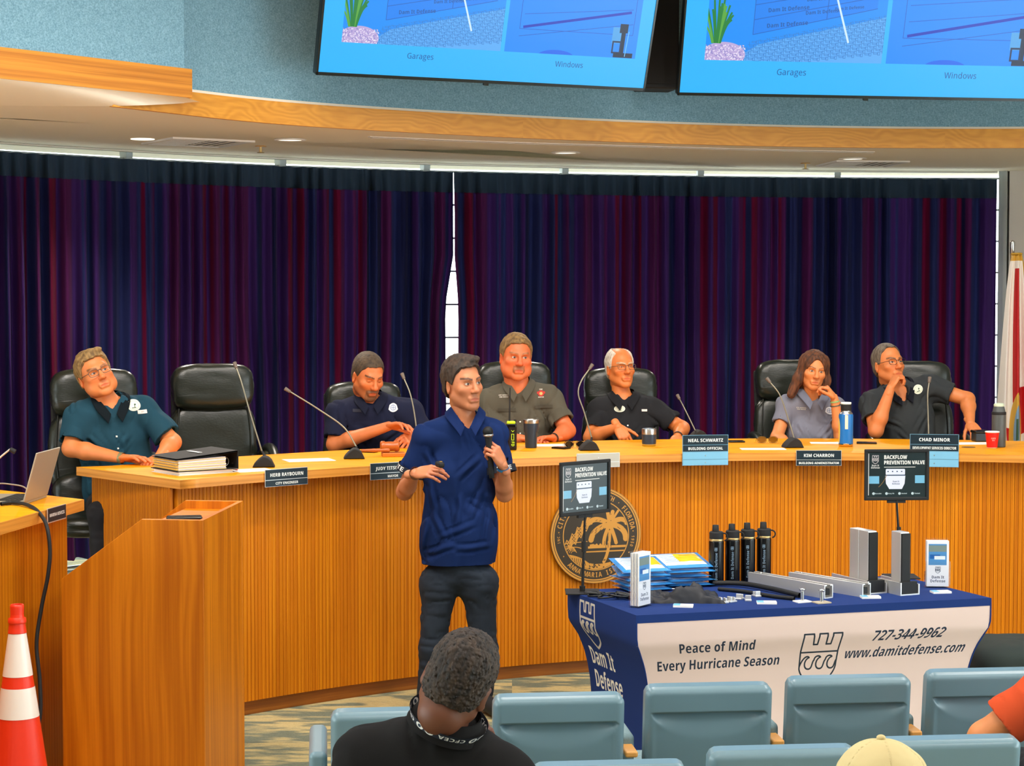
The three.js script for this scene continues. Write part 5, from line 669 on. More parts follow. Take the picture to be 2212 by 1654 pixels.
// head in its own axes: +z face, +y up, x to the viewer's right when facing the viewer; s = size
function headField(o) {
  const F = new Field(), w = o.wide ?? 1, j = o.jaw ?? 1;
  F.ell(V(0, 0.036, -0.014), [0.077 * w, 0.088, 0.098], 0.02).ell(V(0, -0.03, 0.022), [0.066 * w, 0.088, 0.07], 0.03);
  for (const s of [-1, 1]) { F.cap(V(s * 0.056 * w * j, -0.058, -0.002), V(s * 0.02, -0.103, 0.062), 0.017 * j, 0.015, 0.03).ell(V(s * 0.044 * w, -0.024, 0.058), [0.022, 0.018, 0.02], 0.022); if (o.fat) F.ell(V(s * 0.05, -0.07, 0.03), [0.03, 0.036, 0.034], 0.03); }
  F.ell(V(0, -0.108, 0.064), [0.022 * j, 0.017, 0.017], 0.022).cap(V(-0.033, 0.022, 0.08), V(0.033, 0.022, 0.08), 0.011, 0.011, 0.022);
  F.cap(V(0, 0.012, 0.088), V(0, -0.03, 0.109), 0.0085, 0.0125, 0.014).ell(V(0, -0.034, 0.11), [0.013, 0.01, 0.011], 0.01); for (const s of [-1, 1]) F.ell(V(s * 0.0125, -0.037, 0.099), [0.0085, 0.008, 0.011], 0.007);
  F.cap(V(-0.021, -0.067, 0.083), V(0.021, -0.067, 0.083), 0.0075, 0.0075, 0.012).cap(V(-0.017, -0.079, 0.083), V(0.017, -0.079, 0.083), 0.0075, 0.0075, 0.01);
  F.cap(V(-0.024, -0.073, 0.096), V(0.024, -0.073, 0.096), 0.0035, 0.0035, 0.006, { sub: true });
  for (const s of [-1, 1]) { F.ell(V(s * 0.031, 0.0005, 0.096), [0.0165, 0.0115, 0.014], 0.014, { sub: true }); F.ell(V(s * 0.031, 0.0, 0.0725), [0.0145, 0.0125, 0.0125], 0.003);
    const q = s * 0.079 * w; F.ell(V(q, -0.012, -0.012), [0.0085, 0.032, 0.02], 0.008, { m: [V(1, 0, s * -0.45).normalize(), V(0, 1, 0), V(s * 0.45, 0, 1).normalize()] }); F.ell(V(q + s * 0.009, -0.01, -0.003), [0.006, 0.019, 0.011], 0.006, { sub: true }); }
  return F;
}
const mixc = (a, b, t) => [lerp(a[0], b[0], t), lerp(a[1], b[1], t), lerp(a[2], b[2], t)];
function headColor(o) {
  const sk = o.skin, red = [sk[0] * 1.0, sk[1] * 0.7, sk[2] * 0.62], lip = [sk[0] * 0.82, sk[1] * 0.52, sk[2] * 0.5], hair = o.hairC;
  return (x, y, z) => {
    let c = mixc(sk, red, (o.flush ?? 0.35) * clamp(sstep(0.03, 0.08, z) * (1 - sstep(0.0, 0.03, Math.abs(y + 0.035))) + sstep(0.078, 0.09, Math.abs(x)) * 0.7, 0, 1));
    const n = fbm(x * 90, y * 90, z * 90, 2) * 0.06; c = c.map((v) => v * (1 + n));
    if (z > 0.06 && Math.abs(x) < 0.023 && Math.abs(y + 0.073) < 0.0095 * (1 - Math.abs(x) / 0.03)) c = lip;
    const ax = Math.abs(x), by = 0.0195 + 0.008 * Math.sin(clamp((ax - 0.012) / 0.042, 0, 1) * 2.2); if (z > 0.045 && ax > 0.011 && ax < 0.054 && Math.abs(y - by) < (o.brow ?? 0.0045)) c = mixc(c, o.browC ?? hair, 0.8);
    if (z > 0.055 && o.eyesShut !== true && Math.abs(ax - 0.031) < 0.0125 && Math.abs(y - 0.0005) < 0.0044 * Math.sqrt(Math.max(0, 1 - ((ax - 0.031) / 0.0125) ** 2)) * (o.eyeOpen ?? 1)) { const dx = x - Math.sign(x) * 0.031 - (o.gaze ?? 0) * 0.005; c = Math.hypot(dx, y - 0.001) < 0.0062 ? (Math.hypot(dx, y - 0.001) < 0.003 ? [0.008, 0.008, 0.008] : [0.05, 0.035, 0.024]) : [0.46, 0.4, 0.34]; }
    else if (z > 0.055 && Math.abs(ax - 0.031) < 0.0145 && Math.abs(y - (0.006 - ((ax - 0.031) / 0.0145) ** 2 * 0.005) * (o.eyesShut ? -0.4 : 1)) < 0.0014) c = mixc(c, [0.03, 0.02, 0.015], 0.75);
    if (o.beard) { const b = o.beard; let t = 0; if (b === 'goatee') { t = Math.max(sstep(0.036, 0.022, ax) * sstep(-0.083, -0.092, y) * sstep(0.02, 0.05, z), (Math.abs(ax - 0.028) < 0.008 && y < -0.055 && z > 0.05 ? 0.9 : 0), (ax < 0.03 && y < -0.05 && y > -0.066 && z > 0.075 ? 1 : 0), 0.45 * sstep(-0.04, -0.06, y) * sstep(-0.02, 0.0, z)); } if (b === 'stubble') t = 0.14 * sstep(-0.04, -0.06, y) * sstep(-0.03, 0.0, z); if (b === 'moustache') t = (ax < 0.033 && y < -0.045 && y > -0.068 + ax * -0.5 && z > 0.06) ? 0.85 : 0; if (c !== lip || b !== 'stubble') c = mixc(c, o.beardC ?? hair, t * (c === lip ? 0.2 : 0.85)); }
    if (o.scalp && y > 0.0) { }
    return c;
  };
}
const hl = (pts, z) => { for (let i = 1; i < pts.length; i++) if (z <= pts[i][0]) return lerp(pts[i - 1][1], pts[i][1], clamp((z - pts[i - 1][0]) / (pts[i][0] - pts[i - 1][0]), 0, 1)); return pts[pts.length - 1][1]; };
function hairGeo(o) {
  const w = o.wide ?? 1, t = o.hairT ?? 0.012, F = new Field(), line = o.hairline ?? [[-0.13, -0.075], [-0.075, -0.075], [-0.045, -0.05], [-0.03, 0.012], [0.004, 0.018], [0.014, -0.006], [0.022, 0.005], [0.04, 0.045], [0.06, 0.074], [0.1, 0.088]];
  F.ell(V(0, 0.038, -0.016), [0.077 * w + t * 0.75, 0.088 + t, 0.098 + t], 0.02); F.ell(V(0, -0.025, -0.045), [0.068 * w + t * 0.4, 0.06, 0.058], 0.03);
  if (o.quiff) F.ell(V(o.quiff * 0.02, 0.112, 0.045), [0.05, 0.02, 0.035], 0.02);
  if (o.long) { for (const s of [-1, 1]) { F.cap(V(s * 0.066, 0.07, 0.0), V(s * 0.088, -0.06, -0.005), 0.03, 0.034, 0.03).cap(V(s * 0.088, -0.06, -0.005), V(s * (s > 0 ? 0.085 : 0.125), -0.17, 0.0), 0.036, 0.03, 0.03); } F.ell(V(0, -0.06, -0.07), [0.095, 0.12, 0.045], 0.03); F.ell(V(0, -0.025, 0.1), [0.058, 0.105, 0.1], 0.012, { sub: true }); }
  const fr = o.hairF ?? 55, am = o.hairA ?? 0.004;
  F.post = (d, x, y, z) => { d += am * fbm(x * fr, y * (o.long ? fr * 0.3 : fr), z * fr, 2); if (!o.long) d = Math.max(d, (hl(line, z) - y + 0.006 * vn(x * 60, 3, z * 60)) * 0.8); if (o.bald) d = Math.max(d, -(Math.hypot(x / 0.06, (y - 0.125) / 0.06, (z - 0.05) / 0.11) - 1) * 0.05); return d; };
  const a = o.hairC, b = o.hairC2 ?? a; return meshField(F, V(-0.2, o.long ? -0.26 : -0.12, -0.17), V(0.2, 0.18, 0.16), o.headCell ?? 0.0038, (x, y, z) => mixc(a, b, clamp(0.5 + 1.2 * fbm(x * 110, y * 30, z * 110, 2), 0, 1)));
}
// hand in its own axes: wrist at the origin, fingers towards +y, palm looks along +z, thumb on the +x side (side = 1) or -x
function handGeo(side, curl, skin, spread = 0.1, thumb = [0.5, 0.3], scale = 1) {
  const F = new Field(), K4 = [[0.031, 0.082], [0.0105, 0.087], [-0.0105, 0.083], [-0.03, 0.074]], L = [[0.042, 0.026, 0.021], [0.046, 0.03, 0.022], [0.042, 0.027, 0.021], [0.033, 0.021, 0.019]];
  F.ell(V(0, 0.045, 0), [0.04, 0.052, 0.015], 0.012).cap(V(0, -0.04, 0), V(0, 0.015, 0), 0.025, 0.024, 0.02, { f: V(0, 0, 1), s: 0.72 }).ell(V(0.026, 0.03, 0.008), [0.016, 0.03, 0.014], 0.012);
  K4.forEach(([x, y], i) => { F.cap(V(x * 0.7, 0.03, -0.001), V(x, y, -0.001), 0.011, 0.0105, 0.008); const c = Array.isArray(curl[0]) ? curl[i] : curl; let a = 0, p = V(x, y, 0); const sp2 = (1.4 - i) * spread; const r = [0.0098, 0.0088, 0.008, 0.007].map((v) => v * (i === 3 ? 0.88 : 1)); for (let k = 0; k < 3; k++) { a += c[k]; const q = p.clone().add(V(Math.sin(sp2) * Math.cos(a), Math.cos(sp2) * Math.cos(a), Math.sin(a)).multiplyScalar(L[i][k])); F.cap(p, q, r[k], r[k + 1], 0.004); p = q; } });
  { let p = V(0.028, 0.018, 0.008), a = thumb[0], b = thumb[1]; const dirs = [V(Math.sin(a), Math.cos(a), 0.25 + b * 0.4).normalize(), V(Math.sin(a * 0.75), Math.cos(a * 0.75), 0.2 + b).normalize(), V(Math.sin(a * 0.5), Math.cos(a * 0.5), 0.1 + b * 1.2).normalize()]; [0.042, 0.033, 0.026].forEach((l, k) => { const q = p.clone().addScaledVector(dirs[k], l); F.cap(p, q, [0.013, 0.0108, 0.0098][k], [0.0108, 0.0098, 0.008][k], 0.006); p = q; }); }
  const g = meshField(F, V(-0.075, -0.06, -0.05), V(0.11, 0.2, 0.125), 0.004, (x, y, z) => { const n = 1 + fbm(x * 120, y * 120, z * 120, 2) * 0.08; return [skin[0] * n, skin[1] * n * (y > 0.08 ? 0.93 : 1), skin[2] * n]; });
  if (side < 0) { g.scale(-1, 1, 1); const ix = g.index.array; for (let i = 0; i < ix.length; i += 3) { const t = ix[i]; ix[i] = ix[i + 1]; ix[i + 1] = t; } }
  return scale !== 1 ? g.scale(scale, scale, scale) : g;
}
const basis = (y, z) => { y = y.clone().normalize(); const x = y.clone().cross(z).normalize(), zz = x.clone().cross(y).normalize(); return new THREE.Matrix4().makeBasis(x, y, zz); };
// drop a small printed patch on a field's surface, seen along f
function patch(F, c, right, up, f, w, h, tex, n = 6, lift = 0.002) {
  return surf((u, v) => { const p = c.clone().addScaledVector(right, (u - 0.5) * w).addScaledVector(up, (v - 0.5) * h).addScaledVector(f, 0.16); let s = 0; for (let i = 0; i < 60; i++) { const d = F.at(p.x, p.y, p.z) - lift; if (d < 0.0004 || s > 0.4) break; p.addScaledVector(f, -d * 0.7); s += d * 0.7; } return p; }, n, n);
}
const joinGeo = (l) => { let n = 0, m = 0; l = l.filter(Boolean); for (const g of l) { n += g.attributes.position.count; m += g.index.count; } const P = new Float32Array(n * 3), N = new Float32Array(n * 3), C = new Float32Array(n * 3), I = new Uint32Array(m); let a = 0, b = 0; for (const g of l) { P.set(g.attributes.position.array, a * 3); N.set(g.attributes.normal.array, a * 3); C.set(g.attributes.color.array, a * 3); const ix = g.index.array; for (let i = 0; i < ix.length; i++) I[b + i] = ix[i] + a; a += g.attributes.position.count; b += ix.length; } const r = new THREE.BufferGeometry(); r.setAttribute('position', new THREE.BufferAttribute(P, 3)); r.setAttribute('normal', new THREE.BufferAttribute(N, 3)); r.setAttribute('color', new THREE.BufferAttribute(C, 3)); r.setIndex(new THREE.BufferAttribute(I, 1)); return r; };
function person(o) {
  const root = thing('person', o.label, 'person', o.base), B = o.base, f = o.face.clone().setY(0).normalize(), right = V(f.z, 0, -f.x), up = V(0, 1, 0);   // right = viewer's right when facing us
  const sk = o.skin, J = o.j, hs = o.headScale ?? 1, Q = new THREE.Quaternion().setFromEuler(new THREE.Euler(o.head[1], o.head[0], o.head[2], 'ZYX'));
  const HM = new THREE.Matrix4().compose(J.head, Q, V(hs, hs, hs)), hp = (x, y, z) => V(x, y, z).applyMatrix4(HM);
  const th = o.thick ?? 1, chest = o.chest ?? 0.155, waist = o.waist ?? 0.15, fl = o.flat ?? 0.66;
  const mid = J.shA.clone().lerp(J.shB, 0.5), chestP = mid.clone().lerp(J.pelvis, 0.3), waistP = mid.clone().lerp(J.pelvis, 0.75);
  const sideV = J.shB.clone().sub(J.shA).normalize(), spine = mid.clone().sub(J.pelvis).normalize(), front = sideV.clone().cross(spine).normalize(); const fd = front.dot(f) < 0 ? front.negate() : front;
  const torso = (F, e) => {
    F.cap(J.pelvis, waistP, waist * 1.02 + e, waist + e, 0.05, { f: fd, s: fl + 0.08 }).cap(waistP, chestP, waist + e, chest + e, 0.06, { f: fd, s: fl + 0.04 }).cap(chestP, mid.clone().addScaledVector(spine, -0.03), chest + e, chest * 0.8 + e, 0.06, { f: fd, s: fl });
    F.cap(J.shA.clone().addScaledVector(sideV, 0.02), J.shB.clone().addScaledVector(sideV, -0.02), 0.064 * th + e, 0.064 * th + e, 0.05);
    for (const s of [J.shA, J.shB]) F.cap(J.neck.clone().addScaledVector(fd, -0.02), s, 0.055 + e, 0.058 * th + e, 0.05);
    if (o.belly) F.ell(waistP.clone().addScaledVector(fd, waist * fl * 0.5).addScaledVector(spine, -0.02), [waist * 0.95 + e, 0.15 + e, o.belly + e], 0.08, { m: [sideV, spine, fd] });
    if (o.bust) for (const s of [-1, 1]) F.ell(chestP.clone().addScaledVector(fd, chest * fl * 0.75).addScaledVector(sideV, s * 0.07).addScaledVector(spine, -0.03), [0.075 + e, 0.075 + e, 0.06 + e], 0.05, { m: [sideV, spine, fd] });
  };
  // skin: torso core, neck, arms
  const S = new Field(); torso(S, -0.016);
  S.cap(hp(0, -0.07, -0.02), J.neck.clone().addScaledVector(up, -0.04), (o.neckR ?? 0.056) - 0.001, (o.neckR ?? 0.056) + 0.006, 0.03);
  const arms = [[J.shA, J.elA, J.wrA], [J.shB, J.elB, J.wrB]];
  for (const [s, e, w] of arms) { if (!e) continue; S.cap(s, e, 0.047 * th, 0.041 * th, 0.03); S.cap(e, e.clone().lerp(w, 0.3), 0.041 * th, 0.042 * th, 0.02).cap(e.clone().lerp(w, 0.3), w, 0.041 * th, 0.0255 * Math.min(th, 1.08), 0.02); }
  if (o.hem) S.post = (d, x, y, z) => Math.hypot(x - J.pelvis.x, z - J.pelvis.z) < 0.21 && y < o.hem + 0.12 ? Math.max(d, o.hem + 0.03 - y) : d;
  const [lo, hi] = bounds([J.pelvis, J.neck, J.shA, J.shB, chestP, hp(0, -0.07, 0), ...arms.flat().filter(Boolean)], 0.22);
  const tone = (x, y, z) => { const n = 1 + fbm(x * 40, y * 40, z * 40, 3) * 0.12; return [sk[0] * n, sk[1] * n, sk[2] * n]; };
  const list = [meshField(S, lo, hi, o.cell ?? 0.0115, tone)];
  if (!o.noHead) { const HF = headField(o); HF.cap(V(0, -0.06, -0.025), V(0, -0.085, -0.03), (o.neckR ?? 0.056) / hs, (o.neckR ?? 0.056) / hs, 0.03); const hg = meshField(HF, V(-0.115, -0.15, -0.14), V(0.115, 0.15, 0.15), o.headCell ?? 0.0033, headColor(o)); hg.applyMatrix4(HM); list.push(hg); }
  for (const [w, hd] of [[J.wrA, o.handA], [J.wrB, o.handB]]) if (hd) { const g = handGeo(hd.side, hd.curl, sk, hd.spread, hd.thumb, hd.scale ?? 1); g.applyMatrix4(basis(hd.dir, hd.palm)); g.translate(w.x, w.y, w.z); list.push(g); hd.m = basis(hd.dir, hd.palm).setPosition(w); }
  const body = joinGeo(list); body.translate(-B.x, -B.y, -B.z); part('body', body, skinM, root);
  const L = (g) => g.translate(-B.x, -B.y, -B.z);
  if (!o.noHair && !o.noHead) part('hair', L(hairGeo(o).applyMatrix4(HM)), M(0xffffff, { vertexColors: true, roughness: 0.75 }), root);
  // shirt
  const Ct = new Field(), am = o.fold ?? 0.007, sl = o.sleeve ?? 0.72, sleeves = []; torso(Ct, 0.006);
  for (const [s, e, w] of arms) { if (!e) continue; const Sf = new Field(); let n = null, c = null; if (sl <= 1) { c = s.clone().lerp(e, sl); n = e.clone().sub(s).normalize(); Sf.cap(s, e.clone().lerp(s, -0.1), 0.062 * th, (o.sleeveR ?? 0.066) * th, 0.04); Sf.cap(c.clone().lerp(s, -0.1), c.clone().lerp(s, 0.25), 0.052 * th, 0.046 * th, 0.004, { sub: true }); } else Sf.cap(s, e, 0.062 * th, 0.056 * th, 0.04).cap(e, e.clone().lerp(w, sl - 1), 0.056 * th, 0.04 * th, 0.03); sleeves.push([Sf, c, n]); }
  const vn0 = J.neck.clone().addScaledVector(fd, 0.05), vd = o.vneck ?? 0.07, Nk = new Field(), hem = o.hem ?? -9, sx = (o.seed ?? 1) * 3.7;
  Nk.cap(J.neck.clone().addScaledVector(spine, 0.12).addScaledVector(fd, 0.02), J.neck.clone(), 0.062, 0.06, 0.01).cap(vn0.clone().addScaledVector(fd, 0.05).addScaledVector(spine, 0.05), vn0.clone().addScaledVector(fd, 0.09).addScaledVector(spine, -vd), 0.046, 0.012, 0.01);
  const cr = (o.creases ?? []).map(([p, q, r, k]) => [p.x, p.y, q.x - p.x, q.y - p.y, r, k]);
  if (!o.noCrease) { const rr = (i) => vn((o.seed ?? 1) * 7.3 + i * 1.9, i * 3.1, 0.5), lp = (p, t, s) => p.clone().lerp(J.pelvis, t).addScaledVector(sideV, s);
    [[J.shA, 1], [J.shB, -1]].forEach(([sh, s], n) => { for (let i = 0; i < 3; i++) { const p = lp(sh, 0.2 + i * 0.11, s * 0.02), q = lp(mid, 0.4 + i * 0.16 + rr(i + n * 5) * 0.1, -s * (0.03 + 0.05 * rr(i + 9 + n * 4))); cr.push([p.x, p.y, q.x - p.x, q.y - p.y, 0.013 + 0.005 * rr(i + 2), 0.007]); } });
    for (let i = 0; i < 3; i++) { const p = lp(mid, 0.5 + i * 0.13 + rr(i) * 0.03, -0.11), q = lp(mid, 0.53 + i * 0.13 + rr(i + 3) * 0.05, 0.1); cr.push([p.x, p.y, q.x - p.x, q.y - p.y, 0.014, 0.006]); } }
  const zMid = J.pelvis.clone().lerp(mid, 0.5);
  const C = { at(x, y, z) {
    let d = Ct.at(x, y, z); for (const [Sf, c, n] of sleeves) { let e = Sf.at(x, y, z); if (n) e = Math.max(e, (x - c.x) * n.x + (y - c.y) * n.y + (z - c.z) * n.z); const h = Math.max(0.035 - Math.abs(d - e), 0) / 0.035; d = Math.min(d, e) - h * h * 0.035 * 0.25; }
    if (Math.abs(d) < 0.05) { const q = vn(x * 9 + sx, y * 7, z * 9), r = Math.abs(vn(x * 13 + q + sx, y * 9 + x * 6 + q, z * 13)); d += am * (0.6 - r * 1.7) + q * am * 0.45; if ((x - zMid.x) * fd.x + (z - zMid.z) * fd.z > 0.02) for (const c of cr) { const ux = x - c[0] + q * 0.012, uy = y - c[1] + q * 0.012; let t = (ux * c[2] + uy * c[3]) / (c[2] * c[2] + c[3] * c[3]); const f = t < 0 || t > 1 ? 0 : Math.sin(t * Math.PI); if (f <= 0) continue; const g = ((ux - c[2] * t) ** 2 + (uy - c[3] * t) ** 2) / (c[4] * c[4]); if (g < 6) d -= c[5] * f * (Math.exp(-g) - 0.7 * Math.exp(-((Math.sqrt(g) - 1.5) ** 2) * 2)); } }
    d = Math.max(d, -Nk.at(x, y, z)); return Math.max(d, hem - y); } };
  const [l2, h2] = bounds([J.pelvis, J.neck, J.shA, J.shB, ...arms.flatMap(([s, e, w]) => e ? (sl <= 1 ? [s, e] : [s, e, w]) : [])], 0.25);
  part('shirt', L(meshField(C, l2, h2, o.shirtCell ?? 0.01)), o.shirtM, root);
  // collar
  if (o.collar !== false) {
    const cM = o.collarM ?? o.shirtM, ring = (a, t, side) => { const ca = Math.cos(a), sa = Math.sin(a), fr = sstep(1.2, Math.PI / 2, a); return null; };
    const prof = (u, v) => { const a = lerp(-2.85, 2.85, u), k = Math.abs(a) / 2.85, k3 = Math.pow(k, 3), S0 = Math.sin(a), F0 = -Math.cos(a);
      const base = J.neck.clone().addScaledVector(sideV, S0 * 0.068 * (1 - k3 * 0.3)).addScaledVector(fd, F0 * 0.066 + 0.014 + k3 * 0.03).addScaledVector(spine, 0.088 - k3 * (0.055 + vd * 0.65));
      const outV = sideV.clone().multiplyScalar(S0).addScaledVector(fd, F0).normalize(), p = base.addScaledVector(outV, v * (0.03 + 0.008 * k) + 0.003).addScaledVector(spine, -v * (0.03 + 0.012 * Math.pow(k, 2.2))).addScaledVector(sideV, v * Math.sign(a) * 0.012 * Math.pow(k, 4));
      if (v > 0.3) { for (let i = 0; i < 6; i++) { const d = Ct.at(p.x, p.y, p.z) - 0.008; if (d >= 0) break; p.addScaledVector(fd, -d * 0.6).addScaledVector(spine, -d * 0.5); } } return p; };
    const cg = merge([surf(prof, 40, 5), surf((u, v) => prof(u, v).addScaledVector(fd, -0.004).addScaledVector(spine, -0.004), 40, 5, null, true)]); part('collar', L(cg), cM, root);
  }
  if (o.buttons) for (const t of [0.22, 0.36, 0.5]) { const c = mid.clone().lerp(J.pelvis, t); part('button', L(patch(C, c, sideV, spine, fd, 0.009, 0.009, null, 2, 0.003)), T.paper, root); }
  for (const e of o.emblems ?? []) part(e.name ?? 'emblem', L(patch(C, e.c, sideV, spine, fd, e.w, e.h, null, 8, 0.003)), M(0xffffff, { map: e.tex, roughness: 0.7, alphaTest: e.round ? 0.5 : 0 }), root);
  // trousers and shoes
  if (o.legs) { const Tf = new Field(); for (const [h, k, a, toe] of o.legs) { Tf.cap(J.pelvis, h, 0.1, 0.1, 0.05).cap(h, k, 0.092 * th, 0.068 * th, 0.04).cap(k, a, 0.066 * th, 0.05, 0.03); }
    Tf.post = (d, x, y, z) => d + 0.008 * (0.5 - Math.abs(vn(x * 14 + y * 9, y * 26, z * 16))) + (o.waistCut ? Math.max(0, 0) : 0); const pts = o.legs.flat(); const [a, b] = bounds([J.pelvis, ...pts], 0.17); if (o.waistCut) Tf.post = ((pf) => (d, x, y, z) => Math.max(pf(d, x, y, z), y - o.waistCut))(Tf.post); part('trousers', L(meshField(Tf, a, b, o.legCell ?? 0.02)), o.trouserM ?? M(0x14161c, { roughness: 0.9 }), root); for (const l of o.legs) { const Sh = new Field(); Sh.cap(l[2].clone().add(V(0, -0.05, 0)), l[3], 0.045, 0.036, 0.02); const [c, d] = bounds([l[2], l[3]], 0.1); part('shoe', L(meshField(Sh, c, d, 0.014)), T.blackrub, root); } }
  // glasses
  if (o.glasses) { const gm = M(o.glasses, { roughness: 0.35 }), gl = merge(glassesGeo(0.062, 0.034)).translate(0, 0.0, 0.102); const tm = [-1, 1].map((s) => tube([[s * 0.06, 0.006, 0.096], [s * 0.078, 0.006, 0.05], [s * 0.08, 0.004, 0.0], [s * 0.078, -0.008, -0.02]], 0.0016, 12, 6)); part('glasses', L(merge([gl, ...tm]).applyMatrix4(HM)), gm, root); }
  return { root, C, S, HM, HQ: Q, mid, sideV, spine, fd, L };
}
const seatedLegs = (pel, f, right, seatY) => [-1, 1].map((s) => { const h = pel.clone().addScaledVector(right, s * 0.09).setY(pel.y - 0.02), k = h.clone().addScaledVector(f, 0.42).addScaledVector(right, s * 0.05); k.y -= 0.02; const a = k.clone().addScaledVector(f, 0.03); a.y = Math.min(PLAT + 0.1, k.y - 0.2); return [h, k, a, a.clone().addScaledVector(f, 0.14).setY(PLAT + 0.045)]; });

// ---------------------------------------------------------------- the people
const lin = (r, g, b) => new THREE.Color(r / 255, g / 255, b / 255).convertSRGBToLinear().toArray();
const SK1 = lin(216, 128, 70), SK2 = lin(208, 118, 66), SK3 = lin(220, 136, 78);
const cloth = (r, g, b, o = {}) => M(new THREE.Color().setRGB(...lin(r, g, b)), { roughness: 0.9, specularIntensity: 0.35, ...o });
const roundPatch = ctex(128, 128, (c, w) => { c.clearRect(0, 0, w, w); c.fillStyle = '#e9ecd8'; c.beginPath(); c.arc(64, 64, 62, 0, 7); c.fill(); c.strokeStyle = '#b9c4a4'; c.lineWidth = 4; c.beginPath(); c.arc(64, 64, 46, 0, 7); c.stroke(); c.fillStyle = '#274a34'; c.beginPath(); c.arc(76, 56, 9, 0, 7); c.fill(); c.fillRect(44, 86, 40, 8); c.fillRect(70, 60, 6, 26); });
const bluePatch = ctex(128, 128, (c, w) => { c.clearRect(0, 0, w, w); c.fillStyle = '#d9dde2'; c.beginPath(); c.moveTo(20, 30); c.quadraticCurveTo(64, -10, 108, 30); c.lineTo(122, 80); c.quadraticCurveTo(64, 150, 6, 80); c.fill(); c.strokeStyle = '#5b6f9a'; c.lineWidth = 6; c.beginPath(); c.arc(64, 62, 30, 0, 7); c.stroke(); c.fillStyle = '#7d8fb4'; c.fillRect(40, 58, 48, 8); c.fillRect(60, 36, 8, 50); });
const firePatch = ctex(160, 128, (c, w, h) => { c.clearRect(0, 0, w, h); c.fillStyle = '#b3261c'; c.beginPath(); c.arc(80, 66, 42, 0, 7); c.fill(); c.fillRect(24, 40, 112, 30); c.fillStyle = '#d9a860'; c.beginPath(); c.arc(80, 68, 22, 0, 7); c.fill(); c.fillStyle = '#e8e0d4'; c.font = 'bold 22px sans-serif'; c.textAlign = 'center'; c.fillText('FIRE', 80, 20); c.fillText('RESCUE', 80, 124); });
const tagTex = (s, bg = '#e6dcd6', fg = '#555') => ctex(160, 48, (c, w, h) => { c.fillStyle = bg; c.fillRect(0, 0, w, h); c.fillStyle = fg; c.font = 'bold 24px sans-serif'; c.textAlign = 'center'; c.fillText(s, w / 2, 32, 150); });
const wordTex = ctex(256, 64, (c, w, h) => { c.clearRect(0, 0, w, h); c.fillStyle = '#d8d4c8'; c.font = 'bold 28px sans-serif'; c.textAlign = 'center'; c.fillText('CITY OFFICIAL', w / 2, 28, 250); c.fillText('FIRE RESCUE', w / 2, 60, 220); });
const leatherStrap = M(0x2a2520, { roughness: 0.6 });
const band = (w, dir, r, wd, m, root, L, name) => part(name, L(new THREE.CylinderGeometry(r, r, wd, 28, 1, true).applyQuaternion(new THREE.Quaternion().setFromUnitVectors(V(0, 1, 0), dir.clone().normalize())).translate(w.x, w.y, w.z)), m, root);
const side = (m) => { m = m.clone(); m.side = THREE.DoubleSide; return m; };
const rest = [0.5, 0.5, 0.3], flatH = [0.2, 0.25, 0.15];
function seated(px, off, turn, fn) { const D = backEdge(px) + off, f = V(Math.sin(turn), 0, Math.cos(turn)), right = V(f.z, 0, -f.x), J = (x, y, dz = 0) => atA(x, y, D + dz); return fn(D, f, right, J); }
// 1: man nearest the laptop
seated(215, 0.34, 0.3, (D, f, right, J) => {
  const pel = J(262, 1075, 0.08), j = { head: J(206, 809, -0.02), neck: J(240, 881, 0.02), shA: J(170, 901, -0.03), shB: J(312, 888, 0.08), elA: J(153, 968, -0.12), wrA: J(262, 989, -0.22), elB: J(373, 955, 0.0), wrB: J(345, 986, -0.2), pelvis: pel };
  const p = person({ label: 'seated man in dark teal shirt with tilted head and glasses', base: V(pel.x, PLAT, pel.z), face: f, j, head: [0.5, -0.05, 0.38], headScale: 1.04, wide: 1.04, fat: true, flush: 0.5, skin: SK1, hairC: lin(98, 74, 44), hairC2: lin(166, 132, 78), hairT: 0.016, hairA: 0.007, hairF: 38, quiff: 1, browC: lin(120, 84, 50), glasses: 0x4a4540, gaze: 0.6,
    chest: 0.165, waist: 0.175, belly: 0.12, th: 1.08, thick: 1.1, sleeve: 0.8, sleeveR: 0.075, seed: 1, fold: 0.01, shirtM: cloth(30, 66, 82), collarM: side(cloth(12, 22, 28)), vneck: 0.075, buttons: true, neckR: 0.062,
    handA: { side: 1, dir: J(312, 985, -0.28).sub(j.wrA), palm: V(0, -1, 0.1), curl: flatH, thumb: [0.5, 0.1] }, handB: { side: -1, dir: V(-0.6, -0.3, 0.7), palm: V(0, -1, 0), curl: rest }, legs: seatedLegs(pel, f, right),
    emblems: [{ c: J(288, 874), w: 0.073, h: 0.062, tex: roundPatch, round: true }, { c: J(307, 888), w: 0.05, h: 0.02, tex: tagTex('CITY') , name: 'name_tag' }] });
  band(j.wrA, j.wrA.clone().sub(j.elA), 0.031, 0.02, side(M(0x8f8a62, { roughness: 0.4, metalness: 0.4 })), p.root, p.L, 'wristwatch');
});
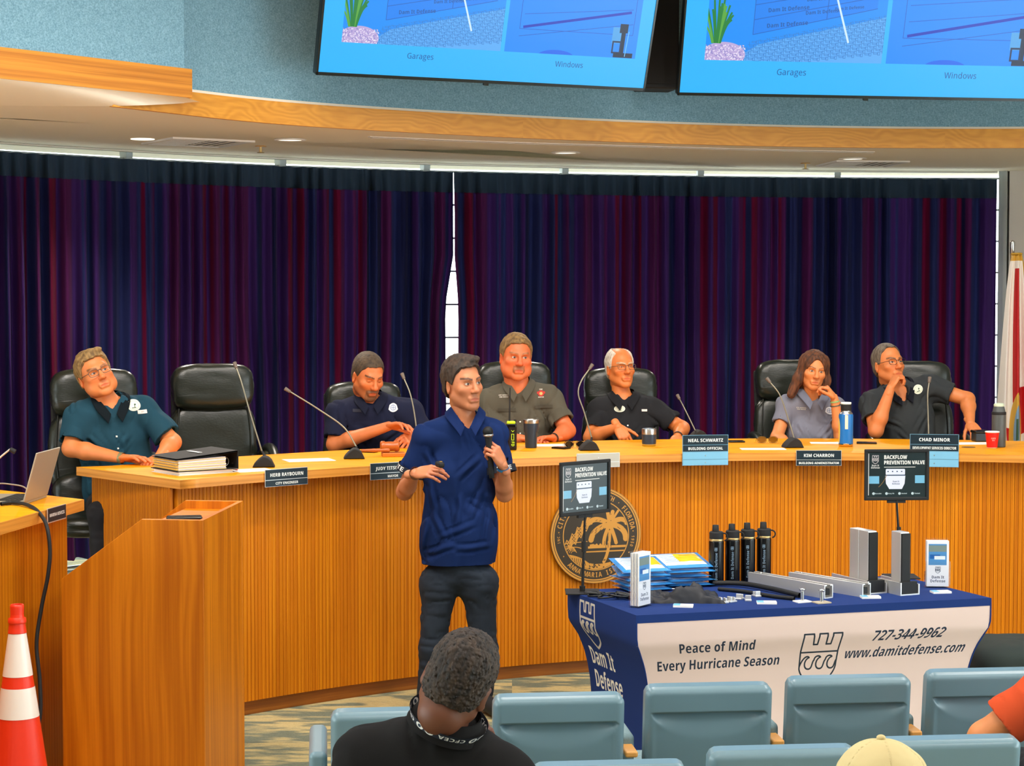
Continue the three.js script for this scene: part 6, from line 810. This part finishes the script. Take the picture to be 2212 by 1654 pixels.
// 2: bearded man looking down
seated(800, 0.3, 0.25, (D, f, right, J) => {
  const pel = J(812, 1060, 0.05), j = { head: J(795, 812, -0.06), neck: J(800, 872, 0), shA: J(732, 893, -0.02), shB: J(888, 890, 0.03), elA: J(722, 960, -0.1), wrA: J(840, 920, -0.22), elB: J(928, 955, -0.08), wrB: J(895, 936, -0.2), pelvis: pel };
  person({ label: 'seated bearded man in navy polo looking down at his hands', base: V(pel.x, PLAT, pel.z), face: f, j, head: [0.55, 0.3, -0.04], headScale: 1.08, flush: 0.35, skin: SK2, hairC: lin(52, 40, 28), hairC2: lin(86, 68, 48), hairT: 0.008, hairA: 0.002, hairF: 90, beard: 'goatee', beardC: lin(84, 62, 44), eyesShut: true, thick: 1.08, chest: 0.165, waist: 0.165, belly: 0.09, sleeve: 0.78, seed: 2, fold: 0.01, neckR: 0.062, shirtM: cloth(26, 30, 52), collarM: side(cloth(20, 24, 42)), vneck: 0.05,
    handA: { side: 1, dir: J(888, 912, -0.3).sub(j.wrA), palm: V(0.1, -1, 0.35), curl: [0.35, 0.45, 0.3], thumb: [0.4, 0.3] }, handB: { side: -1, dir: J(862, 962, -0.28).sub(j.wrB), palm: V(0, -0.5, -0.8), curl: [0.5, 0.7, 0.4], thumb: [0.4, 0.3] }, legs: seatedLegs(pel, f, right),
    emblems: [{ c: J(848, 877), w: 0.062, h: 0.062, tex: bluePatch, round: true }, { c: J(770, 881), w: 0.05, h: 0.018, tex: tagTex('\u25c6\u25c6', '#1a1e34', '#c8ccd8'), name: 'stitched_logo' }] });
});
// 3: man in olive
seated(1115, 0.3, 0.06, (D, f, right, J) => {
  const pel = J(1120, 1040, 0.05), j = { head: J(1115, 771, -0.04), neck: J(1120, 842, 0), shA: J(1056, 868, 0), shB: J(1186, 862, 0.02), elA: J(1046, 945, -0.08), wrA: J(1128, 948, -0.24), elB: J(1226, 930, -0.1), wrB: J(1196, 946, -0.24), pelvis: pel };
  const p = person({ label: 'seated broad man in olive grey uniform shirt with moustache', base: V(pel.x, PLAT, pel.z), face: f, j, head: [0.22, 0.0, -0.05], headScale: 1.12, wide: 1.05, fat: true, jaw: 1.1, flush: 0.75, skin: lin(214, 112, 64), hairC: lin(92, 68, 38), hairC2: lin(150, 116, 66), hairT: 0.012, hairA: 0.005, hairF: 48, beard: 'moustache', beardC: lin(150, 96, 58), browC: lin(150, 104, 66), gaze: 0.5, thick: 1.18, chest: 0.185, waist: 0.18, belly: 0.12, sleeve: 0.74, sleeveR: 0.07, seed: 3, fold: 0.01, neckR: 0.074, shirtM: cloth(86, 82, 70), collarM: side(cloth(82, 78, 66)), vneck: 0.07, buttons: true,
    handA: { side: 1, dir: J(1180, 948, -0.3).sub(j.wrA), palm: V(0, -1, 0), curl: flatH, thumb: [0.5, 0.1] }, handB: { side: -1, dir: J(1160, 945, -0.3).sub(j.wrB), palm: V(0, -1, 0.2), curl: [0.4, 0.6, 0.4], thumb: [0.5, 0.2] }, legs: seatedLegs(pel, f, right),
    emblems: [{ c: J(1167, 846), w: 0.072, h: 0.056, tex: firePatch, round: true }, { c: J(1087, 851), w: 0.085, h: 0.022, tex: wordTex, round: true, name: 'stitched_name' }] });
  for (const [x, y] of [[1093, 880], [1172, 874]]) part('pocket_flap', p.L(patch(p.C, J(x, y), p.sideV, p.spine, p.fd, 0.11, 0.02, null, 8, 0.006)), cloth(74, 70, 60), p.root);
  band(j.wrB, j.wrB.clone().sub(j.elB), 0.032, 0.014, side(leatherStrap), p.root, p.L, 'wrist_strap');
});
// 4: white haired man
seated(1345, 0.34, 0.05, (D, f, right, J) => {
  const pel = J(1352, 1045, -0.04), j = { head: J(1340, 795, 0.02), neck: J(1346, 868, 0.02), shA: J(1294, 886, 0), shB: J(1408, 884, 0.02), elA: J(1276, 945, -0.1), wrA: J(1335, 922, -0.25), elB: J(1474, 925, -0.06), wrB: J(1464, 942, -0.2), pelvis: pel };
  const p = person({ label: 'seated white haired man in black shirt and glasses', base: V(pel.x, PLAT, pel.z), face: f, j, head: [0.38, -0.12, 0.0], headScale: 1.03, flush: 0.4, skin: lin(214, 122, 60), hairC: lin(176, 164, 146), hairC2: lin(232, 226, 214), hairT: 0.012, hairA: 0.003, bald: true, hairline: [[-0.13, -0.075], [-0.075, -0.075], [-0.045, -0.05], [-0.03, -0.005], [0.004, 0.0], [0.014, -0.012], [0.024, 0.005], [0.034, 0.06], [0.05, 0.11], [0.1, 0.14]], browC: lin(190, 170, 140), glasses: 0x5a4630, eyeOpen: 0.6, thick: 1.08, chest: 0.165, waist: 0.165, belly: 0.1, sleeve: 0.72, seed: 4, fold: 0.01, shirtM: cloth(36, 37, 40), collarM: side(cloth(30, 31, 34)), vneck: 0.075, buttons: true,
    handA: { side: 1, dir: J(1352, 950, -0.3).sub(j.wrA), palm: V(0.1, -0.6, -0.6), curl: [0.6, 0.5, 0.3], thumb: [0.8, 0.0] }, handB: { side: -1, dir: V(-0.2, -0.5, 0.7), palm: V(0, -1, -0.4), curl: rest }, legs: seatedLegs(pel, f, right),
    emblems: [{ c: J(1335, 884), w: 0.072, h: 0.045, tex: roundPatch, round: true }, { c: J(1389, 887), w: 0.036, h: 0.014, tex: tagTex('\u2014'), name: 'pen_clip' }] });
  band(j.wrB, j.wrB.clone().sub(j.elB), 0.031, 0.016, side(T.blackrub), p.root, p.L, 'wrist_strap');
});
// 5: woman in grey
seated(1757, 0.3, 0.08, (D, f, right, J) => {
  const pel = J(1757, 1040, 0.02), j = { head: J(1757, 800, -0.08), neck: J(1755, 860, -0.02), shA: J(1700, 876, 0), shB: J(1806, 880, 0), elA: J(1678, 945, -0.1), wrA: J(1712, 966, -0.26), elB: J(1816, 945, -0.2), wrB: J(1802, 858, -0.22), pelvis: pel };
  const p = person({ label: 'seated woman in grey polo resting her chin on her hand', base: V(pel.x, PLAT, pel.z), face: f, j, head: [0.1, 0.04, -0.12], headScale: 0.97, jaw: 0.88, flush: 0.25, skin: SK3, hairC: lin(52, 30, 18), hairC2: lin(116, 66, 34), hairT: 0.014, hairA: 0.006, hairF: 60, long: true, browC: lin(90, 56, 36), brow: 0.003, thick: 0.94, chest: 0.14, waist: 0.14, bust: true, belly: 0.06, sleeve: 0.55, sleeveR: 0.066, seed: 5, fold: 0.006, neckR: 0.05, shirtM: cloth(122, 124, 138), collarM: side(cloth(112, 116, 132)), vneck: 0.075,
    handA: { side: 1, dir: V(0.5, -0.2, 0.7), palm: V(0, -1, 0), curl: rest }, handB: { side: 1, dir: J(1776, 820, -0.235).sub(j.wrB), palm: V(-0.55, -0.3, -0.1), curl: [[0.7, 0.9, 0.5], [1.0, 1.1, 0.6], [1.1, 1.1, 0.6], [1.1, 1.1, 0.6]], thumb: [0.3, 0.3], scale: 0.92 }, legs: seatedLegs(pel, f, right),
    emblems: [{ c: J(1787, 884), w: 0.06, h: 0.056, tex: bluePatch, round: true }, { c: J(1727, 879), w: 0.085, h: 0.02, tex: wordTex, round: true, name: 'stitched_name' }] });
  band(j.wrB.clone().lerp(j.elB, 0.1), j.wrB.clone().sub(j.elB), 0.03, 0.01, side(M(0x8fb878, { roughness: 0.5 })), p.root, p.L, 'bracelet'); band(j.wrB.clone().lerp(j.elB, 0.2), j.wrB.clone().sub(j.elB), 0.032, 0.006, side(M(0x3c5a50, { roughness: 0.5 })), p.root, p.L, 'bracelet');
});
// 6: man touching his mouth
seated(1930, 0.34, 0.15, (D, f, right, J) => {
  const pel = J(1985, 1040, 0.0), j = { head: J(1919, 787, 0), neck: J(1936, 856, 0.02), shA: J(1882, 872, -0.04), shB: J(2008, 836, 0.06), elA: J(1892, 930, -0.2), wrA: J(1924, 838, -0.2), elB: J(2090, 862, -0.02), wrB: J(2096, 914, -0.2), pelvis: pel };
  person({ label: 'seated man in charcoal polo and glasses touching his mouth', base: V(pel.x, PLAT, pel.z), face: f, j, head: [0.42, -0.2, 0.04], headScale: 1.06, flush: 0.4, skin: SK1, hairC: lin(70, 56, 44), hairC2: lin(128, 116, 100), hairT: 0.008, hairA: 0.002, hairline: [[-0.13, -0.075], [-0.075, -0.075], [-0.045, -0.05], [-0.03, -0.002], [0.004, 0.0], [0.014, -0.012], [0.024, 0.01], [0.036, 0.06], [0.055, 0.095], [0.1, 0.105]], glasses: 0x1c1a1a, browC: lin(90, 70, 52), gaze: 0.4, thick: 1.1, chest: 0.17, waist: 0.165, belly: 0.1, sleeve: 0.6, sleeveR: 0.076, seed: 6, fold: 0.009, shirtM: cloth(52, 56, 58), collarM: side(cloth(24, 26, 34)), vneck: 0.07,
    handA: { side: 1, dir: J(1945, 798, -0.17).sub(j.wrA), palm: V(0.75, 0.1, -0.3), curl: [[0.9, 1.0, 0.6], [1.0, 1.1, 0.6], [1.1, 1.1, 0.6], [1.1, 1.2, 0.6]], thumb: [0.3, 0.5] }, handB: { side: -1, dir: J(2114, 940, -0.3).sub(j.wrB), palm: V(0, -0.7, -0.6), curl: [0.5, 0.6, 0.4], spread: 0.2, thumb: [0.7, 0.2] }, legs: seatedLegs(pel, f, right),
    emblems: [{ c: J(1974, 841), w: 0.074, h: 0.062, tex: roundPatch, round: true }] });
});
// the standing speaker
{ const D = 6.39 * K, f = V(0.3, 0, 0.95).normalize(), J = (x, y, dz = 0) => atA(x, y, D + dz), pel = J(990, 1222, 0);
  const j = { head: J(1000, 828, -0.03), neck: J(1004, 908, 0), shA: J(918, 945, -0.02), shB: J(1066, 938, 0.03), elA: J(874, 1062, 0.02), wrA: J(897, 1022, -0.22), elB: J(1090, 1066, -0.02), wrB: J(1086, 1004, -0.2), pelvis: pel };
  const hB = { side: -1, dir: V(-0.42, 0.8, 0.28), palm: V(-0.75, -0.2, -0.62), curl: [[0.75, 1.3, 0.8], [0.85, 1.3, 0.8], [0.9, 1.3, 0.8], [0.95, 1.3, 0.8]], thumb: [0.15, 0.7] };
  const ft = (x, dz) => V(atA(x, 1540, D + dz).x, 0, -(D + dz));
  const leg = (hx, kx, ax, dz, tx) => { const a = ft(ax, dz); return [J(hx, 1258, 0), J(kx, 1400, dz * 0.5 - 0.02), a.clone().setY(0.11), a.clone().add(V(tx, 0.042, 0.15))]; };
  const p = person({ label: 'standing speaker in navy polo and jeans talking into a microphone', base: V(pel.x, 0, pel.z), face: f, j, head: [0.62, 0.02, 0.08], headScale: 1.08, wide: 0.96, jaw: 0.94, flush: 0.2, skin: lin(192, 120, 80), hairC: lin(34, 26, 20), hairC2: lin(70, 52, 38), hairT: 0.016, hairA: 0.006, hairF: 46, quiff: 1, browC: lin(36, 26, 20), brow: 0.0045, beard: 'stubble', gaze: 0.5, thick: 0.98, chest: 0.16, waist: 0.176, flat: 0.62, sleeve: 0.62, sleeveR: 0.078, seed: 7, fold: 0.011, shirtM: cloth(14, 36, 82), collarM: side(cloth(12, 33, 78)), vneck: 0.09, hem: J(990, 1216, 0).y, shirtCell: 0.008, noCrease: true, creases: [[928, 1100, 962, 1172], [940, 1165, 1030, 1128], [914, 1196, 985, 1176], [975, 1186, 1062, 1180], [925, 1040, 940, 1120], [1046, 1050, 1010, 1130], [1060, 1090, 1046, 1190], [1000, 1060, 985, 1140], [915, 975, 945, 1030], [1040, 985, 985, 1035], [920, 1120, 912, 1205]].map(([a, b, c, d]) => [J(a, b, -0.11), J(c, d, -0.11), 0.014, 0.012]),
    handA: { side: 1, dir: J(968, 1012, -0.3).sub(j.wrA), palm: V(0.1, -0.75, -0.65), curl: [[0.55, 0.7, 0.4], [0.45, 0.5, 0.3], [0.4, 0.4, 0.2], [0.4, 0.4, 0.2]], thumb: [0.25, 0.35] }, handB: hB,
    legs: [leg(950, 934, 920, -0.02, 0.02), leg(1034, 1046, 1046, 0.04, 0.07)], legCell: 0.012, waistCut: J(990, 1200, 0).y, trouserM: M(0xffffff, { roughness: 0.9, map: null, color: new THREE.Color().setRGB(...lin(24, 36, 50)) }) });
  const sb = ctex(512, 64, (c, w, h) => { c.fillStyle = '#0c1424'; c.fillRect(0, 0, w, h); c.fillStyle = '#e4e2de'; c.font = 'bold 54px sans-serif'; for (let k = 0; k < 3; k++) c.fillText('ETE \u25c4\u25ac', k * 175, 50); });
  for (const [s, e] of [[j.shA, j.elA], [j.shB, j.elB]]) { const c = s.clone().lerp(e, 0.6), dir = e.clone().sub(s).normalize(); const cy = new THREE.CylinderGeometry(0.0805, 0.083, 0.036, 36, 1, true).rotateY(2.2).rotateX(Math.PI).applyQuaternion(new THREE.Quaternion().setFromUnitVectors(V(0, 1, 0), dir)).translate(c.x, c.y, c.z); part('sleeve_band', p.L(cy), side(M(0xffffff, { map: sb, roughness: 0.85 })), p.root); }
  band(j.wrA, j.wrA.clone().sub(j.elA), 0.031, 0.024, side(M(0x6b5040, { roughness: 0.5 })), p.root, p.L, 'wristwatch'); band(j.wrB.clone().lerp(j.elB, 0.05), j.wrB.clone().sub(j.elB), 0.032, 0.02, side(M(0x2f86c8, { roughness: 0.5 })), p.root, p.L, 'wristband');
  const hc = V(0, 0.088, 0.034).applyMatrix4(hB.m), tdir = J(1058, 918, -0.28).sub(J(1067, 1022, -0.26)).normalize(), tipM = hc.clone().addScaledVector(tdir, 0.105), endM = hc.clone().addScaledVector(tdir, -0.135), ax = tipM.clone().sub(endM).normalize(), mg = thing('handheld_microphone', 'black handheld microphone in the hand of the standing speaker', 'microphone', endM.clone());
  const al = (g) => g.applyQuaternion(new THREE.Quaternion().setFromUnitVectors(V(0, 1, 0), ax)), ln = tipM.distanceTo(endM);
  part('handle', al(lathe([[0, 0], [0.013, 0.001], [0.0145, 0.03], [0.0165, ln - 0.05], [0.021, ln - 0.03]])), T.blackrub, mg); part('ring', al(lathe([[0.021, ln - 0.03], [0.0265, ln - 0.026], [0.0265, ln - 0.02], [0.024, ln - 0.018]])), T.steel, mg); part('grille', al(new THREE.SphereGeometry(0.026, 24, 18).translate(0, ln - 0.006, 0)), M(0x16181a, { roughness: 0.6, metalness: 0.4 }), mg);
  const cg = thing('slide_clicker', 'small black slide clicker held in the speaker\u2019s lowered hand', 'remote control', J(950, 1003, -0.31), 0.3); part('body', new RoundedBoxGeometry(0.03, 0.03, 0.085, 3, 0.012), T.blackrub, cg); part('button', bx(0.012, 0.004, 0.018, 0, 0.016, 0.02, 0.001), M(0x9a7a30, { roughness: 0.4 }), cg);
}
// audience
{ const D = 3.2 * K, f = V(-0.15, 0, -1).normalize(), J = (x, y, dz = 0) => atA(x, y, D + dz), pel = V(J(985, 1500).x, 0.52, -D + 0.05);
  const j = { head: J(990, 1470, -0.04), neck: J(958, 1578, 0.0), shA: J(790, 1640, 0.04), shB: J(1092, 1690, 0.0), elA: J(720, 1950, -0.1), wrA: J(860, 2080, 0.2), elB: J(1128, 1930, 0.22), wrB: J(1058, 1650, 0.16), pelvis: pel };
  const p = person({ label: 'seated man in black jacket with lanyard seen from behind', base: V(pel.x, 0, pel.z), face: f, j, head: [Math.PI - 0.18, 0.12, -0.42], headScale: 1.03, flush: 0.1, skin: lin(104, 58, 34), hairC: lin(16, 12, 10), hairC2: lin(62, 47, 34), hairT: 0.009, hairA: 0.006, hairF: 150, hairline: [[-0.13, -0.062], [-0.075, -0.062], [-0.045, -0.045], [-0.03, 0.012], [0.004, 0.018], [0.014, -0.006], [0.022, 0.005], [0.04, 0.045], [0.06, 0.07], [0.1, 0.08]], thick: 1.2, chest: 0.19, waist: 0.18, sleeve: 1.9, seed: 8, fold: 0.006, neckR: 0.061, collar: false, vneck: 0.02, shirtM: cloth(26, 25, 25), cell: 0.0095, shirtCell: 0.0095,
    handB: { side: -1, dir: V(-0.05, 1, 0.1), palm: V(-0.8, 0, 0.5), curl: [0.4, 0.6, 0.4], thumb: [0.5, 0.1] }, legs: [-1, 1].map((s) => [pel.clone().add(V(s * 0.1, -0.02, 0)), pel.clone().add(V(s * 0.15, -0.03, -0.42)), pel.clone().add(V(s * 0.15, 0, -0.46)).setY(0.1), pel.clone().add(V(s * 0.15, 0, -0.62)).setY(0.045)]) });
  const n = J(985, 1500, -0.03).sub(j.neck).normalize(), lany = ctex(1024, 64, (c, w, h) => { c.fillStyle = '#0c1526'; c.fillRect(0, 0, w, h); for (let k = 0; k < 4; k++) { c.fillStyle = '#e8e6e0'; c.font = 'bold 40px sans-serif'; c.fillText('CFCEA', k * 256 + 6, 47); for (const x of [170, 222]) { c.beginPath(); c.arc(k * 256 + x, 32, 22, 0, 7); c.fill(); } c.fillStyle = '#2a3a4a'; for (const x of [170, 222]) { c.beginPath(); c.ellipse(k * 256 + x, 32, 9, 14, 0.4, 0, 7); c.fill(); } } });
  const q = new THREE.Quaternion().setFromUnitVectors(V(0, 1, 0), n), cp0 = j.neck.clone().addScaledVector(n, 0.042).add(V(0, 0, 0.012));
  part('jacket_collar', p.L(merge([new THREE.CylinderGeometry(0.08, 0.102, 0.052, 40, 1, true), new THREE.CylinderGeometry(0.077, 0.098, 0.052, 40, 1, true)]).applyQuaternion(q).translate(cp0.x, cp0.y, cp0.z)), side(cloth(26, 25, 25)), p.root);
  const c1 = cp0.clone().addScaledVector(n, -0.004); part('lanyard', p.L(new THREE.CylinderGeometry(0.0945, 0.1045, 0.026, 48, 1, true).rotateX(Math.PI).rotateY(0.6).applyQuaternion(q).translate(c1.x, c1.y, c1.z)), side(M(0xffffff, { map: lany, roughness: 0.7 })), p.root);
}
{ const D = 2.4 * K, f = V(0.05, 0, -1).normalize(), J = (x, y, dz = 0) => atA(x, y, D + dz), pel = V(J(1900, 1500).x, 0.5, -D + 0.02);
  const j = { head: J(1903, 1742, 0), neck: J(1900, 1900, 0.03), shA: J(1690, 1970, 0.02), shB: J(2110, 1970, 0.02), elA: J(1640, 2300, 0), wrA: J(1720, 2400, 0.25), elB: J(2160, 2300, 0), wrB: J(2080, 2400, 0.25), pelvis: pel };
  const p = person({ label: 'person in pale yellow cap at the bottom edge of the frame', base: V(pel.x, 0, pel.z), face: f, j, headCell: 0.006, head: [Math.PI, 0.05, 0], headScale: 1.0, noHair: true, skin: SK2, hairC: lin(120, 100, 80), hairT: 0.006, thick: 1.05, shirtM: cloth(90, 100, 110), seed: 9, cell: 0.014, shirtCell: 0.014, collar: false, legs: [-1, 1].map((s) => [pel.clone().add(V(s * 0.1, -0.02, 0)), pel.clone().add(V(s * 0.15, -0.03, -0.42)), pel.clone().add(V(s * 0.15, 0, -0.46)).setY(0.1), pel.clone().add(V(s * 0.15, 0, -0.62)).setY(0.045)]) });
  const F = new Field(); F.ell(V(0, 0.04, -0.012), [0.094, 0.092, 0.112], 0.01); F.post = (d, x, y, z) => { const a = Math.atan2(x, z + 0.012), sm = Math.abs(Math.sin(a * 3)); return Math.max(d + 0.003 * fbm(x * 30, y * 30, z * 30, 2) + 0.0022 * sstep(0.06, 0, sm), 0.03 - y); };
  const capM = cloth(206, 188, 138, { roughness: 0.95 }), HM = p.HM; part('cap_crown', p.L(meshField(F, V(-0.12, 0.0, -0.15), V(0.12, 0.15, 0.13), 0.004).applyMatrix4(HM)), capM, p.root); part('cap_button', p.L(new THREE.SphereGeometry(0.009, 16, 10).scale(1, 0.7, 1).translate(0.002, 0.134, -0.012).applyMatrix4(HM)), capM, p.root); part('cap_brim', p.L(surf((u, v) => { const a = lerp(-1.2, 1.2, u); return V(Math.sin(a) * (0.09 + v * 0.03), 0.03 - v * 0.012 - Math.abs(Math.sin(a)) * 0.02 * v, Math.cos(a) * (0.1 + v * 0.07)); }, 24, 4).applyMatrix4(HM)), side(capM), p.root);
}
{ const D = 4.12 * K, f = V(-0.1, 0, -1).normalize(), J = (x, y, dz = 0) => atA(x, y, D + dz), pel = V(J(2380, 1500).x, 0.5, -D);
  const j = { head: J(2400, 1300, 0), neck: J(2385, 1420, 0), shA: J(2282, 1478, -0.05), shB: J(2480, 1480, 0), elA: J(2125, 1590, 0.0), wrA: J(2058, 1700, 0.1), elB: J(2540, 1640, 0), wrB: J(2500, 1720, 0.2), pelvis: pel };
  person({ label: 'person with rust orange sleeve reaching in at the frame edge', base: V(pel.x, 0, pel.z), face: f, j, headCell: 0.007, head: [Math.PI, 0, 0], skin: SK3, hairC: lin(90, 70, 50), thick: 1.15, sleeve: 0.72, sleeveR: 0.08, shirtM: cloth(205, 78, 40), seed: 10, collar: false, cell: 0.012, handA: { side: -1, dir: V(-0.4, -0.8, -0.3), palm: V(0.5, 0, -0.5), curl: rest }, legs: [-1, 1].map((s) => [pel.clone().add(V(s * 0.1, -0.02, 0)), pel.clone().add(V(s * 0.15, -0.03, -0.42)), pel.clone().add(V(s * 0.15, 0, -0.46)).setY(0.1), pel.clone().add(V(s * 0.15, 0, -0.62)).setY(0.045)]) });
}

scene.traverse((o) => { if (o.isMesh) o.castShadow = o.receiveShadow = true; });
renderer.render(scene, camera);
